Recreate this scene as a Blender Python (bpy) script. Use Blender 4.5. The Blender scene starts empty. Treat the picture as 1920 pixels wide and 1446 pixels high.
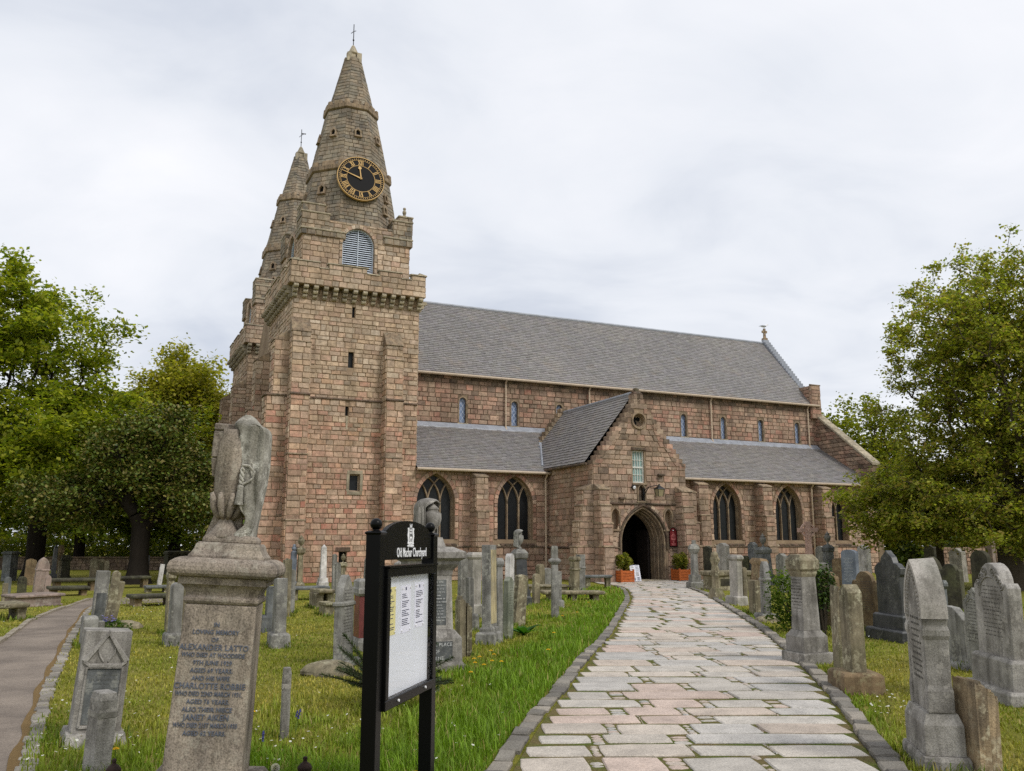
import bpy, bmesh, math, random
import numpy as np
from mathutils import Vector, Matrix
from mathutils.geometry import tessellate_polygon
sc = bpy.context.scene
R = math.radians
PI = math.pi

# ------------------------------------------------------------------ camera
cam = bpy.data.cameras.new('camera'); camo = bpy.data.objects.new('camera', cam)
sc.collection.objects.link(camo); sc.camera = camo
cam.sensor_width = 36.0; cam.lens = 1650 / 1920 * 36
cam.clip_start = 0.05; cam.clip_end = 2000
camo.location = (0, 0, 1.6); camo.rotation_euler = (R(90 + 10.27), 0, 0)
CAM = Vector((0, 0, 1.6))

# ------------------------------------------------------------------ world: overcast sky
SUN_AZ = Vector((0.80, -0.60, 0)).normalized(); SUN_EL = R(46)
world = bpy.data.worlds.new('World'); sc.world = world; world.use_nodes = True
wt = world.node_tree; wt.nodes.clear()
def wn(t, **kw):
    n = wt.nodes.new(t)
    for k, v in kw.items(): setattr(n, k, v)
    return n
sky = wn('ShaderNodeTexSky', sky_type='NISHITA', sun_disc=False)
sky.sun_elevation = SUN_EL; sky.sun_rotation = math.atan2(SUN_AZ.x, SUN_AZ.y)
sky.air_density = 1.0; sky.dust_density = 2.0
tc = wn('ShaderNodeTexCoord'); sep = wn('ShaderNodeSeparateXYZ')
wt.links.new(tc.outputs['Generated'], sep.inputs[0])
def wm(op, a, b=None):
    n = wn('ShaderNodeMath', operation=op)
    for i, s in enumerate((a, b)):
        if s is None: continue
        if isinstance(s, (int, float)): n.inputs[i].default_value = s
        else: wt.links.new(s, n.inputs[i])
    return n.outputs[0]
zc = wm('ADD', wm('MAXIMUM', sep.outputs[2], 0.0), 0.22)
comb = wn('ShaderNodeCombineXYZ')
wt.links.new(wm('DIVIDE', sep.outputs[0], zc), comb.inputs[0])
wt.links.new(wm('DIVIDE', sep.outputs[1], zc), comb.inputs[1])
def wnoise(scale, detail, rough, dist, off):
    mp = wn('ShaderNodeMapping'); mp.inputs['Location'].default_value = off
    mp.inputs['Scale'].default_value = (0.9, 1.1, 1)
    wt.links.new(comb.outputs[0], mp.inputs['Vector'])
    n = wn('ShaderNodeTexNoise'); n.inputs['Scale'].default_value = scale; n.inputs['Detail'].default_value = detail
    n.inputs['Roughness'].default_value = rough; n.inputs['Distortion'].default_value = dist
    wt.links.new(mp.outputs[0], n.inputs['Vector']); return n.outputs[0]
n1 = wnoise(0.85, 5, 0.5, 0.35, (3.1, 1.7, 0)); n2 = wnoise(2.3, 7, 0.55, 0.6, (0.4, 5.2, 0))
cl = wm('ADD', wm('MULTIPLY', n1, 0.68), wm('MULTIPLY', n2, 0.32))
ramp = wn('ShaderNodeValToRGB'); wt.links.new(cl, ramp.inputs[0])
e = ramp.color_ramp.elements
e[0].position = 0.34; e[0].color = (0.54, 0.58, 0.66, 1)
e[1].position = 0.62; e[1].color = (0.84, 0.845, 0.875, 1)
m_ = e.new(0.47); m_.color = (0.715, 0.74, 0.79, 1)
vs = wn('ShaderNodeVectorMath', operation='SCALE'); vs.inputs['Scale'].default_value = 10.0
wt.links.new(ramp.outputs[0], vs.inputs[0])
mx = wn('ShaderNodeMix', data_type='RGBA'); mx.inputs['Factor'].default_value = 0.95
wt.links.new(sky.outputs[0], mx.inputs[6]); wt.links.new(vs.outputs[0], mx.inputs[7])
bg = wn('ShaderNodeBackground'); bg.inputs['Strength'].default_value = 0.1
wt.links.new(mx.outputs[2], bg.inputs['Color'])
wo = wn('ShaderNodeOutputWorld'); wt.links.new(bg.outputs[0], wo.inputs[0])

# ------------------------------------------------------------------ sun behind thin cloud
sl = bpy.data.lights.new('sun', 'SUN'); sl.energy = 1.5; sl.angle = R(14); sl.color = (1.0, 0.965, 0.9)
so = bpy.data.objects.new('sun', sl); sc.collection.objects.link(so)
sd = Vector((SUN_AZ.x * math.cos(SUN_EL), SUN_AZ.y * math.cos(SUN_EL), math.sin(SUN_EL)))
so.rotation_euler = sd.to_track_quat('Z', 'Y').to_euler(); so.location = sd * 80

sc.view_settings.view_transform = 'Standard'; sc.view_settings.look = 'None'
sc.view_settings.gamma = 1.0; sc.view_settings.exposure = 0.27; sc.view_settings.use_curve_mapping = False
sc.render.engine = 'CYCLES'; sc.cycles.max_bounces = 6; sc.cycles.diffuse_bounces = 3
sc.cycles.use_denoising = False

# ------------------------------------------------------------------ helpers
def C(r, g, b, k=1.0):
    f = lambda c: (c / 255 / 12.92 if c / 255 <= 0.04045 else ((c / 255 + 0.055) / 1.055) ** 2.4) * k
    return (f(r), f(g), f(b))
def vary(c, r, lo, hi):
    k = r.uniform(lo, hi); return tuple(min(.85, x * k) for x in c)
def link(o, parent=None):
    sc.collection.objects.link(o)
    if parent is not None: o.parent = parent
    return o
def tag(o, label=None, cat=None, group=None, kind=None):
    if label: o['label'] = label
    if cat: o['category'] = cat
    if group: o['group'] = group
    if kind: o['kind'] = kind
    return o
def empty(name, loc=(0, 0, 0), rz=0.0, lean=0.0, back=0.0):
    o = bpy.data.objects.new(name, None); o.empty_display_size = 0.3
    o.rotation_mode = 'ZYX'; o.location = loc; o.rotation_euler = (R(back), R(lean), rz)
    return link(o)
class MB:
    def __init__(s): s.v = []; s.f = []; s.c = []
    def add(s, vs, fs, col=None):
        n = len(s.v); s.v += [tuple(p) for p in vs]; s.f += [[i + n for i in f] for f in fs]
        s.c += [col if col is not None else (1, 1, 1)] * len(vs); return s
    def box(s, x0, y0, z0, x1, y1, z1, col=None):
        return s.add([(x0,y0,z0),(x1,y0,z0),(x1,y1,z0),(x0,y1,z0),(x0,y0,z1),(x1,y0,z1),(x1,y1,z1),(x0,y1,z1)],
                     [(3,2,1,0),(4,5,6,7),(0,1,5,4),(1,2,6,5),(2,3,7,6),(3,0,4,7)], col)
    def hexa(s, b, t, col=None):
        return s.add(list(b) + list(t), [(3,2,1,0),(4,5,6,7),(0,1,5,4),(1,2,6,5),(2,3,7,6),(3,0,4,7)], col)
    def prism(s, poly, fn, d0, d1, col=None):
        n = len(poly); vs = [fn(a, b, d0) for a, b in poly] + [fn(a, b, d1) for a, b in poly]
        tri = tessellate_polygon([[Vector((a, b, 0)) for a, b in poly]])
        fs = [list(t)[::-1] for t in tri] + [[i + n for i in t] for t in tri]
        fs += [(i, (i + 1) % n, (i + 1) % n + n, i + n) for i in range(n)]
        return s.add(vs, fs, col)
    def rings(s, rings, close=True, cap0=True, cap1=True, col=None):
        n = len(rings[0]); vs = [p for r in rings for p in r]; fs = []
        for k in range(len(rings) - 1):
            for i in range(n if close else n - 1):
                j = (i + 1) % n
                fs.append((k*n+i, k*n+j, (k+1)*n+j, (k+1)*n+i))
        if cap0: fs.append(list(range(n))[::-1])
        if cap1: fs.append([(len(rings)-1)*n + i for i in range(n)])
        return s.add(vs, fs, col)
    def lathe(s, prof, n=20, c=(0,0,0), sx=1.0, sy=1.0, rot=0.0, col=None):
        return s.rings([[(c[0]+r*sx*math.cos(2*PI*i/n+rot), c[1]+r*sy*math.sin(2*PI*i/n+rot), c[2]+z) for i in range(n)] for r, z in prof], col=col)
    def rect(s, prof, c=(0,0,0), col=None):
        return s.rings([[(c[0]-w/2,c[1]-t/2,c[2]+z),(c[0]+w/2,c[1]-t/2,c[2]+z),(c[0]+w/2,c[1]+t/2,c[2]+z),(c[0]-w/2,c[1]+t/2,c[2]+z)] for w, t, z in prof], col=col)
    def tube(s, pts, r, n=8, col=None):
        pts = [Vector(p) for p in pts]; rr = r if isinstance(r, (list, tuple)) else [r] * len(pts); rg = []
        for i, p in enumerate(pts):
            d = (pts[min(i+1, len(pts)-1)] - pts[max(i-1, 0)]).normalized()
            a = d.orthogonal().normalized() if i == 0 else (pa - d * pa.dot(d)).normalized()
            pa = a; b = d.cross(a)
            rg.append([tuple(p + (a*math.cos(2*PI*k/n) + b*math.sin(2*PI*k/n))*rr[i]) for k in range(n)])
        return s.rings(rg, col=col)
    def sphere(s, c, r, n=12, m=8, col=None):
        return s.lathe([(max(1e-4, r*math.sin(PI*i/m)), -r*math.cos(PI*i/m)) for i in range(m+1)], n, c, col=col)
    def build(s, name, mat, parent=None, smooth=False, bevel=0.0, bseg=1, col=False):
        me = bpy.data.meshes.new(name); me.from_pydata(s.v, [], s.f)
        if col:
            a = me.attributes.new('col', 'FLOAT_COLOR', 'POINT')
            arr = np.ones((len(s.v), 4), np.float32); arr[:, :3] = np.array(s.c, np.float32).reshape(-1, 3)
            a.data.foreach_set('color', arr.ravel())
        if bevel > 0:
            bm = bmesh.new(); bm.from_mesh(me); bmesh.ops.recalc_face_normals(bm, faces=bm.faces)
            ed = [e for e in bm.edges if len(e.link_faces) == 2 and e.calc_face_angle(0) > 0.45]
            bmesh.ops.bevel(bm, geom=ed, offset=bevel, segments=bseg, affect='EDGES', clamp_overlap=True, profile=0.6)
            bm.to_mesh(me); bm.free()
        if smooth: me.shade_smooth()
        me.materials.append(mat); me.update()
        return link(bpy.data.objects.new(name, me), parent)
def inst(o, parent, loc, rz=0.0, scale=None, name=None):
    c = o.copy(); c.parent = parent; c.location = loc; c.rotation_euler = (0, 0, rz)
    if scale: c.scale = scale
    sc.collection.objects.link(c); return c
def raw_mesh(name, verts, faces_flat, nper, mat, cols=None, parent=None, smooth=False):
    """numpy mesh: verts (n,3), faces (m,nper)"""
    me = bpy.data.meshes.new(name); n = len(verts); m = len(faces_flat)
    me.vertices.add(n); me.vertices.foreach_set('co', np.ascontiguousarray(verts, np.float32).ravel())
    me.loops.add(m * nper); me.loops.foreach_set('vertex_index', np.ascontiguousarray(faces_flat, np.int32).ravel())
    me.polygons.add(m); me.polygons.foreach_set('loop_start', np.arange(0, m * nper, nper, dtype=np.int32))
    if cols is not None:
        a = me.attributes.new('col', 'FLOAT_COLOR', 'POINT')
        c4 = np.ones((n, 4), np.float32); c4[:, :3] = cols; a.data.foreach_set('color', c4.ravel())
    me.materials.append(mat); me.update(calc_edges=True); me.validate()
    if smooth: me.shade_smooth()
    return link(bpy.data.objects.new(name, me), parent)
def text(name, body, size, mat, parent, loc, rot, extrude=0.002, align='CENTER', bold=0.0, sx=1.0):
    cu = bpy.data.curves.new(name, 'FONT'); cu.body = body; cu.size = size; cu.align_x = align; cu.align_y = 'CENTER'
    cu.space_character = 1.06; cu.extrude = extrude; cu.offset = bold; cu.resolution_u = 3
    cu.materials.append(mat); o = bpy.data.objects.new(name, cu); o.location = loc; o.rotation_euler = rot; o.scale = (sx, 1, 1)
    return link(o, parent)

# ------------------------------------------------------------------ materials
class NT:
    def __init__(s, name):
        s.m = bpy.data.materials.new(name); s.m.use_nodes = True; s.t = s.m.node_tree; s.t.nodes.clear()
        s.out = s.t.nodes.new('ShaderNodeOutputMaterial')
    def n(s, t, ins=None, **kw):
        nd = s.t.nodes.new(t)
        for k, v in kw.items(): setattr(nd, k, v)
        for k, v in (ins or {}).items(): s.set(nd.inputs[k], v)
        return nd
    def set(s, sock, v):
        if isinstance(v, bpy.types.NodeSocket): s.t.links.new(v, sock)
        elif isinstance(v, (tuple, list)) and sock.type == 'RGBA' and len(v) == 3: sock.default_value = (*v, 1)
        else: sock.default_value = v
    def math(s, op, a, b=0.0, c=None):
        nd = s.n('ShaderNodeMath', {0: a, 1: b}, operation=op)
        return nd.outputs[0]
    def mix(s, f, a, b, mode='MIX'):
        nd = s.n('ShaderNodeMix', data_type='RGBA', blend_type=mode)
        s.set(nd.inputs['Factor'], f); s.set(nd.inputs[6], a); s.set(nd.inputs[7], b); return nd.outputs[2]
    def coords(s, kind='Object', rnd=True, scale=(1, 1, 1)):
        v = s.n('ShaderNodeTexCoord').outputs[kind]
        mp = s.n('ShaderNodeMapping', {'Vector': v, 'Scale': scale})
        if rnd:
            r = s.n('ShaderNodeObjectInfo').outputs['Random']; r = s.math('MULTIPLY', r, 37.0)
            s.t.links.new(s.n('ShaderNodeCombineXYZ', {0: r, 1: r, 2: r}).outputs[0], mp.inputs['Location'])
        return mp.outputs[0]
    def noise(s, vec, scale, detail=4, rough=0.55, dist=0.0):
        return s.n('ShaderNodeTexNoise', {'Vector': vec, 'Scale': scale, 'Detail': detail, 'Roughness': rough, 'Distortion': dist}).outputs[0]
    def ramp(s, f, stops):
        nd = s.n('ShaderNodeValToRGB', {0: f}); el = nd.color_ramp.elements
        while len(el) < len(stops): el.new(0.5)
        for e, (p, c) in zip(el, stops):
            e.position = p; e.color = (c, c, c, 1) if isinstance(c, (int, float)) else (*c, 1)
        return nd.outputs[0]
    def principled(s, color, rough=0.85, bump=None, bstr=0.3, bdist=0.01, metallic=0.0, spec=0.3):
        p = s.n('ShaderNodeBsdfPrincipled', {'Base Color': color, 'Roughness': rough, 'Metallic': metallic})
        p.inputs['Specular IOR Level'].default_value = spec
        if bump is not None:
            b = s.n('ShaderNodeBump', {'Height': bump, 'Strength': bstr, 'Distance': bdist})
            s.t.links.new(b.outputs[0], p.inputs['Normal'])
        s.t.links.new(p.outputs[0], s.out.inputs[0]); return s.m
def plain(name, c, rough=0.6, metallic=0.0, spec=0.4, var=0.12, sc_=6.0):
    t = NT(name); v = t.coords(); f = t.noise(v, sc_, 5)
    col = t.mix(t.ramp(f, [(0.3, 0.0), (0.7, 1.0)]), tuple(x * (1 - var) for x in c), tuple(min(1, x * (1 + var)) for x in c))
    return t.principled(col, rough, f, 0.08, 0.005, metallic, spec)
def wallstone(name):
    """dressed wall stone: own colour from the mesh, weathering and tooling on top"""
    t = NT(name); v = t.coords(rnd=False)
    a = t.n('ShaderNodeAttribute', attribute_name='col').outputs['Color']
    f1 = t.noise(v, 7.0, 6, 0.65); f2 = t.noise(v, 0.55, 4, 0.6); f3 = t.noise(v, 28.0, 3, 0.6)
    sm = t.ramp(t.noise(v, 1.7, 6, 0.7), [(0.44, 0.0), (0.64, 0.7)]); a = t.mix(sm, a, t.mix(t.noise(v, 0.5, 3), C(150, 130, 110), C(176, 156, 132)))
    col = t.mix(1.0, a, t.ramp(f1, [(0.25, 0.72), (0.5, 1.0), (0.75, 1.22)]), 'MULTIPLY')
    grime = t.ramp(f2, [(0.46, 0.0), (0.68, 0.6)])
    vs = t.coords(rnd=False, scale=(1.6, 1.6, 0.16)); st = t.ramp(t.noise(vs, 1.1, 5, 0.65), [(0.5, 0.0), (0.7, 0.7)])
    col = t.mix(grime, col, t.mix(1.0, col, (0.55, 0.53, 0.5), 'MULTIPLY'))
    col = t.mix(st, col, t.mix(1.0, col, (0.5, 0.5, 0.49), 'MULTIPLY'))
    mot = t.noise(v, 4.2, 7, 0.75); col = t.mix(1.0, col, t.ramp(mot, [(0.3, 0.66), (0.5, 1.0), (0.7, 1.24)]), 'MULTIPLY')
    dk = t.ramp(t.noise(v, 10.0, 5, 0.7), [(0.6, 0.0), (0.7, 0.5)]); col = t.mix(dk, col, C(72, 64, 54))
    sp = t.ramp(f3, [(0.64, 0.0), (0.71, 0.8)]); lf = t.ramp(t.noise(v, 1.3, 3), [(0.5, 0.0), (0.62, 1.0)])
    col = t.mix(t.math('MULTIPLY', sp, lf), col, C(186, 182, 160))
    bm = t.math('ADD', t.math('MULTIPLY', f1, 0.7), t.math('MULTIPLY', f3, 0.3))
    return t.principled(col, 0.92, bm, 0.55, 0.03, spec=0.15)
def mortar(name, c1, c2):
    t = NT(name); v = t.coords(rnd=False); f = t.noise(v, 1.2, 5, 0.6)
    return t.principled(t.mix(t.ramp(f, [(0.35, 0.0), (0.65, 1.0)]), c1, c2), 0.95, t.noise(v, 30, 3), 0.4, 0.01, spec=0.1)
def gravestone_mat(name, c1, c2, speck=0.35, lich=None, lamt=0.5, streak=0.4, rough=0.85, green=0.13, spec=0.25, bstr=0.4):
    t = NT(name); v = t.coords()
    rnd = t.n('ShaderNodeObjectInfo').outputs['Random']
    f1 = t.noise(v, 3.2, 5, 0.6); f2 = t.noise(v, 95.0, 2, 0.5); f3 = t.noise(v, 14.0, 6, 0.7)
    c1 = tuple(x*1.28 for x in c1); c2 = tuple(x*1.12 for x in c2)
    col = t.mix(t.ramp(f1, [(0.35, 0.0), (0.62, 1.0)]), c1, c2)
    col = t.mix(1.0, col, t.ramp(f2, [(0.3, 1 - speck), (0.5, 1.0), (0.7, 1 + speck * 0.7)]), 'MULTIPLY')
    vs = t.coords(scale=(5, 5, 0.5)); st = t.ramp(t.noise(vs, 1.6, 6, 0.7), [(0.46, 0.0), (0.66, min(1, streak*1.5))])
    col = t.mix(st, col, t.mix(1.0, col, (0.36, 0.35, 0.33), 'MULTIPLY'))
    gf = t.ramp(t.noise(v, 1.9, 4, 0.6), [(0.5, 0.0), (0.7, green)])
    col = t.mix(gf, col, C(98, 100, 66))
    if lich:
        lf = t.ramp(f3, [(0.5, 0.0), (0.6, 1.0)]); lm = t.ramp(t.noise(v, 2.6, 3), [(0.42, 0.0), (0.6, lamt)])
        col = t.mix(t.math('MULTIPLY', lf, lm), col, lich)
    hv = t.n('ShaderNodeHueSaturation', {'Color': col, 'Value': t.math('ADD', t.math('MULTIPLY', rnd, 0.3), 0.85)}).outputs[0]
    return t.principled(hv, rough, t.math('ADD', t.math('MULTIPLY', f3, 0.7), t.math('MULTIPLY', f2, 0.3)), bstr, 0.012, spec=spec)
def leafmat(name, trans=0.3, rough=0.6):
    t = NT(name); a = t.n('ShaderNodeAttribute', attribute_name='col').outputs['Color']
    d = t.n('ShaderNodeBsdfPrincipled', {'Base Color': a, 'Roughness': rough}); d.inputs['Specular IOR Level'].default_value = 0.25
    tr = t.n('ShaderNodeBsdfTranslucent', {'Color': t.mix(1.0, a, (1.25, 1.35, 0.6), 'MULTIPLY')})
    m = t.n('ShaderNodeMixShader', {0: trans}); t.t.links.new(d.outputs[0], m.inputs[1]); t.t.links.new(tr.outputs[0], m.inputs[2])
    t.t.links.new(m.outputs[0], t.out.inputs[0]); return t.m
def bark(name, c1, c2):
    t = NT(name); v = t.coords(rnd=False, scale=(1, 1, 0.25)); f = t.noise(v, 9, 6, 0.7)
    return t.principled(t.mix(f, c1, c2), 0.95, f, 0.8, 0.03, spec=0.1)

M = {}
M['wall'] = wallstone('dressed_stone')
M['mortar'] = mortar('lime_mortar', C(136, 116, 96), C(164, 144, 120))
M['mortar_dark'] = mortar('dark_mortar', C(100, 86, 72), C(140, 122, 100))
M['dressing'] = gravestone_mat('weathered_dressing', C(150, 130, 106), C(120, 104, 88), 0.12, C(176, 170, 148), 0.4, 0.5, 0.9, 0.2)
M['dressing_dark'] = gravestone_mat('dark_string_course', C(104, 84, 72), C(78, 68, 58), 0.12, C(150, 146, 122), 0.3, 0.5, 0.9, 0.3)
M['coping'] = gravestone_mat('pale_coping', C(166, 154, 132), C(134, 124, 106), 0.12, C(188, 184, 166), 0.5, 0.3, 0.9, 0.15)
def slatemat(name, c1, c2, c3):
    t = NT(name); v = t.coords(rnd=False)
    a = t.n('ShaderNodeAttribute', attribute_name='col').outputs['Color']
    big = t.noise(v, 0.22, 4, 0.6)
    col = t.mix(t.ramp(big, [(0.42, 0.0), (0.62, 1.0)]), c1, c2)
    col = t.mix(t.ramp(t.noise(v, 0.9, 5, 0.65), [(0.55, 0.0), (0.75, 0.7)]), col, c3)
    col = t.mix(1.0, col, a, 'MULTIPLY')
    return t.principled(col, 0.62, t.noise(v, 22, 4), 0.25, 0.01, spec=0.4)
M['slate'] = slatemat('roof_slate', C(131, 128, 126), C(137, 133, 129), C(143, 132, 120))
M['lead'] = plain('roof_lead', C(144, 148, 156), 0.5, 0.0, 0.5, 0.2, 3.0)
M['gutter'] = plain('cast_gutter', C(178, 160, 138), 0.5, 0.0, 0.4, 0.12)
M['pipe'] = plain('downpipe_paint', C(190, 170, 146), 0.5, 0.0, 0.4, 0.15)
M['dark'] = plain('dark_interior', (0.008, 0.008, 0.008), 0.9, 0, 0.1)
def glassmat(name, c, lead, scale, rough=0.25):
    t = NT(name); v = t.coords(rnd=False)
    sx = t.n('ShaderNodeSeparateXYZ', {0: v}); x, z = t.math('ADD', sx.outputs[0], sx.outputs[1]), sx.outputs[2]
    def tri(val): return t.math('ABSOLUTE', t.math('SUBTRACT', t.math('FRACT', val), 0.5))
    a = t.math('MULTIPLY', t.math('ADD', x, t.math('MULTIPLY', z, 0.62)), scale); b = t.math('MULTIPLY', t.math('SUBTRACT', x, t.math('MULTIPLY', z, 0.62)), scale)
    mn = t.math('MAXIMUM', tri(a), tri(b)); ln = t.ramp(mn, [(0.40, 0.0), (0.46, 1.0)])
    f = t.noise(v, 7.0, 4); base = t.mix(t.ramp(f, [(0.35, 0.0), (0.7, 1.0)]), c, tuple(q * 2.2 for q in c))
    return t.principled(t.mix(ln, base, lead), rough, f, 0.35, 0.02, spec=0.3)
M['glass'] = glassmat('dark_leaded_glass', (0.004, 0.005, 0.006), (0.014, 0.015, 0.016), 8.0, 0.4)
M['lancet'] = glassmat('pale_leaded_glass', C(92, 106, 130), C(176, 184, 200), 5.0)
M['sash'] = plain('sash_glass', C(146, 172, 168), 0.15, 0, 0.6, 0.25, 2.5)
M['white'] = plain('white_paint', C(214, 214, 206), 0.5)
M['louvre'] = plain('pale_blue_louvre', C(196, 204, 214), 0.5)
M['clockblack'] = plain('clock_black', C(14, 12, 13), 0.6, spec=0.15)
M['gold'] = plain('gilt', C(186, 150, 88), 0.5, 0.1, 0.4)
M['iron'] = plain('black_iron', (0.012, 0.012, 0.013), 0.45, 0.2, 0.5)
M['rust'] = plain('rusted_iron', C(58, 44, 38), 0.8, 0.2, 0.3, 0.4, 20)
M['blackpaint'] = plain('satin_black_paint', (0.003, 0.003, 0.0032), 0.34, 0, 0.14)
M['signwhite'] = plain('white_lettering', C(238, 238, 240), 0.5, var=0.02)
M['paperback'] = plain('notice_board_backing', C(226, 229, 236), 0.5, var=0.04, sc_=2)
M['paper'] = plain('white_paper', C(232, 232, 244), 0.8, var=0.03)
M['paperyellow'] = plain('yellow_paper', C(224, 214, 150), 0.8, var=0.03)
M['ink'] = plain('print_ink', C(70, 72, 92), 0.9)
M['red'] = plain('dark_red_board', C(110, 22, 30), 0.5)
M['redtext'] = plain('pale_red_lettering', C(206, 120, 118), 0.7)
M['wood'] = plain('orange_stained_wood', C(176, 92, 40), 0.6, 0, 0.4, 0.25, 9)
M['doorwood'] = plain('dark_oak', C(34, 26, 22), 0.7)
M['lamp'] = plain('lantern_glass', C(150, 140, 110), 0.2, 0, 0.6)
M['soil'] = plain('soil', C(60, 50, 38), 0.95, var=0.3)
G_ = gravestone_mat
LW = C(188, 186, 172)
M['g_grey'] = G_('grey_granite', C(132, 130, 125), C(106, 104, 99), 0.3, LW, 0.45, 0.5)
M['g_granite'] = G_('speckled_granite', C(146, 142, 136), C(112, 108, 102), 0.32, C(196, 190, 180), 0.4, 0.45, bstr=0.6)
M['g_slate'] = G_('slate_stone', C(104, 106, 106), C(80, 82, 82), 0.15, LW, 0.3, 0.4)
M['g_dark'] = G_('black_granite', C(62, 62, 62), C(44, 45, 46), 0.25, LW, 0.12, 0.3, 0.4, 0.1, 0.5, 0.1)
M['g_brown'] = G_('brown_sandstone', C(128, 108, 82), C(100, 84, 64), 0.2, C(164, 156, 120), 0.5, 0.5)
M['g_lichen'] = G_('lichen_covered_stone', C(132, 122, 100), C(106, 98, 80), 0.25, C(186, 180, 152), 0.8, 0.6, green=0.4)
M['g_tan'] = G_('flaking_buff_stone', C(176, 154, 122), C(124, 110, 92), 0.25, C(206, 196, 166), 0.7, 0.5, green=0.1, bstr=0.8)
M['g_moss'] = G_('mossy_dark_stone', C(70, 66, 54), C(52, 50, 42), 0.2, C(110, 112, 84), 0.5, 0.5, green=0.5)
M['g_pinkgrey'] = G_('pinkish_granite', C(146, 128, 118), C(122, 108, 100), 0.3, LW, 0.35, 0.4)
M['g_pink'] = G_('pink_granite', C(198, 164, 150), C(172, 142, 130), 0.3, C(216, 204, 196), 0.5, 0.2, green=0.05)
M['g_light'] = G_('pale_granite', C(160, 154, 146), C(132, 128, 120), 0.25, LW, 0.4, 0.4)
M['g_white'] = G_('white_marble', C(204, 200, 196), C(168, 164, 160), 0.08, C(120, 118, 112), 0.5, 0.5, green=0.1)
M['g_blue'] = G_('blue_grey_granite', C(106, 112, 122), C(88, 94, 104), 0.2, None, 0, 0.2, 0.5, 0.05)
M['g_red'] = G_('red_polished_granite', C(112, 58, 54), C(88, 46, 44), 0.3, None, 0, 0.2, 0.35, 0.0, 0.5, 0.1)
M['g_greenish'] = G_('green_stained_stone', C(120, 122, 108), C(96, 100, 86), 0.2, LW, 0.4, 0.5, green=0.5)
M['g_buff'] = G_('buff_panel', C(168, 154, 118), C(140, 130, 104), 0.25, LW, 0.3, 0.5)
M['g_ink'] = plain('inscription_shadow', C(82, 79, 73), 0.9)
M['leadletter'] = plain('lead_lettering', C(96, 102, 116), 0.55, 0.1, 0.4, 0.3, 30)
M['letterwhite'] = plain('worn_white_lettering', C(190, 190, 188), 0.8, var=0.2)
M['bark'] = bark('grey_bark', C(54, 46, 38), C(92, 84, 72))
M['barkdark'] = bark('dark_bark', C(26, 23, 20), C(50, 44, 38))
M['leaf'] = leafmat('broad_leaf', 0.5)
M['darkleaf'] = leafmat('evergreen_and_shaded_leaf', 0.12, 0.45)
M['grass'] = leafmat('grass_blade', 0.25)
M['petal'] = leafmat('flower_petal', 0.2)

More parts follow.
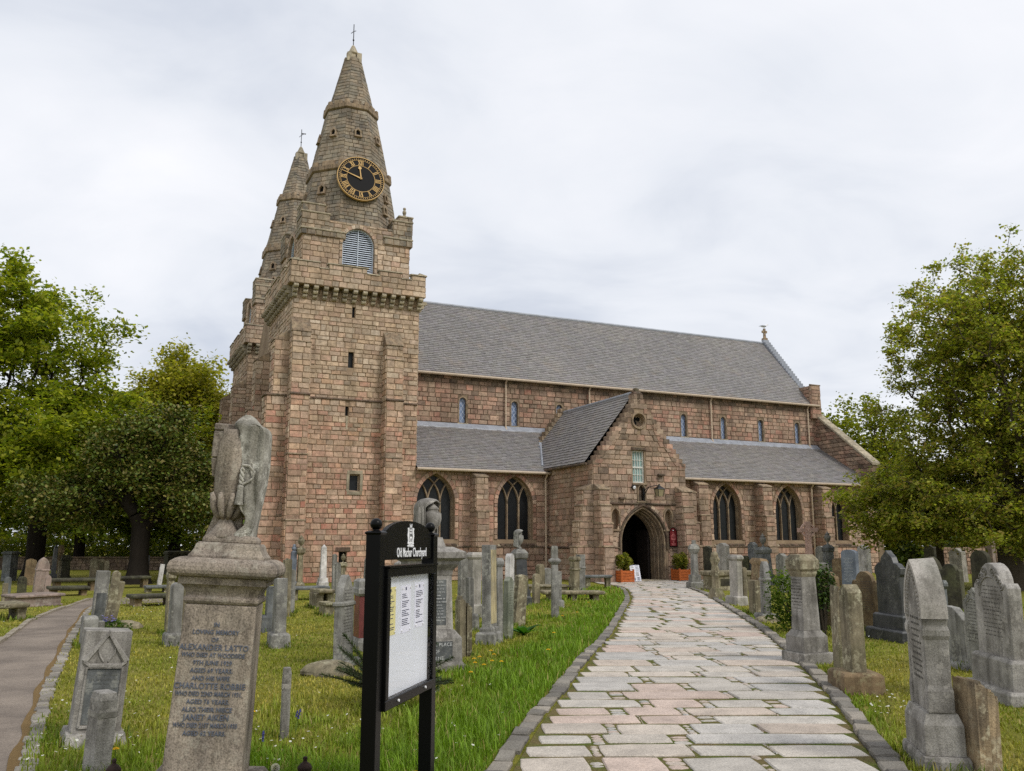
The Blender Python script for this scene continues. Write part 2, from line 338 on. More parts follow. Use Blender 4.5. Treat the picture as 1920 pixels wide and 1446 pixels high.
# ---- places of the gravestones (type, x, y, width, thickness, height, yaw, lean, back, stone, label, category, options) and path edges, in metres
GRAVES=[
  ('slab', -22.74, 40.68, 0.44, 0.54, 1.32, -6, 0, 0, 'slate', 'pale grey slab with heavy coping cap, at the far left edge under the trees', 'gravestone', {'top': 'cap'}),
  ('slab', -19.5, 36.36, 0.39, 0.2, 1.07, 34, 2, 0, 'brown', 'tall brown rough slab in front of the leftmost dark trunk', 'gravestone', {'top': 'rough'}),
  ('slab', -15.97, 30.49, 0.4, 0.3, 1.19, 34, 4, 0, 'pinkgrey', 'pale pointed slab rising behind the big pink chest tomb', 'gravestone', {'top': 'gothic', 'band': 1}),
  ('slab', -15.5, 30.06, 0.18, 0.2, 0.61, 33, 2, 0, 'pinkgrey', 'short pale pointed slab leaning on the taller pointed slab behind the chest tomb', 'gravestone', {'top': 'gothic'}),
  ('chest', -12.82, 24.2, 1.25, 1.0, 0.32, 49, 0, 0, 'pinkgrey', 'low pinkish chest tomb with overhanging lid beside the asphalt path', 'tomb', {}),
  ('obelisk', -20.19, 39.57, 0.28, 0.6, 1.62, 33, 0, 0, 'dark', 'slim dark obelisk on a square base behind the chest tomb', 'gravestone', {}),
  ('pillar', -21.07, 41.81, 0.22, 0.35, 1.6, 33, 0, 0, 'brown', 'narrow brown pillar with a pink block on top, beside the slim dark obelisk', 'gravestone', {}),
  ('slab', -16.51, 30.39, 0.27, 0.15, 0.56, 35, 0, 0, 'moss', 'small dark round topped stone below the tall brown rough slab', 'gravestone', {'top': 'round'}),
  ('slab', -16.46, 29.41, 0.21, 0.14, 0.58, 35, 0, 0, 'slate', 'small grey round topped stone below the heavy capped slab', 'gravestone', {'top': 'round'}),
  ('slab', -14.14, 25.18, 0.13, 0.16, 0.55, 35, 0, 0, 'lichen', 'short tan slab nearest the left edge, behind the table tomb on column legs', 'gravestone', {'top': 'flat'}),
  ('pillar', -20.22, 40.71, 0.41, 0.5, 1.15, 33, 0, 0, 'moss', 'dark pedestal stone with projecting cap under the left trees', 'gravestone', {}),
  ('slab', -20.38, 40.47, 0.12, 0.12, 0.87, 33, 0, 0, 'lichen', 'very thin pale slab between the brown pillar and the dark pedestal stone', 'gravestone', {'top': 'flat'}),
  ('slab', -18.33, 39.4, 0.33, 0.18, 1.05, 31, 0, 0, 'lichen', 'brownish twin pointed slab behind the two leaning slabs by the asphalt path', 'gravestone', {'top': 'peak'}),
  ('slab', -18.0, 39.38, 0.19, 0.2, 1.0, 31, 0, 0, 'lichen', 'narrow capped slab left of the dark trunk', 'gravestone', {'top': 'cap'}),
  ('slab', -17.26, 38.27, 0.18, 0.15, 0.95, 30, 0, 0, 'lichen', 'narrow rounded slab touching the foot of the dark trunk', 'gravestone', {'top': 'round'}),
  ('table', -15.59, 32.1, 1.59, 0.9, 0.43, 35, 0, 0, 'moss', 'long dark table tomb furthest back behind the chest tomb', 'tomb', {'legs': 2}),
  ('table', -14.32, 29.11, 1.2, 0.9, 0.29, 35, 0, 0, 'moss', 'dark table tomb with stubby legs, just behind the bend of the asphalt path', 'tomb', {'legs': 2}),
  ('table', -11.12, 19.75, 0.86, 1.0, 0.36, 42, 0, 0, 'lichen', 'table tomb on square column legs at the left edge beside the asphalt path', 'tomb', {'legs': 2}),
  ('table', -14.46, 34.22, 1.28, 0.8, 0.43, 32, 0, 0, 'moss', 'dark table tomb with splayed legs right of the dark trunk', 'tomb', {'legs': 2}),
  ('table', -12.25, 31.13, 0.8, 0.8, 0.23, 30, 0, 0, 'slate', 'low grey slab tomb on blocks, next to the leaning white post', 'tomb', {'legs': 2}),
  ('table', -9.67, 24.33, 1.18, 1.0, 0.3, 31, 0, 0, 'moss', 'broad mossy table tomb on a stone block left of the urn monument', 'tomb', {'legs': 2}),
  ('slab', -16.39, 39.38, 0.19, 0.2, 1.07, 29, 0, 0, 'white', 'narrow pale mottled slab right of the dark trunk', 'gravestone', {'top': 'flat'}),
  ('slab', -17.06, 40.46, 0.1, 0.1, 0.59, 29, 0, 0, 'lichen', 'thin low post beside the narrow pale mottled slab', 'gravestone', {'top': 'flat'}),
  ('slab', -17.63, 43.01, 0.2, 0.15, 1.25, 28, 0, 0, 'lichen', 'tall tan slab in front of the far boundary wall', 'gravestone', {'top': 'flat'}),
  ('slab', -17.45, 43.0, 0.15, 0.15, 1.12, 28, 0, 0, 'dark', 'tall nearly black slab beside the tall tan slab', 'gravestone', {'top': 'flat'}),
  ('slab', -13.84, 35.34, 0.17, 0.12, 0.86, 27, 6, 0, 'white', 'thin white post leaning right behind the broad mossy table tomb', 'gravestone', {'top': 'flat'}),
  ('chestwall', -18.35, 49.94, 1.74, 1.2, 1.28, 31, 0, 0, 'moss', 'tall dark mossed burial enclosure wall behind the urn monument cap', 'tomb', {}),
  ('slab', -8.08, 17.69, 0.24, 0.2, 1.1, 31, 3, 0, 'grey', 'grey slab with a slate panel, foremost of the leaning stones by the path bend', 'gravestone', {'top': 'flat', 'panel': 'slate'}),
  ('slab', -7.59, 17.04, 0.15, 0.2, 1.12, 30, 5, 0, 'lichen', 'rough brown slab leaning right beside the slate panelled stone', 'gravestone', {'top': 'round'}),
  ('slab', -8.41, 19.08, 0.15, 0.18, 0.85, 30, 10, 0, 'lichen', 'short slab leaning most steeply right, behind the rough brown leaning slab', 'gravestone', {'top': 'flat'}),
  ('pillar', -6.82, 14.65, 0.22, 0.4, 0.47, 31, 0, 0, 'grey', 'squat square grey stump behind the gabled granite stone', 'gravestone', {'stump': 1}),
  ('slab', -6.76, 14.91, 0.12, 0.2, 0.37, 31, 0, 0, 'grey', 'small grey footstone with a white smear beside the squat stump', 'gravestone', {'top': 'flat'}),
  ('gable', -3.47, 7.68, 0.38, 0.28, 0.9, 30, 3, 0, 'granite', 'leaning grey granite stone with carved gable and sunken panel on a big plinth', 'gravestone', {}),
  ('marker', -2.94, 6.6, 0.13, 0.18, 0.57, 49, 2, 0, 'granite', 'narrow rough hewn grey post standing in front of the gabled granite stone', 'gravestone', {}),
  ('slab', -6.25, 16.53, 0.11, 0.4, 1.13, 27, 0, 0, 'lichen', 'narrow tall speckled stone with moulded top left of the urn monument', 'gravestone', {'top': 'cap'}),
  ('slab', -5.5, 14.81, 0.17, 0.3, 0.99, 27, 0, 0, 'grey', 'grey rounded slab on a stepped block base left of the urn monument', 'gravestone', {'top': 'round', 'base': [(0.06, 0.06, 0.2)]}),
  ('slab', -6.0, 16.64, 0.14, 0.2, 0.91, 26, 0, 0, 'lichen', 'round shouldered pale stone half hidden by the urn monument shaft', 'gravestone', {'top': 'round'}),
  ('slab', -3.74, 14.59, 0.17, 0.45, 1.07, 21, 0, 0, 'grey', 'weathered grey slab on a cubic base right of the urn monument shaft', 'gravestone', {'top': 'flat', 'base': [(0.06, 0.06, 0.22)]}),
  ('slab', -4.57, 17.06, 0.14, 0.25, 0.83, 25, 0, 0, 'slate', 'dark slab half hidden behind the urn monument cap', 'gravestone', {'top': 'flat', 'base': [(0.08, 0.08, 0.3)]}),
  ('slab', -5.13, 20.51, 0.16, 0.3, 1.29, 25, 0, 0, 'lichen', 'narrow stone with rough rounded head behind the weathered cubic based slab', 'gravestone', {'top': 'rough'}),
  ('slab', -5.31, 21.71, 0.14, 0.2, 1.02, 25, 0, 0, 'grey', 'slim grey slab just behind the narrow rough headed stone', 'gravestone', {'top': 'round'}),
  ('marker', -1.91, 7.78, 0.07, 0.07, 0.58, 22, 0, 0, 'granite', 'small upright speckled granite marker post alone in the grass', 'gravestone', {}),
  ('ballobelisk', -8.25, 33.8, 0.26, 0.45, 1.64, 25, 0, 0, 'blue', 'blue grey polished tapering stone topped with a small urn knob', 'gravestone', {}),
  ('urnpillar', -7.98, 33.81, 0.32, 0.45, 1.97, 25, 0, 0, 'lichen', 'slender pedestal crowned by a carved urn against the tower wall', 'gravestone', {}),
  ('obelisk', -7.29, 34.68, 0.38, 0.5, 1.62, 25, 0, 0, 'white', 'white blunt obelisk on a two step base in front of the tower', 'gravestone', {'blunt': 1}),
  ('table', -6.08, 26.89, 1.17, 0.9, 0.39, 22, 0, 0, 'slate', 'dark slab table tomb in front of the white obelisk', 'tomb', {'legs': 2}),
  ('table', -4.92, 23.36, 0.4, 1.0, 0.48, 26, 0, 0, 'lichen', 'small table tomb with sagging slab beside the pointed gothic stone', 'tomb', {'legs': 2}),
  ('chest', -4.3, 21.0, 0.23, 0.7, 0.3, 26, 0, 0, 'lichen', 'low broken chest tomb end left of the pointed gothic stone', 'tomb', {}),
  ('slab', -6.19, 31.38, 0.15, 0.15, 1.29, 25, 0, 0, 'grey', 'thin grey slab behind the pointed gothic stone', 'gravestone', {'top': 'peak'}),
  ('slab', -5.81, 30.03, 0.16, 0.15, 1.02, 25, 0, 0, 'grey', 'shorter thin grey slab touching the slab behind the pointed gothic stone', 'gravestone', {'top': 'peak'}),
  ('urnpillar', -6.06, 32.19, 0.29, 0.3, 1.3, 25, 0, 0, 'lichen', 'small pale urn topped stone in front of the tower doorway', 'gravestone', {}),
  ('slab', -2.29, 12.39, 0.48, 0.11, 1.2, 81, 0, 0, 'grey', 'large grey pointed gothic stone with banded side beside the dark conifer bush', 'gravestone', {'top': 'gothic', 'band': 1, 'base': [(0.1, 0.12, 0.08)], 'mark': 1}),
  ('pillar', -2.35, 14.14, 0.18, 0.4, 1.08, 22, 0, 0, 'redpanel', 'pedestal stone with dark red polished shaft left of the notice board', 'gravestone', {}),
  ('obelisk', -2.52, 15.95, 0.35, 0.6, 1.49, 21, 0, 0, 'grey', 'broad tapering grey monument partly behind the notice board post', 'gravestone', {}),
  ('obelisk', -2.39, 20.55, 0.7, 0.8, 1.32, 21, 0, 0, 'granite', 'wide grey pyramid topped stone seen through the gap of the notice board', 'gravestone', {'wide': 1}),
  ('urnmon', -1.11, 12.13, 0.66, 0.95, 2.24, 24, 0, 0, 'granite', 'big grey monument with draped urn and inscribed die right of the notice board', 'monument', {'k': 1}),
  ('broken', -0.71, 13.42, 0.19, 0.25, 0.85, 19, 0, 0, 'lichen', 'short lichen streaked slab with worn broken top beside the draped urn monument', 'gravestone', {}),
  ('slab', -1.19, 21.72, 0.19, 0.2, 1.31, 25, 0, 0, 'grey', 'thin round topped slab behind the worn broken slab', 'gravestone', {'top': 'round'}),
  ('slab', -0.85, 20.24, 0.24, 0.3, 1.44, 25, 0, 0, 'light', 'pale capped pilaster stone behind the tall square shaft', 'gravestone', {'top': 'cap', 'base': [(0.05, 0.05, 0.3)]}),
  ('slab', -0.81, 17.44, 0.1, 0.2, 0.98, 25, 0, 0, 'grey', 'narrow grey slab on a block left of the tall square shaft', 'gravestone', {'top': 'rough', 'base': [(0.08, 0.06, 0.3)]}),
  ('slab', -0.37, 14.98, 0.35, 0.15, 1.6, 71, 0, 0, 'shaft', 'tall plain square shaft with a buff inscribed side on a moulded base', 'gravestone', {'top': 'flat', 'base': [(0.08, 0.08, 0.2), (0.03, 0.03, 0.08)], 'mark': 1}),
  ('slab', -0.25, 16.19, 0.12, 0.25, 1.37, 25, 0, 0, 'grey', 'grey slab with moulded middle just right of the tall square shaft', 'gravestone', {'top': 'cap'}),
  ('slab', -0.06, 20.18, 0.23, 0.13, 1.41, 66, 0, 0, 'white', 'white edged arched stone with dark face behind the greenish slab', 'gravestone', {'top': 'round'}),
  ('slab', -0.07, 15.74, 0.24, 0.1, 1.05, 68, 0, 0, 'greenish', 'slim greenish slab with a chipped pale head near the dock leaves', 'gravestone', {'top': 'peak', 'mark': 1}),
  ('slab', 0.12, 18.24, 0.23, 0.17, 1.02, 30, 4, 0, 'lichen', 'brown slab leaning right behind the dock leaves', 'gravestone', {'top': 'rough'}),
  ('urnmon', 0.22, 24.6, 0.46, 0.7, 2.03, 14, 0, 0, 'dark', 'black polished pedestal with carved capital and small urn before the second aisle window', 'monument', {'k': 2}),
  ('slab', 0.67, 25.18, 0.18, 0.15, 0.81, 25, 0, 0, 'lichen', 'narrow worn slab right of the black polished pedestal', 'gravestone', {'top': 'round'}),
  ('slab', 1.09, 34.56, 0.25, 0.3, 0.88, 25, 0, 0, 'lichen', 'round topped pale slab close to the aisle wall', 'gravestone', {'top': 'round'}),
  ('slab', 1.39, 35.43, 0.33, 0.25, 0.71, 25, 0, 0, 'grey', 'low grey slab beside the drainpipe foot', 'gravestone', {'top': 'round'}),
  ('capped', 0.96, 20.16, 0.26, 0.18, 1.58, 8, 0, 0, 'grey', 'tall narrow square pillar with projecting collar standing in the long grass', 'gravestone', {}),
  ('slab', 1.19, 23.51, 0.12, 0.2, 0.92, 25, 0, 0, 'grey', 'short pillar directly behind the tall collared pillar', 'gravestone', {'top': 'flat', 'base': [(0.05, 0.05, 0.2)]}),
  ('slab', 2.14, 30.79, 0.23, 0.35, 1.21, 25, 0, 0, 'lichen', 'banded stone pillar left of a pair in front of the porch', 'gravestone', {'top': 'cap', 'band': 1}),
  ('slab', 2.39, 31.46, 0.23, 0.3, 1.27, 25, 0, 0, 'grey', 'plain tall pillar right of a pair in front of the porch', 'gravestone', {'top': 'flat', 'band': 1}),
  ('slab', 2.06, 31.34, 0.11, 0.1, 0.52, 25, -4, 0, 'lichen', 'small leaning lichen post left of the porch pillar pair', 'gravestone', {'top': 'round'}),
  ('table', 1.77, 26.5, 1.8, 0.8, 0.28, 6, 0, 0, 'lichen', 'long low table tomb in the grass left of the path bend', 'tomb', {'legs': 3}),
  ('chest', 1.22, 31.07, 1.46, 0.8, 0.25, 7, 0, 0, 'lichen', 'low pale chest slab between the black pedestal and the pillar pair', 'tomb', {}),
  ('table', 3.26, 34.38, 1.07, 0.8, 0.47, 3, 0, 0, 'slate', 'dark slab table tomb beside the planter left of the doorway', 'tomb', {'legs': 2}),
  ('capped', 6.87, 33.84, 0.5, 0.5, 1.78, 14, 0, 0, 'grey', 'slender column stone with bulbous capital at the path end right of the doorway', 'gravestone', {'bulb': 1}),
  ('slab', 8.87, 40.61, 0.33, 0.29, 1.55, -42, 0, 0, 'moss', 'dark pointed slab behind the column stone', 'gravestone', {'top': 'peak'}),
  ('chest', 7.85, 32.7, 1.83, 0.9, 0.68, 17, 0, 0, 'lichen', 'large moulded chest tomb with carved corners right of the doorway', 'tomb', {}),
  ('slab', 9.32, 39.53, 0.46, 0.37, 1.69, -43, 0, 0, 'light', 'pale grey slab with pediment top behind the large chest tomb', 'gravestone', {'top': 'peak'}),
  ('marker', 6.15, 27.18, 0.22, 0.25, 1.32, 25, 0, 0, 'lichen', 'knobbly lichen covered stone with flared foot at the path edge', 'gravestone', {'flare': 1}),
  ('slab', 9.81, 39.48, 0.35, 0.33, 1.07, -44, 0, 0, 'moss', 'dark scroll topped stone behind the chest tomb lid', 'gravestone', {'top': 'round'}),
  ('slab', 10.57, 40.56, 0.25, 0.24, 1.13, -45, 0, 0, 'moss', 'dark round headed stone right of the scroll topped stone', 'gravestone', {'top': 'round'}),
  ('slab', 6.07, 24.43, 0.18, 0.4, 1.34, 22, 0, 0, 'light', 'slender pale shaft with broad mossy cap on a cracked base', 'gravestone', {'top': 'cap', 'base': [(0.08, 0.08, 0.25)]}),
  ('slab', 6.35, 24.75, 0.13, 0.2, 1.0, 26, 0, 0, 'lichen', 'short brown slab tucked behind the mossy capped shaft', 'gravestone', {'top': 'peak'}),
  ('slab', 5.8, 21.52, 0.5, 0.18, 1.29, -83, 5, 0, 'brown', 'brown stone with lichened cap leaning right beside the path', 'gravestone', {'top': 'cap'}),
  ('slab', 5.66, 21.09, 0.15, 0.25, 0.79, 21, 0, 0, 'lichen', 'small thin slab in front of the leaning lichen capped stone', 'gravestone', {'top': 'flat'}),
  ('slab', 5.52, 19.68, 0.38, 0.13, 1.25, -92, 0, 0, 'grey', 'grey gothic slab with banded side on a rough boulder base', 'gravestone', {'top': 'gothic', 'band': 1, 'base': [(0.14, 0.12, 0.14)], 'mark': 1}),
  ('slab', 10.93, 40.63, 0.32, 0.36, 1.72, -43, 0, 0, 'slate', 'grey slab with scrolled shoulders in front of the third aisle window', 'gravestone', {'top': 'shoulder'}),
  ('urnmon', 10.28, 36.59, 0.67, 0.6, 2.07, 29, 0, 0, 'slate', 'grey pedestal with small stone urn left of the fourth aisle window', 'monument', {'k': 3}),
  ('slab', 9.25, 30.79, 0.3, 0.27, 1.31, -49, 0, 0, 'grey', 'plain grey slab right of the small urn pedestal', 'gravestone', {'top': 'peak'}),
  ('slab', 11.03, 35.4, 0.2, 0.24, 1.23, -49, 0, 0, 'grey', 'thin grey slab tilted behind the large square pedestal', 'gravestone', {'top': 'peak'}),
  ('pedestal', 4.1, 12.68, 0.4, 0.2, 1.47, 20, 0, 0, 'granite', 'large square speckled pedestal stone with lichen topped cap on stepped base', 'gravestone', {'k': 1}),
  ('cross', 12.37, 37.3, 0.84, 0.3, 2.56, 2, 0, 0, 'pink', 'tall pink stone wheel head cross with knotwork in front of the church', 'cross', {}),
  ('slab', 14.5, 41.92, 0.46, 0.42, 1.55, -51, 0, 0, 'grey', 'grey round arched hood stone right of the pink cross', 'gravestone', {'top': 'round'}),
  ('slab', 11.59, 33.88, 0.54, 0.42, 0.95, -47, 0, 0, 'light', 'low broad pale stone behind the ivy covered stone', 'gravestone', {'top': 'segment'}),
  ('urnmon', 13.58, 38.5, 0.51, 0.5, 2.18, 26, 0, 0, 'slate', 'grey column pedestal with knobbed urn before the last aisle window', 'monument', {'k': 3}),
  ('slab', 13.25, 36.43, 0.41, 0.32, 1.07, -48, 0, 0, 'brown', 'brown pointed slab left of the inscribed slate stone', 'gravestone', {'top': 'segment'}),
  ('slab', 10.25, 27.27, 0.46, 0.22, 1.46, -47, 0, 0, 'slatetext', 'blue grey slate stone with lines of white lettering', 'gravestone', {'top': 'segment', 'mark': 1}),
  ('slab', 15.53, 39.52, 0.44, 0.35, 1.6, -54, 0, 0, 'white', 'white stone with sloping shoulders under the hanging branches', 'gravestone', {'top': 'peak'}),
  ('slab', 6.11, 17.3, 0.34, 0.15, 1.09, -48, 0, 0, 'brown', 'brown round topped stone with dense lettering behind the weathered pair', 'gravestone', {'top': 'shoulder', 'mark': 1}),
  ('broken', 5.51, 16.52, 0.16, 0.35, 1.07, 31, 0, 0, 'moss', 'dark rugged stump like stone overgrown with ivy', 'gravestone', {}),
  ('broken', 4.13, 11.53, 0.07, 0.31, 1.11, 0, 0, 0, 'lichen', 'back half of the weathered pair of lichen grey slabs beside the path', 'gravestone', {}),
  ('slab', 3.83, 10.24, 0.3, 0.16, 1.16, -94, 0, 0, 'lichen', 'front half of the weathered pair, slab on a rough block by the path', 'gravestone', {'top': 'peak', 'base': [(0.12, 0.14, 0.22)], 'basemat': 'brown'}),
  ('slab', 6.81, 17.22, 0.62, 0.1, 1.11, -66, -4, 0, 'brown', 'brown lettered stone leaning right with shouldered head', 'gravestone', {'top': 'shoulder', 'mark': 1}),
  ('slab', 6.53, 15.54, 0.7, 0.11, 1.51, -77, 0, 0, 'dark', 'large black stone with ogee head on two step base', 'gravestone', {'top': 'peakshoulder', 'base': [(0.16, 0.16, 0.2), (0.06, 0.06, 0.24)], 'mark': 1}),
  ('slab', 13.04, 27.84, 0.46, 0.32, 1.25, -49, 0, 0, 'moss', 'dark arched stone with pale moulded rim behind the big gothic stone', 'gravestone', {'top': 'gothic'}),
  ('slab', 10.66, 21.86, 0.51, 0.24, 1.15, -48, 0, 0, 'moss', 'dark mossy round topped stone right of the big gothic stone', 'gravestone', {'top': 'shoulder'}),
  ('slab', 8.32, 17.48, 0.3, 0.07, 0.93, -90, 0, 0, 'slate', 'slim slate panelled stone squeezed behind the big gothic stone', 'gravestone', {'top': 'cap'}),
  ('biggothic', 3.14, 6.9, 0.59, 0.29, 1.46, -100, 0, 0, 'granite', 'big pale gothic arched stone with dog tooth edge on a double plinth beside the path', 'gravestone', {}),
  ('slab', 5.97, 12.21, 0.53, 0.11, 0.79, -85, 0, 0, 'grey', 'plain grey slab with slanting top right of the big gothic stone', 'gravestone', {'top': 'slant', 'base': [(0.1, 0.1, 0.08)]}),
  ('slab', 5.97, 11.69, 0.44, 0.08, 1.06, -86, 0, 0, 'carved', 'grey stone with carved leafy pediment between the plain and the large carved stones', 'gravestone', {'top': 'peakshoulder', 'mark': 1}),
  ('slab', 5.23, 9.75, 0.74, 0.14, 1.41, -90, 0, 0, 'granite', 'large grey granite stone with carved scroll head on an ornamented plinth', 'gravestone', {'top': 'shoulder', 'base': [(0.14, 0.14, 0.14), (0.06, 0.06, 0.3)], 'mark': 1}),
  ('broken', 3.33, 6.65, 0.16, 0.3, 0.67, 8, 2, 0, 'tan', 'cracked flaking buff slab with jagged top at the right edge', 'gravestone', {}),
  ('slab', 15.14, 28.99, 0.58, 0.22, 1.43, -56, 0, 0, 'moss', 'dark hooded niche stone under the right tree', 'gravestone', {'top': 'round'}),
  ('slab', 19.69, 39.59, 0.59, 0.37, 1.46, -57, 0, 0, 'light', 'small pale stone with gabled hood under the right tree', 'gravestone', {'top': 'peak'}),
  ('slab', 19.59, 41.9, 0.51, 0.3, 1.6, -55, 0, 0, 'moss', 'dark slab beside the thin trunk of the right tree', 'gravestone', {'top': 'peak'}),
  ('slab', 22.36, 41.83, 0.34, 0.3, 1.75, -58, 0, 0, 'pinkgrey', 'short pinkish finial stone in front of the thick right trunk', 'gravestone', {'top': 'cap'}),
  ('chest', 7.54, 15.92, 0.9, 1.2, 0.1, 24, 0, 0, 'grey', 'low kerb slab lying in the grass right of the black stone', 'tomb', {}),
]
PATH_L= [(-0.17, 5.36), (0.02, 6.74), (0.3, 8.55), (0.63, 10.21), (1.25, 13.59), (1.84, 16.52), (2.89, 22.82), (3.64, 27.56), (4.16, 32.75), (4.22, 35.7)]
PATH_R= [(2.36, 5.36), (2.65, 6.74), (3.07, 8.55), (3.68, 11.37), (4.48, 15.87), (5.24, 21.26), (6.31, 29.93), (6.65, 34.37), (7.68, 38.16), (8.13, 39.24)]
ASPH_L= [(-4.98, 7.14), (-6.43, 10.1), (-8.35, 14.87), (-9.32, 17.23), (-10.56, 20.34), (-12.26, 26.01), (-12.48, 27.29)]
ASPH_R= [(-2.23, 4.04), (-3.62, 6.86), (-4.29, 8.29), (-5.22, 10.24), (-6.07, 12.15), (-7.43, 15.19), (-8.7, 18.11), (-10.91, 23.4), (-11.13, 24.85)]

# ------------------------------------------------------------------ ground, paths, kerbs
rng = random.Random(7)
def interp(poly, y):
    for (x0, y0), (x1, y1) in zip(poly, poly[1:]):
        if y0 <= y <= y1: return x0 + (x1 - x0) * (y - y0) / max(1e-6, y1 - y0)
    return poly[0][0] if y < poly[0][1] else poly[-1][0]
def resample(poly, step):
    out = [Vector((*poly[0], 0))]; acc = 0.0
    for a, b in zip(poly, poly[1:]):
        a, b = Vector((*a, 0)), Vector((*b, 0)); L = (b - a).length; d = step - acc
        while d <= L:
            out.append(a.lerp(b, d / L)); d += step
        acc = L - (d - step)
    return out
def smooth_poly(poly, k=4):
    P = [Vector((*p, 0)) for p in poly]; out = []
    for i in range(len(P) - 1):
        p0, p1, p2, p3 = P[max(i-1, 0)], P[i], P[i+1], P[min(i+2, len(P)-1)]
        for j in range(k):
            t = j / k
            out.append(0.5*((2*p1)+(p2-p0)*t+(2*p0-5*p1+4*p2-p3)*t*t+(3*p1-p0-3*p2+p3)*t**3))
    out.append(P[-1]); return [(p.x, p.y) for p in out]
PATH_Ls, PATH_Rs = smooth_poly(PATH_L), smooth_poly(PATH_R)
ASPH_Ls, ASPH_Rs = smooth_poly(ASPH_L), smooth_poly(ASPH_R)

def ground_mat():
    t = NT('mown_grass'); v = t.coords(rnd=False)
    f1 = t.noise(v, 0.35, 5, 0.6); f2 = t.noise(v, 2.2, 6, 0.65); f3 = t.noise(v, 24, 5, 0.7)
    col = t.mix(t.ramp(f2, [(0.35, 0.0), (0.65, 1.0)]), C(104, 108, 38), C(146, 142, 60))
    col = t.mix(t.ramp(f1, [(0.5, 0.0), (0.7, 0.75)]), col, C(158, 146, 78))
    col = t.mix(1.0, col, t.ramp(f3, [(0.3, 0.55), (0.7, 1.3)]), 'MULTIPLY')
    return t.principled(col, 0.95, f3, 0.9, 0.06, spec=0.1)
M['ground'] = ground_mat()
me = bpy.data.meshes.new('ground'); me.from_pydata([(-600,-120,0),(600,-120,0),(600,900,0),(-600,900,0)], [], [(0,1,2,3)])
me.materials.append(M['ground']); tag(link(bpy.data.objects.new('ground', me)), kind='structure')

def bed_mat():
    t = NT('path_bedding'); v = t.coords(rnd=False); f = t.noise(v, 3.5, 6, 0.65); g = t.noise(v, 40, 4, 0.7)
    col = t.mix(t.ramp(f, [(0.4, 0.0), (0.6, 1.0)]), C(112, 100, 66), C(88, 98, 42))
    return t.principled(t.mix(1.0, col, t.ramp(g, [(0.3, 0.6), (0.7, 1.3)]), 'MULTIPLY'), 0.95, g, 0.8, 0.03, spec=0.1)
M['bed'] = bed_mat()
def ribbon(name, L, Rr, z, mat, ny=60):
    ys0 = max(L[0][1], Rr[0][1]); mb = MB(); n = ny
    a = [Vector((*p, 0)) for p in L]; b = [Vector((*p, 0)) for p in Rr]
    def at(P, t):
        x = t * (len(P) - 1); i = min(int(x), len(P) - 2); return P[i].lerp(P[i+1], x - i)
    vs = []; fs = []
    for i in range(n + 1):
        p, q = at(a, i / n), at(b, i / n); vs += [(p.x, p.y, z), (q.x, q.y, z)]
    fs = [(2*i, 2*i+1, 2*i+3, 2*i+2) for i in range(n)]
    mb.add(vs, fs); return mb.build(name, mat)
Lx = PATH_Ls + [(3.6, 37.5), (3.4, 41.6)]; Rx = PATH_Rs + [(9.6, 40.2), (9.4, 41.4)]
def flagx(y):
    return interp(Lx, y), (interp(Rx, y) if y < 39.3 else 9.2)
path = ribbon('path', [(interp(Lx, y), y) for y in np.linspace(4.0, 41.8, 90)], [(flagx(y)[1], y) for y in np.linspace(4.0, 41.8, 90)], 0.015, M['bed'], 89)
tag(path, kind='structure')
def flag_mat():
    t = NT('granite_flagstone'); v = t.coords('Object', rnd=False)
    a = t.n('ShaderNodeAttribute', attribute_name='col').outputs['Color']
    f = t.noise(v, 60, 3, 0.6); g = t.noise(v, 3.0, 6, 0.65); h = t.noise(v, 0.9, 5, 0.7)
    col = t.mix(1.0, a, t.ramp(f, [(0.3, 0.78), (0.7, 1.18)]), 'MULTIPLY')
    col = t.mix(1.0, col, t.ramp(g, [(0.3, 0.74), (0.6, 1.06)]), 'MULTIPLY')
    k = t.ramp(t.noise(v, 9, 6, 0.75), [(0.6, 0.0), (0.7, 0.4)]); col = t.mix(k, col, t.mix(1.0, col, (0.5, 0.47, 0.42), 'MULTIPLY'))
    col = t.mix(t.ramp(h, [(0.55, 0.0), (0.72, 0.45)]), col, t.mix(1.0, col, (0.6, 0.56, 0.5), 'MULTIPLY'))
    return t.principled(col, 0.72, t.math('ADD', t.math('MULTIPLY', f, .6), t.math('MULTIPLY', t.noise(v, 11, 6, .7), 2.0)), 0.6, 0.02, spec=0.3)
M['flag'] = flag_mat()
FLAGC = [C(184, 177, 167), C(190, 181, 169), C(180, 175, 168), C(190, 179, 166), C(192, 173, 160), C(174, 170, 164), C(186, 172, 158), C(185, 178, 168)]
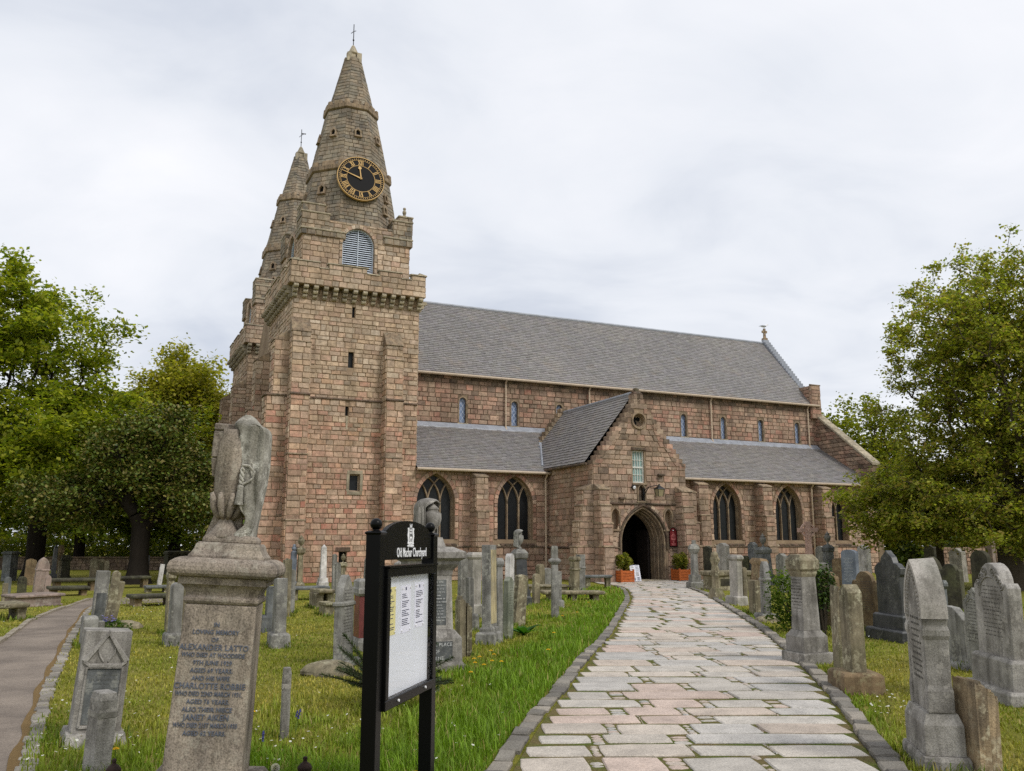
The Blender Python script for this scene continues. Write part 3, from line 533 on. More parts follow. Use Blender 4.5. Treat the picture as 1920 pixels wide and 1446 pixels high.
def slab_mesh(mb, x0, x1, y0, y1, jit, col, z=0.026):
    n = []
    def edge(ax, ay, bx, by, k):
        for i in range(k):
            t = i / k; n.append((ax + (bx-ax)*t + rng.uniform(-jit, jit)*0.6, ay + (by-ay)*t + rng.uniform(-jit, jit)*0.6))
    r = 0.02
    edge(x0+r, y0, x1-r, y0, 3); edge(x1, y0+r, x1, y1-r, 2); edge(x1-r, y1, x0+r, y1, 3); edge(x0, y1-r, x0, y0+r, 2)
    cx, cy = (x0+x1)/2, (y0+y1)/2; tx, ty = rng.uniform(-.012, .012), rng.uniform(-.012, .012); zz = z + rng.uniform(-.004, .006)
    def ins(p, d):
        dx, dy = p[0]-cx, p[1]-cy
        return (cx + dx - math.copysign(min(d, abs(dx)), dx), cy + dy - math.copysign(min(d, abs(dy)), dy))
    r0 = [(p[0], p[1], -0.02) for p in n]; r1 = [(p[0], p[1], zz-0.008) for p in n]
    r2 = []
    for p in n:
        q = ins(p, 0.009); r2.append((q[0], q[1], zz + (q[0]-cx)*tx + (q[1]-cy)*ty))
    mb.rings([r0, r1, r2], cap0=False, col=col)
slabs = []; fill = MB(); y = 4.3
while y < 41.3:
    h = rng.choice([rng.uniform(.34, .48), rng.uniform(.42, .66), rng.uniform(.5, .76)])
    xl, xr = flagx(y + h/2); x = xl + 0.04 + rng.uniform(-.03, .05); row = []
    while x < xr - 0.12:
        L = rng.choice([rng.uniform(.42, .6), rng.uniform(.55, .85), rng.uniform(.75, 1.1)])
        if xr - 0.04 - (x + L) < 0.42: L = xr - 0.04 - x
        gap = rng.choice([0.03, 0.08, 0.11, 0.16]); row.append((x, min(x + L, xr - 0.03))); gx = x + L
        if y < 17 and gx + gap < xr - .1:
            yy = y + 0.03
            while yy < y + h - .05:
                s_ = rng.uniform(.05, .12)
                if rng.random() < 0.75: slab_mesh(fill, gx + .008, gx + gap - .006, yy, yy + s_, .006, rng.choice(FLAGC[3:]), 0.02)
                yy += s_ + .012
        x = gx + gap
    tilt = rng.uniform(-.025, .025)
    for a, b in row:
        mb = MB(); d0, d1 = rng.uniform(-.01, .045), rng.uniform(-.03, .07)
        slab_mesh(mb, a, b, y + .02 + d0 + tilt*(a-xl), y + h - .02 - d1*(.5) + tilt*(a-xl), .012, vary(rng.choice(FLAGC), rng, .95, 1.16))
        slabs.append(mb)
    y += h
rest = MB()
for i, mb in enumerate(slabs):
    if i < 300: mb.build('paving_slab', M['flag'], path, col=True)
    else: rest.add(mb.v, mb.f); rest.c[-len(mb.v):] = mb.c
if rest.v: tag(rest.build('paving_slabs_far', M['flag'], path, col=True), kind='stuff')
tag(fill.build('joint_stones', M['flag'], path, col=True), kind='stuff')

def kerb_stones(parent, poly, off, length, width, h, cols, mat, jit=0.012, gap=0.012, ymax=99):
    pts = resample(poly, length[0]); i = 0
    P = [Vector((*p, 0)) for p in poly]; cum = [0]
    for a, b in zip(P, P[1:]): cum.append(cum[-1] + (b-a).length)
    def at(s):
        for k in range(len(P)-1):
            if s <= cum[k+1] or k == len(P)-2: return P[k].lerp(P[k+1], (s-cum[k]) / max(1e-6, cum[k+1]-cum[k]))
    s = 0
    while s < cum[-1] - .05:
        L = rng.uniform(*length); a, b = at(s), at(min(s + L, cum[-1])); d = (b - a)
        if d.length < .02: break
        nrm = Vector((d.y, -d.x, 0)).normalized(); d.normalize(); w = width * rng.uniform(.85, 1.15); o = off + rng.uniform(-jit, jit)
        p = [a + d*gap + nrm*(o - w/2), b - d*gap + nrm*(o - w/2), b - d*gap + nrm*(o + w/2), a + d*gap + nrm*(o + w/2)]
        p = [q + Vector((rng.uniform(-jit, jit), rng.uniform(-jit, jit), 0)) for q in p]
        c = sum(p, Vector()) / 4; hh = h * rng.uniform(.75, 1.2); mb = MB()
        r0 = [(q.x, q.y, -.05) for q in p]; r1 = [(q.x, q.y, hh*.75) for q in p]
        r2 = [(*(q.lerp(c, .14)).xy, hh + rng.uniform(-.008, .008)) for q in p]
        if a.y > ymax: break
        mb.rings([r0, r1, r2], cap0=False, col=vary(rng.choice(cols), rng, .8, 1.15))
        mb.build('kerb_stone', mat, parent, col=True); s += L
KC = [C(136, 130, 120), C(122, 117, 108), C(148, 140, 128), C(112, 107, 100)]
kb = MB(); kb.box(-.3, 6.0, -.08, .2, 6.2, -.04)
kerb_l = tag(kb.build('kerb', M['bed']), kind='structure'); kb = MB(); kb.box(2.4, 6.0, -.08, 2.8, 6.2, -.04)
kerb_r = tag(kb.build('kerb', M['bed']), kind='structure'); kb = MB(); kb.box(-3.6, 6.0, -.08, -3.2, 6.2, -.04)
kerb_a = tag(kb.build('kerb', M['bed']), kind='structure')
kerb_stones(kerb_l, PATH_Ls, -.12, (.2, .42), .15, .038, KC, M['flag'])
kerb_stones(kerb_r, PATH_Rs[:-9], .10, (.18, .36), .16, .055, KC, M['flag'])
kerb_stones(kerb_a, ASPH_Rs, .05, (.12, .22), .12, .03, [C(146, 139, 128), C(128, 122, 113), C(156, 149, 138)], M['flag'])
def asphalt_mat():
    t = NT('worn_asphalt'); v = t.coords(rnd=False); f = t.noise(v, 70, 3, 0.7); g = t.noise(v, 1.3, 5, 0.6)
    col = t.mix(t.ramp(g, [(0.35, 0.0), (0.65, 1.0)]), C(114, 104, 95), C(142, 130, 118))
    return t.principled(t.mix(1.0, col, t.ramp(f, [(0.25, 0.6), (0.75, 1.35)]), 'MULTIPLY'), 0.9, f, 0.7, 0.012, spec=0.2)
M['asphalt'] = asphalt_mat()
ap = tag(ribbon('footpath', ASPH_Ls, ASPH_Rs, 0.010, M['asphalt']), kind='structure')
ap2 = MB(); ap2.add([(-12.6, 26.6, .012), (-11.0, 24.6, .012), (-8.6, 26.4, .012), (-8.2, 27.8, .012), (-12.4, 27.9, .012)], [(0,1,2,3,4)])
ap2.build('footpath_bend', M['asphalt'], ap)
edge = MB()
pts = [Vector((*p, 0)) for p in ASPH_Ls]
for i in range(len(pts) - 1):
    d = (pts[i+1]-pts[i]).normalized(); nn = Vector((-d.y, d.x, 0)) * .1; a, b = pts[i] + d*.01, pts[i+1] - d*.01
    hh = .035 + .012*((i*7) % 3)
    edge.hexa([(*(a).xy, -.02), (*(b).xy, -.02), (*(b+nn).xy, -.02), (*(a+nn).xy, -.02)], [(*(a).xy, hh), (*(b).xy, hh), (*(b+nn).xy, hh), (*(a+nn).xy, hh)], C(150, 140, 124))
edge.build('edging', M['flag'], ap, col=True)
# brown needle litter blown against the setts
def litter_mat():
    t = NT('needle_litter'); v = t.coords(rnd=False); f = t.noise(v, 30, 5, 0.7)
    return t.principled(t.mix(f, C(104, 86, 58), C(140, 116, 80)), 0.95, f, 0.9, 0.03, spec=0.05)
inner = []
for i, p in enumerate(ASPH_Rs):
    a = Vector((*ASPH_Rs[max(i-1, 0)], 0)); b = Vector((*ASPH_Rs[min(i+1, len(ASPH_Rs)-1)], 0)); d = (b-a).normalized()
    q = Vector((*p, 0)) + Vector((-d.y, d.x, 0)) * (.07 + .025*math.sin(i*1.7)); inner.append((q.x, q.y))
tag(ribbon('needle_litter', inner, ASPH_Rs, 0.015, litter_mat()), 'brown needle litter lying along the stone edging of the asphalt path', 'litter', kind='stuff')

# ------------------------------------------------------------------ the church (local axes: x = east, y = north, z up; origin = foot of the tower's south-east corner)
church = empty('church', (-4.425, 40.478, 0), R(25))
tag(church, 'granite and sandstone church with a spired clock tower, slate roofs and gabled porch', 'church')
MW = Matrix.Translation((-4.425, 40.478, 0)) @ Matrix.Rotation(R(25), 4, 'Z')
rs = random.Random(21)
BLOCKS = []     # (score, verts, faces, col)
def addblock(vs, nrm, col):
    c = sum((Vector(v) for v in vs[4:8]), Vector()) / 4; w = MW @ c; d = CAM - w
    n = (MW.to_3x3() @ Vector(nrm)).normalized()
    a = ((Vector(vs[5])-Vector(vs[4])).cross(Vector(vs[7])-Vector(vs[4]))).length
    BLOCKS.append((a * max(0, n.dot(d.normalized())) / d.length_squared, vs, col))
class Fr:
    def __init__(s, o, S, N, T=(0, 0, 1)):
        s.o, s.S, s.N, s.T = Vector(o), Vector(S).normalized(), Vector(N).normalized(), Vector(T).normalized()
    def p(s, a, b, d=0.0): return s.o + s.S*a + s.T*b + s.N*d
def stone(fr, q, col, depth=None, gap=0.013, base=-0.02):
    """one dressed block: q = four (s,t) corners"""
    cx = sum(p[0] for p in q) / 4; cy = sum(p[1] for p in q) / 4; dd = depth if depth is not None else rs.uniform(.018, .045)
    def ins(p, g):
        dx, dy = p[0]-cx, p[1]-cy
        return (cx + math.copysign(max(abs(dx)-g, .005), dx), cy + math.copysign(max(abs(dy)-g, .005), dy))
    q = [(p[0]+rs.uniform(-.012, .012), p[1]+rs.uniform(-.009, .009)) for p in q]
    b = [fr.p(*ins(p, gap), base) for p in q]; t = [fr.p(*ins(p, gap + .012), dd + rs.uniform(-.006, .006)) for p in q]
    addblock([tuple(x) for x in b + t], fr.N, col)
def ashlar(fr, t0, t1, edges, holes=(), ch=(.18, .29), bl=(.23, .58), pal=None, depth=None, slant=True, gap=0.009):
    t = t0; k = rs.random()
    while t < t1 - .04:
        h = rs.uniform(*ch)
        if t1 - t < h * 1.5: h = t1 - t
        (a0, b0), (a1, b1) = edges(t), edges(t + h)
        if not slant: a0 = a1 = max(a0, a1) if slant is False else a0; b0 = b1 = min(b0, b1)
        segs = [(a0, b0, a1, b1)]
        for hf in holes:
            rg = [hf(t + h*f) for f in (.02, .25, .5, .75, .98)]; rg = [r for r in rg if r]
            if not rg: continue
            ha, hb = min(r[0] for r in rg), max(r[1] for r in rg); ns = []
            for (p0, q0, p1, q1) in segs:
                if hb <= max(p0, p1) or ha >= min(q0, q1): ns.append((p0, q0, p1, q1)); continue
                if ha > max(p0, p1) + .05: ns.append((p0, ha, p1, ha))
                if hb < min(q0, q1) - .05: ns.append((hb, q0, hb, q1))
            segs = ns
        for (p0, q0, p1, q1) in segs:
            cuts = [0.0]; W = min(q0-p0, q1-p1)
            if W < .06: continue
            s = rs.uniform(.15, .5) if W > .9 else 0
            s = max(0, s)
            if s: cuts.append(s / W)
            while True:
                L = rs.uniform(*bl); s += L
                if W - s < bl[0]*.6: break
                cuts.append(s / W)
            cuts.append(1.0)
            for u, v in zip(cuts, cuts[1:]):
                q = [(p0+(q0-p0)*u, t), (p0+(q0-p0)*v, t), (p1+(q1-p1)*v, t+h), (p1+(q1-p1)*u, t+h)]
                c = pal(fr.p((q[0][0]+q[1][0])/2, t + h/2)); f = rs.uniform(.88, 1.1); c2 = pal(fr.p((q[0][0]+q[1][0])/2, t + h/2)); c = tuple(a*.6 + b*.4 for a, b in zip(c, c2))
                stone(fr, q, tuple(x*f for x in c), depth, gap)
        t += h
def P_(lst, k=1.34):
    out = []
    for c in lst:
        q = C(*c); L = .35*q[0] + .45*q[1] + .2*q[2]; tan = (L*1.18, L*.97, L*.83); out.append(tuple((a*.56 + b*.44)*k for a, b in zip(q, tan)))
    return out
LOW = P_([(184,136,108),(192,150,120),(176,112,86),(154,124,98),(198,162,128),(186,104,78),(150,126,106),(196,144,100),(170,132,110)])
UP = P_([(178,154,122),(164,144,116),(188,164,132),(182,142,114),(152,138,118),(190,172,146),(176,146,106),(166,136,110),(184,152,114)], 1.28)
SPI = [C(*c, 1.1) for c in ((128,121,108),(138,130,116),(118,112,102),(146,137,120),(124,118,107),(148,136,116),(112,106,98))]
NAV = P_([(160,118,92),(138,104,84),(172,124,94),(118,96,80),(178,108,82),(150,124,102),(166,136,108),(128,100,82)], 1.36)
POR = P_([(164,130,104),(150,118,96),(154,132,110),(172,124,98),(178,152,124),(130,106,90),(160,112,90),(142,122,102)], 1.4)
AIS = P_([(176,132,106),(186,146,116),(164,112,90),(150,120,98),(178,118,92),(190,156,126),(146,116,100)])
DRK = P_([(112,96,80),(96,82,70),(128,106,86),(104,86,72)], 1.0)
def tower_pal(p):
    f = min(1, max(0, (p.z - 4.5) / 5.5)); return rs.choice(UP if rs.random() < f else LOW)
def cap_pal(p):
    f = min(1, max(0, (p.z - 15.5) / 2.5)); return rs.choice(SPI if rs.random() < f * .9 else UP)
def pal(lst): return lambda p: rs.choice(lst)
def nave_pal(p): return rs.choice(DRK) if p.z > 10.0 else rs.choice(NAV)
def hrect(s0, s1, t0, t1): return lambda t: (s0, s1) if t0 - .02 < t < t1 + .02 else None
def arch_pts(w, zs, rise, n=10):
    """pointed arch outline from (-w,zs) over the apex to (w,zs)"""
    r = (w*w + rise*rise) / (2*w); cx = r - w      # arc centres at (+-cx, zs)
    th = math.asin(min(1, rise / r)) if cx >= 0 else math.acos((-cx)/r)
    th = math.atan2(rise, cx) if True else th
    L = [(cx - r*math.cos(th*i/n), zs + r*math.sin(th*i/n)) for i in range(n+1)]
    return L + [(-x, z) for x, z in L[-2::-1]]
def arch_half(w, zs, rise, t):
    """half width of the pointed arch at height t"""
    if t <= zs: return w
    r = (w*w + rise*rise) / (2*w); cx = r - w; d = r*r - (t-zs)**2
    return max(0, math.sqrt(max(0, d)) - cx)
def harch(c, w, z0, zs, rise, pad=0.0):
    return lambda t: None if (t < z0 or t > zs + rise + pad) else (c - arch_half(w+pad, zs, rise+pad, t) - .0, c + arch_half(w+pad, zs, rise+pad, t))
def wall_face(mb, fr, outer, holes, reveal, col=None):
    loops = [[Vector((a, b, 0)) for a, b in outer]] + [[Vector((a, b, 0)) for a, b in h] for h in holes]
    flat = [p for l in loops for p in l]
    mb.add([fr.p(p.x, p.y) for p in flat], [list(t) for t in tessellate_polygon(loops)], col)
    for h in holes:
        n = len(h); vs = [fr.p(a, b) for a, b in h] + [fr.p(a, b, -reveal) for a, b in h]
        mb.add(vs, [(i, (i+1) % n, (i+1) % n + n, i + n) for i in range(n)], col)
def panel(mb, fr, poly, d):
    tri = tessellate_polygon([[Vector((a, b, 0)) for a, b in poly]]); mb.add([fr.p(a, b, d) for a, b in poly], [list(t) for t in tri])
def voussoirs(fr, c, w, zs, rise, z0, thick, n, pl, depth=.06, jambs=True):
    a = arch_pts(w, zs, rise, n); b = arch_pts(w + thick, zs, rise + thick*1.15, n)
    for i in range(len(a)-1):
        q = [(c+a[i][0], a[i][1]), (c+a[i+1][0], a[i+1][1]), (c+b[i+1][0], b[i+1][1]), (c+b[i][0], b[i][1])]
        cx = sum(p[0] for p in q)/4; cy = sum(p[1] for p in q)/4
        qq = [(cx+(p[0]-cx)*.96, cy+(p[1]-cy)*.96) for p in q]; f = rs.uniform(.85, 1.15); col = tuple(x*f for x in rs.choice(pl))
        addblock([tuple(fr.p(*p, -.02)) for p in qq] + [tuple(fr.p(cx+(p[0]-cx)*.9, cy+(p[1]-cy)*.9, depth)) for p in q], fr.N, col)
    if jambs:
        z = z0
        while z < zs - .05:
            h = min(rs.uniform(.22, .36), zs - z)
            for s in (-1, 1):
                q = [(c+s*w, z), (c+s*(w+thick), z), (c+s*(w+thick), z+h), (c+s*w, z+h)]
                if s < 0: q = q[::-1]
                stone(fr, q, vary(rs.choice(pl), rs, .85, 1.15), depth, .012)
            z += h
def bar(mb, fr, pts, hw, d0, d1):
    """flat stone bar following (s,t) points"""
    P = [Vector((a, b)) for a, b in pts]; rg = []
    for i, p in enumerate(P):
        d = (P[min(i+1, len(P)-1)] - P[max(i-1, 0)]).normalized(); n = Vector((-d.y, d.x)) * hw
        rg.append([tuple(fr.p(p.x+n.x, p.y+n.y, d0)), tuple(fr.p(p.x-n.x, p.y-n.y, d0)), tuple(fr.p(p.x-n.x*.55, p.y-n.y*.55, d1)), tuple(fr.p(p.x+n.x*.55, p.y+n.y*.55, d1))])
    mb.rings(rg)
SOUTH = Fr((0, 0, 0), (1, 0, 0), (0, -1, 0))
def boxstone(name, fr, s0, s1, z0, z1, d, pl, sides=True, cap=0.0, parent=None, ch=(.2,.32)):
    """a stone-faced pier standing proud of frame fr by d"""
    mb = MB(); mb.hexa([fr.p(s0, z0, -.05), fr.p(s1, z0, -.05), fr.p(s1, z0, d), fr.p(s0, z0, d)], [fr.p(s0, z1, -.05), fr.p(s1, z1, -.05), fr.p(s1, z1, d), fr.p(s0, z1, d)])
    o = mb.build(name, M['mortar'], parent or church)
    f2 = Fr(fr.p(0, 0, d), fr.S, fr.N, fr.T); ashlar(f2, z0, z1, lambda t: (s0, s1), pal=pl, ch=ch, bl=(.3, .6))
    if sides:
        fl = Fr(fr.p(s0, 0, 0), fr.N, -fr.S, fr.T); ashlar(fl, z0, z1, lambda t: (0, d), pal=pl, ch=ch, bl=(.3, .6))
        f3 = Fr(fr.p(s1, 0, 0), fr.N, fr.S, fr.T); ashlar(f3, z0, z1, lambda t: (0, d), pal=pl, ch=ch, bl=(.3, .6))
    if cap:
        mb = MB(); mb.hexa([fr.p(s0-.04, z1, 0), fr.p(s1+.04, z1, 0), fr.p(s1+.04, z1, d+.07), fr.p(s0-.04, z1, d+.07)],
                           [fr.p(s0-.02, z1+cap, 0), fr.p(s1+.02, z1+cap, 0), fr.p(s1+.02, z1+.07, d+.04), fr.p(s0-.02, z1+.07, d+.04)])
        mb.build('weathering', M['dressing'], o, bevel=.015)
    return o
def butt(fr, s0, s1, stages, pl, topcap=.5):
    """stages: (z0,z1,proj) from the ground up; a sloped weathering closes each"""
    for i, (z0, z1, d) in enumerate(stages):
        last = i == len(stages)-1
        boxstone('buttress', fr, s0, s1, z0, z1, d, pl, cap=topcap if last else .16)
def string(name, fr, s0, s1, z, d=.09, h=.14, mat='dressing_dark', off=0.0):
    mb = MB(); prof = [(-.02, z), (off+d, z+h*.25), (off+d, z+h*.6), (-.02+off, z+h)]
    mb.rings([[tuple(fr.p(s, b, a)) for a, b in prof] for s in (s0, s1)]); return mb.build(name, M[mat], church, bevel=.008)

# ---- towers
cor = MB()
def corbel_mesh():
    for k, (y0, z0) in enumerate(((-.19, 0), (-.32, .185), (-.46, .37))):
        cor.rings([[(x*w_, .02, z0), (x*w_, y0+.05, z0), (x*w_, y0, z0+.06), (x*w_, y0, z0+.13), (x*w_, y0+.04, z0+.172), (x*w_, .02, z0+.172)] for x, w_ in ((-.1, 1), (-.082, 1), (.082, 1), (.1, 1))], col=None)
    return cor.build('corbel', M['coping'], None)
corbel0 = corbel_mesh(); corbel_used = []
def put_corbel(loc, rz):
    o = corbel0 if not corbel_used else corbel0.copy()
    if corbel_used: sc.collection.objects.link(o)
    o.parent = church; o.location = loc; o.rotation_euler = (0, 0, rz); corbel_used.append(o)
def lucarne(fr, s, t, k=1.0, parent=None):
    mb = MB(); w, h = .17*k, .42*k; fn = lambda a, b, d: fr.p(s+a, t+b, d)
    mb.prism([(-w, 0), (-w*.62, 0), (-w*.62, h*.55), (0, h*.8), (w*.62, h*.55), (w*.62, 0), (w, 0), (w, h*.6), (w*1.25, h*.6), (0, h*1.12), (-w*1.25, h*.6), (-w, h*.6)], fn, -.1, .13*k)
    mb.prism([(-w*1.1, -.08), (w*1.1, -.08), (w*1.1, 0), (-w*1.1, 0)], fn, -.1, .15*k)
    o = mb.build('lucarne', M['dressing'], parent)
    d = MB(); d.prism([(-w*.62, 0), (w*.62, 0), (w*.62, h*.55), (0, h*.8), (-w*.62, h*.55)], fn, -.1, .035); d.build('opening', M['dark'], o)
def louvre_window(fr, c, z0, zs, w, rise):
    """big belfry opening with slatted louvres"""
    o = MB(); a = [(c+x, z) for x, z in arch_pts(w, zs, rise, 10)]; poly = [(c-w, z0), (c+w, z0)] + a[::-1]
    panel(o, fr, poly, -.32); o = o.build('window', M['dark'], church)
    f = MB(); bar(f, fr, [(c-w+.03, z0)] + [(c+x*.965, z) for x, z in arch_pts(w, zs, rise-.03, 10)] + [(c+w-.03, z0)], .035, -.3, -.1); bar(f, fr, [(c, z0), (c, zs+rise-.05)], .03, -.3, -.09)
    f.build('frame', M['louvre'], o)
    z = z0 + .06
    while z < zs + rise - .1:
        hw = arch_half(w-.05, zs, rise-.06, z+.03)
        for s in (-1, 1):
            if hw > .12:
                x0, x1 = (c+.03, c+hw) if s > 0 else (c-hw, c-.03)
                b = MB(); b.hexa([fr.p(x0, z, -.12), fr.p(x1, z, -.12), fr.p(x1, z+.02, -.22), fr.p(x0, z+.02, -.22)], [fr.p(x0, z+.052, -.16), fr.p(x1, z+.052, -.16), fr.p(x1, z+.07, -.24), fr.p(x0, z+.07, -.24)])
                b.build('slat', M['louvre'], o)
        z += .105
def slit(fr, s, z0, z1, w, mat='glass'):
    mb = MB(); panel(mb, fr, [(s-w/2, z0), (s+w/2, z0), (s+w/2, z1), (s-w/2, z1)], -.2); return mb.build('slit_window', M[mat], church)
def tower(vc, main):
    u0, u1, v0, v1 = -5.9, 0.0, vc-2.95, vc+2.95
    S = Fr((0, v0, 0), (1, 0, 0), (0, -1, 0)); Wf = Fr((u0, 0, 0), (0, -1, 0), (-1, 0, 0)); E = Fr((u1, 0, 0), (0, 1, 0), (1, 0, 0))
    core = MB(); holes = []; hf = []
    if main:
        for s, a, b, w in ((-3.14, 11.85, 12.36, .14), (-3.19, 9.5, 10.24, .26), (-3.3, 7.3, 7.73, .15), (-2.85, 3.95, 4.68, .46), (-3.27, .5, 1.3, .34)):
            holes.append([(s-w/2, a), (s+w/2, a), (s+w/2, b), (s-w/2, b)]); hf.append(hrect(s-w/2, s+w/2, a, b))
    wall_face(core, S, [(u0, -.1), (u1, -.1), (u1, 13.1), (u0, 13.1)], holes, .3)
    core.add([(u0,v0,-.1),(u0,v1,-.1),(u0,v1,13.1),(u0,v0,13.1),(u1,v0,-.1),(u1,v1,-.1),(u1,v1,13.1),(u1,v0,13.1)], [(0,1,2,3),(4,5,6,7),(1,5,6,2),(2,3,7,6)])
    tw = core.build('tower', M['mortar'], church)
    ashlar(S, 0 if main else 8, 8.0, lambda t: (u0, u1), hf, pal=tower_pal); ashlar(S, 8.0, 12.98, lambda t: (u0, u1), hf, pal=tower_pal)
    ashlar(Wf, 0, 8.0, lambda t: (-v1, -v0), pal=tower_pal); ashlar(Wf, 8.0, 12.98, lambda t: (-v1, -v0), pal=tower_pal)
    if main: ashlar(E, 5.0, 12.98, lambda t: (v0, v1), pal=tower_pal)
    # buttresses
    if main:
        butt(S, -5.95, -5.15, [(0, 2.6, .86), (2.6, 5.4, .78), (5.4, 8.0, .7), (8.0, 10.35, .6), (10.35, 10.85, .52)], tower_pal, .75)
        butt(S, -1.68, -.9, [(0, 2.6, .86), (2.6, 5.4, .78), (5.4, 8.0, .7), (8.0, 9.9, .6), (9.9, 10.6, .52)], tower_pal, .75)
    for a in (v0 + .02, v1 - .9): butt(Wf, -(a+.86), -a, [(0, 2.8, 1.05), (2.8, 8.0, .95), (8.0, 10.5, .7)], tower_pal, .55)
    for fr, a, b in ((S, u0, u1), (Wf, -v1, -v0)):
        string('string_course', fr, a, b, 7.96)
    if main:
        for a, b, d in ((-5.98, -5.12, .72), (-1.71, -.87, .72)): string('string_course', Fr(S.p(0, 0, d), S.S, S.N), a, b, 7.97, .07)
        string('string_course', Fr((u0-.97, 0, 0), (0, -1, 0), (-1, 0, 0)), -(v0+.9), -v0, 7.97, .07)
        string('string_course', Fr((0, v0, 0), (1, 0, 0), (0, -1, 0)), u0-1.0, u0-.06, 7.97, .07)
    # machicolated parapet
    for i in range(14):
        if main: put_corbel((u0 + .03 + i*.449, v0, 12.51), 0)
        put_corbel((u0, v0 + .22 + i*.43, 12.51), R(-90))
        if main and i < 7: put_corbel((u1, v0 + .25 + i*.43, 12.51), R(90))
    for i in range(14):
        if not main: put_corbel((u0 + .03 + i*.449, v0, 12.51), 0)
    pr = MB(); th = .32; o = .45
    x0, x1, y0, y1 = u0-o+.2, u1+o-.3, v0-o, v1+o-.2
    for bx_ in ((x0, y0, x1, y0+th), (x0, y1-th, x1, y1), (x0, y0+th, x0+th, y1-th), (x1-th, y0+th, x1, y1-th)): pr.box(bx_[0], bx_[1], 13.06, bx_[2], bx_[3], 13.86)
    pr.box(x0+.3, y0+.3, 13.3, x1-.3, y1-.3, 13.4); par = pr.build('parapet', M['mortar'], church)
    PS = Fr((0, y0, 0), (1, 0, 0), (0, -1, 0)); PW = Fr((x0, 0, 0), (0, -1, 0), (-1, 0, 0)); PE = Fr((x1, 0, 0), (0, 1, 0), (1, 0, 0))
    for fr, a, b in ((PS, x0, x1), (PW, -y1, -y0), (PE, y0, y1)):
        ashlar(fr, 13.07, 13.86, lambda t: (a, b), pal=pal(UP), ch=(.24, .3), bl=(.3, .6))
        L = b - a; cuts = [0, .20, .27, .55, .645, .81, .895, 1.0]      # long merlons, short shallow crenels
        for k in range(7):
            p, q = a + L*cuts[k], a + L*cuts[k+1]; hi = k % 2 == 0; c = MB(); zt = 14.1 if hi else 13.84
            if hi: c.hexa([fr.p(p, 13.85, .0), fr.p(q, 13.85, .0), fr.p(q, 13.85, -th), fr.p(p, 13.85, -th)], [fr.p(p, zt, .0), fr.p(q, zt, .0), fr.p(q, zt, -th), fr.p(p, zt, -th)])
            if hi: ashlar(fr, 13.86, zt, lambda t: (p, q), pal=pal(UP), ch=(.2, .21), bl=(.3, .6))
            e_ = .05 if hi else -.01
            c.hexa([fr.p(p-e_, zt, .07), fr.p(q+e_, zt, .07), fr.p(q+e_, zt, -th-.03), fr.p(p-e_, zt, -th-.03)], [fr.p(p-e_, zt+.05, .06), fr.p(q+e_, zt+.05, .06), fr.p(q+e_, zt+.13, -th), fr.p(p-e_, zt+.13, -th)])
            c.build('coping_stone', M['coping'], par)
    # cap house
    a0, a1, b0, b1 = -5.5, -.38, vc-2.45, vc+2.45; ct = 16.55
    CS = Fr((0, b0, 0), (1, 0, 0), (0, -1, 0)); CW = Fr((a0, 0, 0), (0, -1, 0), (-1, 0, 0)); CE = Fr((a1, 0, 0), (0, 1, 0), (1, 0, 0))
    lw, lz0, lzs, lr = .76, 14.2, 15.55, .78; lc = -2.88
    cb = MB(); arch = [(lc-lw, lz0), (lc+lw, lz0)] + [(lc+x, z) for x, z in arch_pts(lw, lzs, lr, 10)][::-1]
    archw = [(-vc-lw, lz0), (-vc+lw, lz0)] + [(-vc+x, z) for x, z in arch_pts(lw, lzs, lr, 10)][::-1]
    wall_face(cb, CS, [(a0, 13.1), (a1, 13.1), (a1, ct), (a0, ct)], [arch] if main else [], .35)
    wall_face(cb, CW, [(-b1, 13.1), (-b0, 13.1), (-b0, ct), (-b1, ct)], [archw], .35)
    cb.add([(a1,b0,13.1),(a1,b1,13.1),(a1,b1,ct),(a1,b0,ct),(a0,b1,13.1),(a0,b1,ct),(a0,b0,ct)], [(0,1,2,3),(4,1,2,5),(6,3,2,5)])
    cb.build('cap_house', M['mortar'], church)
    ashlar(CS, 13.9, ct, lambda t: (a0, a1), [harch(lc, lw, lz0, lzs, lr, .16)] if main else [], pal=cap_pal)
    ashlar(CW, 13.9, ct, lambda t: (-b1, -b0), [harch(-vc, lw, lz0, lzs, lr, .16)], pal=cap_pal)
    ashlar(CE, 13.9, ct, lambda t: (b0, b1), pal=cap_pal)
    if main: voussoirs(CS, lc, lw, lzs, lr, lz0, .17, 7, UP); louvre_window(CS, lc, lz0, lzs, lw, lr)
    voussoirs(CW, -vc, lw, lzs, lr, lz0, .17, 7, UP); louvre_window(CW, -vc, lz0, lzs, lw, lr)
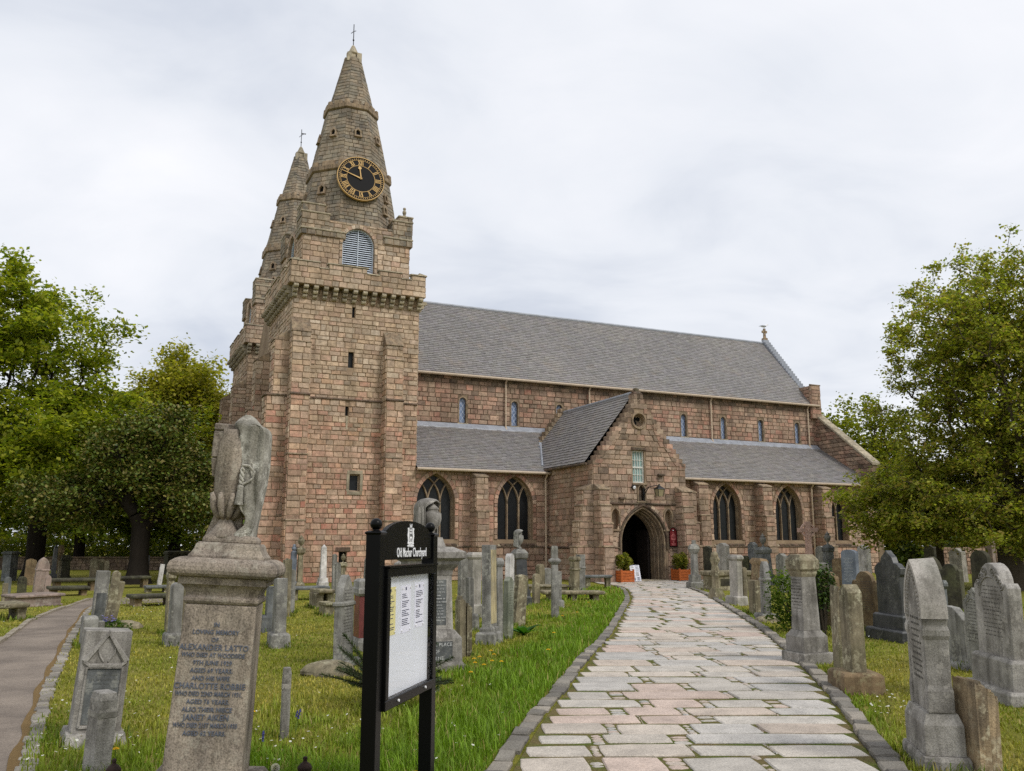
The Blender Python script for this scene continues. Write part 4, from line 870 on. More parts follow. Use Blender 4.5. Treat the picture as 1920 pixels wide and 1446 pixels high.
    # broken corner turrets on the cap house
    def turret(x0, x1, y0, y1, steps, fin):
        for i, (dx0, dx1, zb, zt) in enumerate(steps):
            fr = Fr((0, y0-.09, 0), (1, 0, 0), (0, -1, 0)); xa, xb = x0+dx0, x1+dx1
            m = MB(); m.box(xa, y0-.09, zb, xb, y1, zt); o_ = m.build('corner_turret', M['mortar'], church)
            ashlar(fr, zb, zt, lambda t: (xa, xb), pal=pal(SPI + UP[:2]), ch=(.22, .3), bl=(.26, .5))
            ashlar(Fr((xa, 0, 0), (0, -1, 0), (-1, 0, 0)), zb, zt, lambda t: (-y1, -(y0-.09)), pal=pal(SPI), ch=(.22, .3), bl=(.26, .5))
            ashlar(Fr((xb, 0, 0), (0, 1, 0), (1, 0, 0)), zb, zt, lambda t: (y0-.09, y1), pal=pal(SPI), ch=(.22, .3), bl=(.26, .5))
            c = MB(); c.box(xa-.05, y0-.15, zt, xb+.05, y1+.03, zt+.09); c.build('coping_stone', M['coping'], o_, bevel=.02)
            if fin and i == fin - 1:
                g = MB(); g.lathe([(.13, 0), (.1, .1), (.06, .15), (.1, .24), (.1, .32), (.05, .38), (.08, .46), (.06, .52)], 8, ((xa+xb)/2, y0+.15, zt+.09)); g.build('finial', M['coping'], o_)
    turret(-5.6, -4.55, b0, b0+.95, [(0, 1.0, 15.7, 15.95), (0, .22, 15.95, 16.75), (0, 0, 16.75, 17.15)], 0)
    turret(-1.1, -.28, b0, b0+.95, [(-.55, 0, 15.75, 16.05), (-.12, 0, 16.05, 16.95), (.15, 0, 16.95, 17.2)], 3)
    turret(-5.6, -4.6, b1-.95, b1+.05, [(0, 0, 15.7, 16.9)], 0)
    # spire
    ax, ay = -2.86, vc; t22 = math.tan(PI/8)
    secs = [(16.3, 2.42, 19.45, 1.90), (19.72, 1.86, 23.0, 1.22), (23.22, 1.13, 26.32, .40)]
    sp = MB()
    def octo(ap, z): r = ap / math.cos(PI/8); return [(ax + r*math.cos(PI/8+i*PI/4), ay + r*math.sin(PI/8+i*PI/4), z) for i in range(8)]
    for z0, A0, z1, A1 in secs: sp.rings([octo(A0-.02, z0), octo(A1-.02, z1)])
    spire = sp.build('spire', M['mortar_dark'], church)
    for i in range(8):
        an = i*PI/4; n = Vector((math.cos(an), math.sin(an), 0)); s_ = Vector((-math.sin(an), math.cos(an), 0))
        if not main and i in (0, 1, 2): continue
        for k, (z0, A0, z1, A1) in enumerate(secs):
            o = Vector((ax, ay, z0)) + n*A0; top = Vector((ax, ay, z1)) + n*A1; T = top - o; L = T.length; nn = s_.cross(T).normalized()
            fr = Fr(o, s_, nn, T); ashlar(fr, 0, L, lambda t: (-(A0+(A1-A0)*t/L)*t22, (A0+(A1-A0)*t/L)*t22), pal=pal(SPI), ch=(.17, .25), bl=(.28, .6), depth=.018, gap=.006)
            if k == 1 and i % 2 == 0 or k == 1 and i in (5, 7): lucarne(fr, 0, 1.75, 1.0, spire)
            if k == 0 and i == 5: lucarne(fr, -.15, 1.95, 1.15, spire); lucarne(fr, .05, 1.0, 1.0, spire); lucarne(fr, -.85, 1.05, .9, spire)
            if k == 0 and i in (4, 7): lucarne(fr, -.3, 1.2, 1.1, spire); lucarne(fr, .3, .8, 1.0, spire); lucarne(fr, 0, 2.0, 1.0, spire)
            if k == 0 and i == 6 and not main: lucarne(fr, -.5, .9, 1.1, spire); lucarne(fr, .5, .9, 1.1, spire); lucarne(fr, 0, 1.9, 1.1, spire)
    for zb, ap, hb in ((19.42, 2.0, .26), (22.98, 1.31, .22)):
        m = MB(); m.rings([octo(ap-.2, zb), octo(ap, zb+.1), octo(ap, zb+.3), octo(ap-.16, zb+.34)]); b_ = m.build('spire_band', M['dressing'], spire, bevel=.015)
        for i in range(8):
            an = i*PI/4; n = Vector((math.cos(an), math.sin(an), 0)); s_ = Vector((-math.sin(an), math.cos(an), 0)); w = ap*t22
            for c_, hw in ((0, w*.38), (-w*.85, w*.15), (w*.85, w*.15)):
                o = Vector((ax, ay, zb+.3)) + n*(ap-.11) + s_*c_
                m = MB(); m.hexa([o-s_*hw-n*.09, o+s_*hw-n*.09, o+s_*hw+n*.1, o-s_*hw+n*.1], [o-s_*hw-n*.09+Vector((0,0,hb)), o+s_*hw-n*.09+Vector((0,0,hb)), o+s_*hw+n*.08+Vector((0,0,hb)), o-s_*hw+n*.08+Vector((0,0,hb))])
                m.build('merlon', M['dressing'], spire, bevel=.015)
    tp = MB(); tp.lathe([(.3, 26.3), (.26, 26.55), (.24, 26.6), (.33, 26.66), (.33, 26.72), (.26, 26.76), (.09, 27.14), (.05, 27.18)], 8, (ax, ay, 0), rot=PI/8)
    for i in range(4):
        an = PI/4 + i*PI/2; c = Vector((ax + .36*math.cos(an), ay + .36*math.sin(an), 0)); tp.box(c.x-.12, c.y-.12, 26.1, c.x+.12, c.y+.12, 26.45 + .06*i)
    tp.build('spire_cap', M['coping'], spire)
    va = MB(); va.tube([(ax, ay, 27.1), (ax, ay, 28.4)], .022, 6); va.tube([(ax-.16, ay-.12, 27.78), (ax, ay, 28.0), (ax+.14, ay+.1, 28.12)], .018, 6)
    va.sphere((ax, ay, 27.5), .05); va.build('weather_vane', M['iron'], spire)
    if not main:
        b = MB(); b.rings([[(ax+.02+q*.02, ay, 28.1+q*.01-.04), (ax+.02+q*.02, ay+.02, 28.1), (ax+.02+q*.02, ay, 28.16), (ax+.02+q*.02, ay-.02, 28.1)] for q in (0, 4, 9, 13)]); b.build('vane_flag', M['iron'], spire)
    return S, CS, tw
S1, CS1, tw1 = tower(2.95, True)
tower(16.0, False)
for s, a, b, w in ((-3.14, 11.85, 12.36, .14), (-3.19, 9.5, 10.24, .26), (-3.3, 7.3, 7.73, .15)): slit(S1, s, a, b, w)
slit(S1, -3.27, .5, 1.3, .34, 'dark')
m = MB(); m.box(-3.6, -.06, 1.32, -2.95, .02, 1.5); m.build('lintel', M['dressing_dark'], church, bevel=.01)
wn_ = slit(S1, -2.85, 3.95, 4.68, .46); wn_.name = 'window'
m = MB()
for a in ((-3.2, 3.78, -2.5, 3.93), (-3.2, 4.7, -2.5, 4.86), (-3.22, 3.93, -3.09, 4.7), (-2.61, 3.93, -2.48, 4.7)): m.box(a[0], -.055, a[1], a[2], .02, a[3])
m.build('surround', M['coping'], wn_, bevel=.012)
m = MB(); bar(m, S1, [(-3.06, 3.97), (-3.06, 4.66), (-2.64, 4.66), (-2.64, 3.97), (-3.06, 3.97)], .025, -.2, -.15); m.build('frame', M['pipe'], wn_)
m = MB(); m.box(-3.34, -.05, 6.7, -3.26, .02, 7.28); m.build('drain_channel', M['coping'], church)

# ---- clock on the spire
clk = empty('clock'); clk.parent = church; clk.location = (-2.83, .66, 18.93); clk.rotation_euler = (R(83), 0, 0)
def disc(name, r0, r1, z0, z1, mat, par, n=64):
    mb = MB(); mb.rings([[(r*math.cos(2*PI*i/n), r*math.sin(2*PI*i/n), z) for i in range(n)] for r, z in ((r0, z0), (r1, z0), (r1, z1), (r0, z1), (r0, z0))], cap0=False, cap1=False) if r0 > 0 else mb.lathe([(r1, z0), (r1, z1)], n)
    return mb.build(name, mat, par)
disc('dial', 0, 1.12, -.1, 0, M['clockblack'], clk); disc('rim', 1.125, 1.155, -.1, .03, M['gold'], clk); disc('minute_ring', .985, 1.0, 0, .012, M['gold'], clk); disc('inner_ring', .685, .705, 0, .012, M['gold'], clk)
mb = MB()
for i in range(60): a = 2*PI*i/60; mb.lathe([(.026, 0), (.022, .014)], 6, (1.05*math.cos(a), 1.05*math.sin(a), 0))
mb.build('minute_studs', M['gold'], clk)
def numeral(txt, k):
    mb = MB(); w = {'I': .07, 'V': .13, 'X': .13}; tot = sum(w[c] for c in txt); x = -tot/2; h = .23
    def seg(a, b, t): 
        d = Vector((b[0]-a[0], b[1]-a[1])); n = Vector((-d.y, d.x)).normalized()*t
        mb.hexa([(a[0]+n.x, a[1]+n.y, 0), (b[0]+n.x, b[1]+n.y, 0), (b[0]-n.x, b[1]-n.y, 0), (a[0]-n.x, a[1]-n.y, 0)], [(a[0]+n.x, a[1]+n.y, .015), (b[0]+n.x, b[1]+n.y, .015), (b[0]-n.x, b[1]-n.y, .015), (a[0]-n.x, a[1]-n.y, .015)])
    for c in txt:
        q = w[c]
        if c == 'I': seg((x+q/2, -h/2), (x+q/2, h/2), .017)
        if c == 'V': seg((x+.01, h/2), (x+q/2, -h/2), .02); seg((x+q/2, -h/2), (x+q-.01, h/2), .011)
        if c == 'X': seg((x+.01, h/2), (x+q-.01, -h/2), .02); seg((x+.01, -h/2), (x+q-.01, h/2), .011)
        for e_ in (-1, 1): seg((x+.008, e_*h/2), (x+q-.008, e_*h/2), .009)
        x += q
    o = mb.build('numeral', M['gold'], clk); a = PI/2 - k*PI/6; o.location = (.845*math.cos(a), .845*math.sin(a), .003); o.rotation_euler = (0, 0, a - PI/2)
for k, s in enumerate(('XII','I','II','III','IIII','V','VI','VII','VIII','IX','X','XI')): numeral(s, k)
def hand(name, ang, L, w0, w1, spade, tail):
    mb = MB(); pts = [(-w0, -tail), (w0, -tail), (w1, L), (-w1, L)]
    if spade: pts = [(-w0, -tail), (w0, -tail), (w1, L*.72), (.09, L*.8), (.06, L*.92), (0, L), (-.06, L*.92), (-.09, L*.8), (-w1, L*.72)]
    mb.prism(pts, lambda a, b, d: (a, b, d), .03, .05); mb.lathe([(.06, .03), (.06, .06)], 12)
    o = mb.build(name, M['gold'], clk); o.rotation_euler = (0, 0, R(ang)); return o
hand('hour_hand', 6, .66, .03, .022, True, .05); hand('minute_hand', 72, .98, .035, .012, False, .06)

# ---- nave, aisle
NE = 28.6; AV = 0.0; CV = 4.3; RV, RZ = 8.6, 15.5
CL = Fr((0, CV, 0), (1, 0, 0), (0, -1, 0))
CWIN = [4.0, 7.03, 9.79, 12.9, 15.6, 18.17, 21.1, 24.0, 26.95]
mb = MB(); holes = []; hf = []
for c in CWIN:
    z0, zs, w = 7.95, 9.1, .2; holes.append([(c-w, z0), (c+w, z0)] + [(c+w*math.cos(PI*i/8), zs+w*math.sin(PI*i/8)) for i in range(9)]); hf.append(lambda t, c=c: (c-.27, c+.27) if 7.9 < t < 9.42 else None)
wall_face(mb, CL, [(-.3, 5), (NE, 5), (NE, 10.6), (-.3, 10.6)], holes, .35)
mb.add([(NE,CV,0),(NE,12.9,0),(NE,12.9,10.6),(NE,CV,10.6),(-.3,12.9,0),(-.3,12.9,10.6)], [(0,1,2,3),(1,4,5,2)])
mb.build('nave_wall', M['mortar_dark'], church)
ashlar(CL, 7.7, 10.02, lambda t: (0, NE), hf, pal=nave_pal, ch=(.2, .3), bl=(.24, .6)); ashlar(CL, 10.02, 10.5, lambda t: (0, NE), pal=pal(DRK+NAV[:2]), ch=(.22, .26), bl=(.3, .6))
for c in CWIN:
    m = MB(); panel(m, CL, [(c-.2, 7.95), (c+.2, 7.95)] + [(c+.2*math.cos(PI*i/8), 9.1+.2*math.sin(PI*i/8)) for i in range(9)], -.14); o = m.build('lancet_window', M['lancet'], church)
    m = MB(); bar(m, CL, [(c-.23, 7.93), (c-.23, 9.1)] + [(c-.23*math.cos(PI*i/8), 9.1+.23*math.sin(PI*i/8)) for i in range(9)] + [(c+.23, 7.93)], .05, -.05, .05); m.build('surround', M['dressing'], o)
    m = MB(); m.box(c-.3, CV-.08, 7.84, c+.3, CV+.02, 7.93); m.build('sill', M['coping'], o)
def slates(name, fr, L, rows, edges, sw=.28, parent=None, th=.024, cut=None):
    """real overlapping slates; fr.T runs up the slope"""
    mb = MB(); step = L / rows
    for r in range(rows):
        t = r*step; a, b = edges(t + step/2); s = a + (-.5*sw if r % 2 else 0) + rs.uniform(-.03, .03)
        while s < b:
            w = sw * rs.uniform(.8, 1.2); x0, x1 = max(a, s), min(b, s + w)
            if x1 - x0 > .04 and not (cut and cut(fr.p((x0+x1)/2, t + step/2))):
                k = rs.uniform(.84, 1.08); j = rs.uniform(-.018, .018); g = .004; h0 = .036 + rs.uniform(-.004, .008)
                tint = (k, k*rs.uniform(.97, 1.01), k*rs.uniform(.95, 1.03))
                mb.add([fr.p(x0+g, t+j, h0), fr.p(x1-g, t+j, h0), fr.p(x1-g, t+step*1.05, .012), fr.p(x0+g, t+step*1.05, .012), fr.p(x0+g, t+j, h0-th), fr.p(x1-g, t+j, h0-th)],
                       [(0,1,2,3), (4,5,1,0), (0,3,4), (1,5,2)], tint)
            s += w
    return mb.build(name, M['slate'], parent, col=True)
def roof_plane(name, corners, mat='lead'):
    m = MB(); m.add(corners, [tuple(range(len(corners)))]); return m.build(name, M[mat], church)
SL = math.hypot(RV - (CV-.3), RZ - 10.42)
rf = roof_plane('nave_roof', [(-5.4, CV-.3, 10.42), (NE-.2, CV-.3, 10.42), (NE-.2, RV, RZ), (-5.4, RV, RZ)]); roof_plane('nave_roof_north', [(-5.4, 13.2, 10.42), (NE-.2, 13.2, 10.42), (NE-.2, RV, RZ), (-5.4, RV, RZ)]).parent = rf
fr = Fr((0, CV-.3, 10.42), (1, 0, 0), (0, -(RZ-10.42), RV-CV+.3), (0, RV-CV+.3, RZ-10.42))
tag(slates('slates', fr, SL, 40, lambda t: (0.0, NE-.25), .27, rf), kind='stuff')
m = MB(); m.tube([(-5.4, RV, RZ+.02), (NE-.2, RV, RZ+.02)], .1, 8); m.build('ridge_flashing', M['lead'], rf)
m = MB(); m.tube([(0, CV-.4, 10.42), (NE, CV-.4, 10.42)], .075, 8); m.build('gutter', M['gutter'], church)
# east gable with stepped lead edge
m = MB(); m.prism([(CV, 9.5), (12.9, 9.5), (12.9, 10.7), (RV, RZ+.15), (CV, 10.7)], lambda a, b, d: (d, a, b), NE-.3, NE+.1); eg = m.build('east_gable', M['mortar_dark'], church)
for i in range(22):
    t = i/22; y = 4.9 + (RV-4.9)*t; z = 11.35 + (RZ+.25-11.35)*t
    m = MB(); m.box(NE-.34, y, z-.3, NE+.14, y+.2, z+.2); m.build('crow_step', M['lead'], eg)
boxstone('kneeler', Fr((0, 4.15, 0), (1, 0, 0), (0, -1, 0)), NE-.55, NE+.2, 9.6, 11.75, .15, pal(NAV), cap=.12)
m = MB(); m.box(NE-.5, 4.2, 9.6, NE+.18, 5.2, 11.75); m.build('kneeler_core', M['mortar_dark'], church)
ashlar(Fr((NE-.5, 0, 0), (0, -1, 0), (-1, 0, 0)), 10.6, 11.75, lambda t: (-5.15, -4.0), pal=pal(NAV))
m = MB(); m.rect([(.34,.3,0),(.3,.28,.2),(.16,.14,.24),(.14,.12,.5)], (NE-.1, RV, RZ+.2)); m.box(NE-.3, RV-.06, RZ+.78, NE+.1, RV+.06, RZ+.94); m.box(NE-.17, RV-.06, RZ+.68, NE-.03, RV+.06, RZ+1.1)
m.build('gable_cross', M['dressing'], eg)
# sloping wall at the east end of the aisle
m = MB(); m.prism([(-.1, 0), (4.4, 0), (4.4, 9.9), (-.1, 6.3)], lambda a, b, d: (d, a, b), NE-.05, NE+.4); rk = m.build('raking_wall', M['mortar_dark'], church)
ashlar(Fr((NE-.05, 0, 0), (0, -1, 0), (-1, 0, 0)), 5.2, 9.85, lambda t: (-4.35, min(.1, -max(0, (t-6.3)/.8)+.1) if t > 6.3 else .1), pal=pal(NAV+DRK), slant=True, ch=(.22, .28), bl=(.34, .6), depth=.05)
for i in range(9):
    a, b = i/9, (i+1)/9 - .01; f = lambda t: (-.18 + 4.58*t, 6.3 + 3.62*t)
    m = MB(); (y0, z0), (y1, z1) = f(a), f(b); m.hexa([(NE-.15, y0, z0-.02), (NE+.5, y0, z0-.02), (NE+.5, y1, z1-.02), (NE-.15, y1, z1-.02)], [(NE-.15, y0, z0+.16), (NE+.5, y0, z0+.16), (NE+.5, y1, z1+.16), (NE-.15, y1, z1+.16)]); m.build('coping_stone', M['coping'], rk, bevel=.02)
# south aisle
AW = [(1.0, .93, 3.55, 1.32), (5.05, .93, 3.55, 1.32), (17.68, .93, 3.55, 1.32), (21.97, .93, 3.55, 1.32), (25.75, .6, 3.55, .95)]
mb = MB(); holes = []; hf = []
for c, w, zs, rise in AW:
    holes.append([(c-w, 1.85), (c+w, 1.85)] + [(c+x, z) for x, z in arch_pts(w, zs, rise, 12)][::-1]); hf.append(harch(c, w, 1.5, zs, rise, .2))
wall_face(mb, SOUTH, [(0, -.1), (NE, -.1), (NE, 5.1), (0, 5.1)], holes, .55)
mb.add([(NE,0,-.1),(NE,CV,-.1),(NE,CV,7.7),(NE,0,5.1)], [(0,1,2,3)]); mb.build('aisle_wall', M['mortar'], church)
porch_hole = hrect(6.85, 11.85, -1, 5.3)
ashlar(SOUTH, 0, 1.52, lambda t: (0, NE), [porch_hole], pal=pal(AIS), depth=.06); ashlar(SOUTH, 1.52, 5.0, lambda t: (0, NE), hf + [porch_hole], pal=lambda p: rs.choice(AIS if p.x < 7 else POR+AIS[:2]), ch=(.22, .34), bl=(.3, .7))
def tracery_window(c, w, zs, rise, lights):
    fr = SOUTH; g = MB(); panel(g, fr, [(c-w, 1.8), (c+w, 1.8)] + [(c+x, z) for x, z in arch_pts(w, zs, rise, 12)][::-1], -.36)
    o = g.build('window', M['glass'], church); r = (w*w + rise*rise)/(2*w); cx = r - w
    m = MB(); bar(m, fr, [(c-w+.03, 1.85)] + [(c+x*.97, z) for x, z in arch_pts(w, zs, rise-.03, 12)] + [(c+w-.03, 1.85)], .06, -.4, -.22); m.build('frame', M['dressing'], o)
    for k in range(1, lights):
        xm = -w + 2*w*k/lights; t = MB(); bar(t, fr, [(c+xm, 1.85), (c+xm, zs)], .055, -.4, -.24); t.build('mullion', M['dressing'], o)
        for s in (-1, 1):
            pts = []
            for i in range(19):
                a = i/18 * 1.35; x = xm - s*r + s*r*math.cos(a); z = zs + r*math.sin(a); x_ = x
                if abs(x_) > arch_half(w, zs, rise, z) + .02: break
                pts.append((c + x_, z))
            if len(pts) > 2: t = MB(); bar(t, fr, pts, .045, -.4, -.25); t.build('tracery_rib', M['dressing'], o)
    sl_ = MB(); n = max(4, round(w*7))
    for i in range(n):
        a, b = c-w+2*w*i/n+.012, c-w+2*w*(i+1)/n-.012
        s2 = MB(); s2.hexa([(a, .3, 1.82), (b, .3, 1.82), (b+.14, -.1, 1.55), (a+.14, -.1, 1.55)], [(a, .3, 1.87), (b, .3, 1.87), (b+.14, -.1, 1.6), (a+.14, -.1, 1.6)]); s2.build('sill_stone', M['dressing_dark'], o)
    sl_.hexa([(c-w-.02, .32, 1.8), (c+w+.02, .32, 1.8), (c+w+.18, -.07, 1.5), (c-w-.02, -.07, 1.5)], [(c-w-.02, .32, 1.84), (c+w+.02, .32, 1.84), (c+w+.18, -.07, 1.575), (c-w-.02, -.07, 1.575)]); sl_.build('sill', M['coping'], o)
    voussoirs(fr, c, w, zs, rise, 1.85, .2, 9, AIS, .05)
for i, (c, w, zs, rise) in enumerate(AW): tracery_window(c, w, zs, rise, 3 if i < 4 else 2)
string('string_course', SOUTH, 0, 6.8, 1.44, .1, .14); string('string_course', SOUTH, 11.9, NE, 1.44, .1, .14)
for a, b in ((2.72, 3.32), (15.3, 15.92), (19.6, 20.2), (23.85, 24.45)): butt(SOUTH, a, b, [(0, 1.5, 1.0), (1.5, 3.1, .86), (3.1, 4.7, .72)], pal(POR), .3)
AS = math.hypot(CV+.3, 7.78-5.05)
ar = roof_plane('aisle_roof', [(0, -.3, 5.05), (NE-.06, -.3, 5.05), (NE-.06, CV, 7.78), (0, CV, 7.78)])
fr = Fr((0, -.3, 5.05), (1, 0, 0), (0, -(7.78-5.05), CV+.3), (0, CV+.3, 7.78-5.05))
tag(slates('slates', fr, AS, 29, lambda t: (0.0, NE-.08), .27, ar, cut=lambda p: 6.9 < p.x < 11.8 and p.y < 3.1 and p.z < 5.35 + 1.34*min(p.x-6.65, 12.05-p.x)), kind='stuff')
m = MB(); m.hexa([(0, CV-.34, 7.6), (NE-.1, CV-.34, 7.6), (NE-.1, CV, 7.8), (0, CV, 7.8)], [(0, CV-.32, 7.66), (NE-.1, CV-.32, 7.66), (NE-.1, CV-.06, 7.9), (0, CV-.06, 7.9)]); m.build('flashing', M['lead'], ar)
for a, b in ((0, 6.75), (11.95, NE)):
    m = MB(); m.tube([(a-.05, -.38, 5.03), (b, -.38, 5.03)], .07, 8); m.build('gutter', M['gutter'], church)
for x, y, z0, z1 in ((6.62, -.16, 0, 4.95), (23.6, -.16, 0, 4.95), (6.45, CV-.14, 7.6, 10.4), (11.66, CV-.14, 7.6, 10.4), (20.13, CV-.14, 7.6, 10.4), (27.8, CV-.14, 7.6, 10.4)):
    m = MB(); m.tube([(x, y-.2, z1+.05), (x, y, z1-.2), (x, y, z0+.25), (x, y-.12, z0+.05)], .05, 8); o = m.build('downpipe', M['pipe'], church)
    for q in (.33, .66): m = MB(); m.lathe([(.065, 0), (.065, .07)], 8, (x, y, z0+(z1-z0)*q)); m.build('collar', M['pipe'], o)
# ---- porch
PV = -4.35; PF = Fr((0, PV, 0), (1, 0, 0), (0, -1, 0)); PU0, PU1, PC, PEZ, PAZ = 6.85, 11.85, 9.35, 5.2, 8.45
mb = MB(); DC, DW, DZ, DR = 9.42, 1.22, 1.7, 1.62
darch = [(DC-DW, -.05), (DC+DW, -.05)] + [(DC+x, z) for x, z in arch_pts(DW, DZ, DR, 12)][::-1]
sash = [(8.95, 4.4), (9.6, 4.4), (9.6, 5.88), (8.95, 5.88)]
nl = lambda c: [(c-.2, 2.3), (c+.2, 2.3)] + [(c+x, z) for x, z in arch_pts(.2, 2.9, .32, 6)][::-1]
nm = [(9.2, 3.58), (9.56, 3.58)] + [(9.38+x, z) for x, z in arch_pts(.18, 4.05, .25, 6)][::-1]
qf = [(9.34+.3*math.cos(2*PI*i/16), 7.28+.3*math.sin(2*PI*i/16)) for i in range(16)]
wall_face(mb, PF, [(PU0, -.1), (PU1, -.1), (PU1, PEZ), (PC, PAZ-.1), (PU0, PEZ)], [darch, sash, nl(7.95), nl(10.8), nm, qf], .25)
mb.add([(PU0, PV, -.1), (PU0, 3, -.1), (PU0, 3, PEZ), (PU0, PV, PEZ), (PU1, PV, -.1), (PU1, 3, -.1), (PU1, 3, PEZ), (PU1, PV, PEZ)], [(0,1,2,3), (4,5,6,7)])
mb.build('porch', M['mortar'], church)
ph = [harch(DC, DW, -1, DZ, DR, .16), hrect(8.9, 9.65, 4.32, 5.98), harch(7.95, .2, 2.28, 2.9, .32, .08), harch(10.8, .2, 2.28, 2.9, .32, .08), harch(9.38, .18, 3.56, 4.05, .25, .06), lambda t: (9.34-math.sqrt(max(0, .42**2-(t-7.28)**2)), 9.34+math.sqrt(max(0, .42**2-(t-7.28)**2))) if abs(t-7.28) < .42 else None]
ge = lambda t: (PU0, PU1) if t < PEZ else (PU0 + (t-PEZ)*(PC-PU0)/(PAZ-PEZ), PU1 - (t-PEZ)*(PU1-PC)/(PAZ-PEZ))
ashlar(PF, 0, 1.5, ge, ph, pal=pal(POR), depth=.07); ashlar(PF, 1.5, 3.4, ge, ph, pal=pal(POR), ch=(.2, .3), bl=(.24, .6)); ashlar(PF, 3.4, PEZ, ge, ph, pal=pal(POR+DRK[:1]), ch=(.2, .3), bl=(.24, .6)); ashlar(PF, PEZ, PAZ-.15, ge, ph, pal=pal(POR+DRK[:2]), ch=(.2, .28), bl=(.22, .5))
ashlar(Fr((PU0, 0, 0), (0, -1, 0), (-1, 0, 0)), 0, PEZ, lambda t: (.02, -PV), pal=pal(POR+NAV[:3]), ch=(.2, .3), bl=(.24, .6))
ashlar(Fr((PU1, 0, 0), (0, 1, 0), (1, 0, 0)), 0, PEZ, lambda t: (PV, -.02), pal=pal(POR), ch=(.2, .3), bl=(.24, .6))
m = MB(); m.prism([(PU0-.02, PEZ-.3), (PU1+.02, PEZ-.3), (PU1+.02, PEZ), (PC, PAZ-.1), (PU0-.02, PEZ)], lambda a, b, d: (a, d, b), PV+.27, PV+.46); m.build('porch_gable', M['mortar'], church)
for s in (-1, 1):
    for i in range(15):
        z = PEZ - .05 + i*.225; x = (PU0 - .02 + i*.225*(PC-PU0)/(PAZ-PEZ)) if s < 0 else (PU1 + .02 - i*.225*(PU1-PC)/(PAZ-PEZ))
        x0, x1 = (x, x + .34) if s < 0 else (x - .34, x)
        for yy0, yy1 in ((PV-.035, PV+.47),):
            c = vary(rs.choice(POR+DRK), rs, .8, 1.1)
            addblock([(x0,yy1,z),(x1,yy1,z),(x1,yy1,z+.21),(x0,yy1,z+.21),(x0,yy0,z),(x1,yy0,z),(x1,yy0,z+.21),(x0,yy0,z+.21)], (0,-1,0), c)
m = MB(); m.rect([(.4,.4,8.3),(.34,.34,8.5),(.5,.46,8.52),(.42,.4,8.6),(.2,.2,8.66),(.26,.24,8.78),(.1,.1,8.86)], (PC, PV+.2, 0)); m.box(PC-.26, PV+.14, 8.62, PC+.26, PV+.26, 8.72); m.build('gable_finial', M['dressing_dark'], church, bevel=.02)
prl = math.hypot(PC-6.65, 8.62-5.28)
pr_ = roof_plane('porch_roof', [(6.65, PV+.42, 5.28), (6.65, 3.0, 5.28), (PC, 3.0, 8.62), (PC, PV+.42, 8.62)]); roof_plane('porch_roof_east', [(12.05, PV+.42, 5.28), (12.05, 3.0, 5.28), (PC, 3.0, 8.62), (PC, PV+.42, 8.62)]).parent = pr_
tag(slates('slates', Fr((6.65, 0, 5.28), (0, -1, 0), (-(8.62-5.28), 0, PC-6.65), (PC-6.65, 0, 8.62-5.28)), prl, 23, lambda t: (-3.0, -PV-.4), .27, pr_), kind='stuff')
tag(slates('slates_east', Fr((12.05, 0, 5.28), (0, 1, 0), (8.62-5.28, 0, PC-6.65), (PC-12.05, 0, 8.62-5.28)), prl, 23, lambda t: (PV+.4, 3.0), .27, pr_), kind='stuff')
m = MB(); m.tube([(PC, PV+.45, 8.64), (PC, 2.9, 8.64)], .09, 8); m.build('ridge_flashing', M['lead'], pr_)
m = MB(); m.tube([(6.62, PV+.2, 5.2), (6.62, .2, 5.2)], .06, 8); m.build('gutter', M['dressing_dark'], church)
m = MB(); m.prism([(6.9, 5.4), (11.8, 5.4), (PC, 8.7)], lambda a, b, d: (a, d, b), 3.0, 3.3); bgab = m.build('rear_gable', M['mortar_dark'], church)
for s in (-1, 1):
    for i in range(13):
        z = 5.5 + i*.26; x = 6.9 + i*.26*.742 if s < 0 else 11.8 - i*.26*.742; x0, x1 = (x-.05, x+.35) if s < 0 else (x-.35, x+.05)
        m = MB(); m.box(x0, 2.92, z, x1, 3.36, z+.24); m.build('crow_step', M['dressing'], bgab, bevel=.015)
# lead valley where the aisle roof meets the porch
m = MB(); m.tube([(6.68, .3, 5.45), (7.7, 2.5, 6.75)], .06, 6); m.build('valley_flashing', M['lead'], ar)
# porch buttresses
butt(PF, 6.87, 7.38, [(0, 1.5, .85), (1.5, 2.5, .72), (2.5, 3.3, .6), (3.3, 4.0, .5)], pal(POR), .3)
butt(Fr((PU0, 0, 0), (0, -1, 0), (-1, 0, 0)), 3.72, 4.33, [(0, 1.5, .85), (1.5, 2.6, .72), (2.6, 3.3, .6), (3.3, 4.0, .5)], pal(POR), .3)
butt(PF, 11.25, 11.83, [(0, 1.5, .85), (1.5, 2.5, .72), (2.5, 3.3, .6), (3.3, 4.0, .5)], pal(POR), .3)
butt(Fr((PU1, 0, 0), (0, 1, 0), (1, 0, 0)), -4.33, -3.72, [(0, 1.5, .85), (1.5, 2.6, .72), (2.6, 4.0, .6)], pal(POR), .3)
string('string_course', PF, 7.4, 11.25, 3.38, .1, .13); string('string_course', PF, 7.4, 8.1, 1.42, .1, .13); string('string_course', PF, 10.75, 11.25, 1.42, .1, .13)
string('string_course', Fr((PU0, 0, 0), (0, -1, 0), (-1, 0, 0)), .05, 3.7, 1.42, .1, .13)
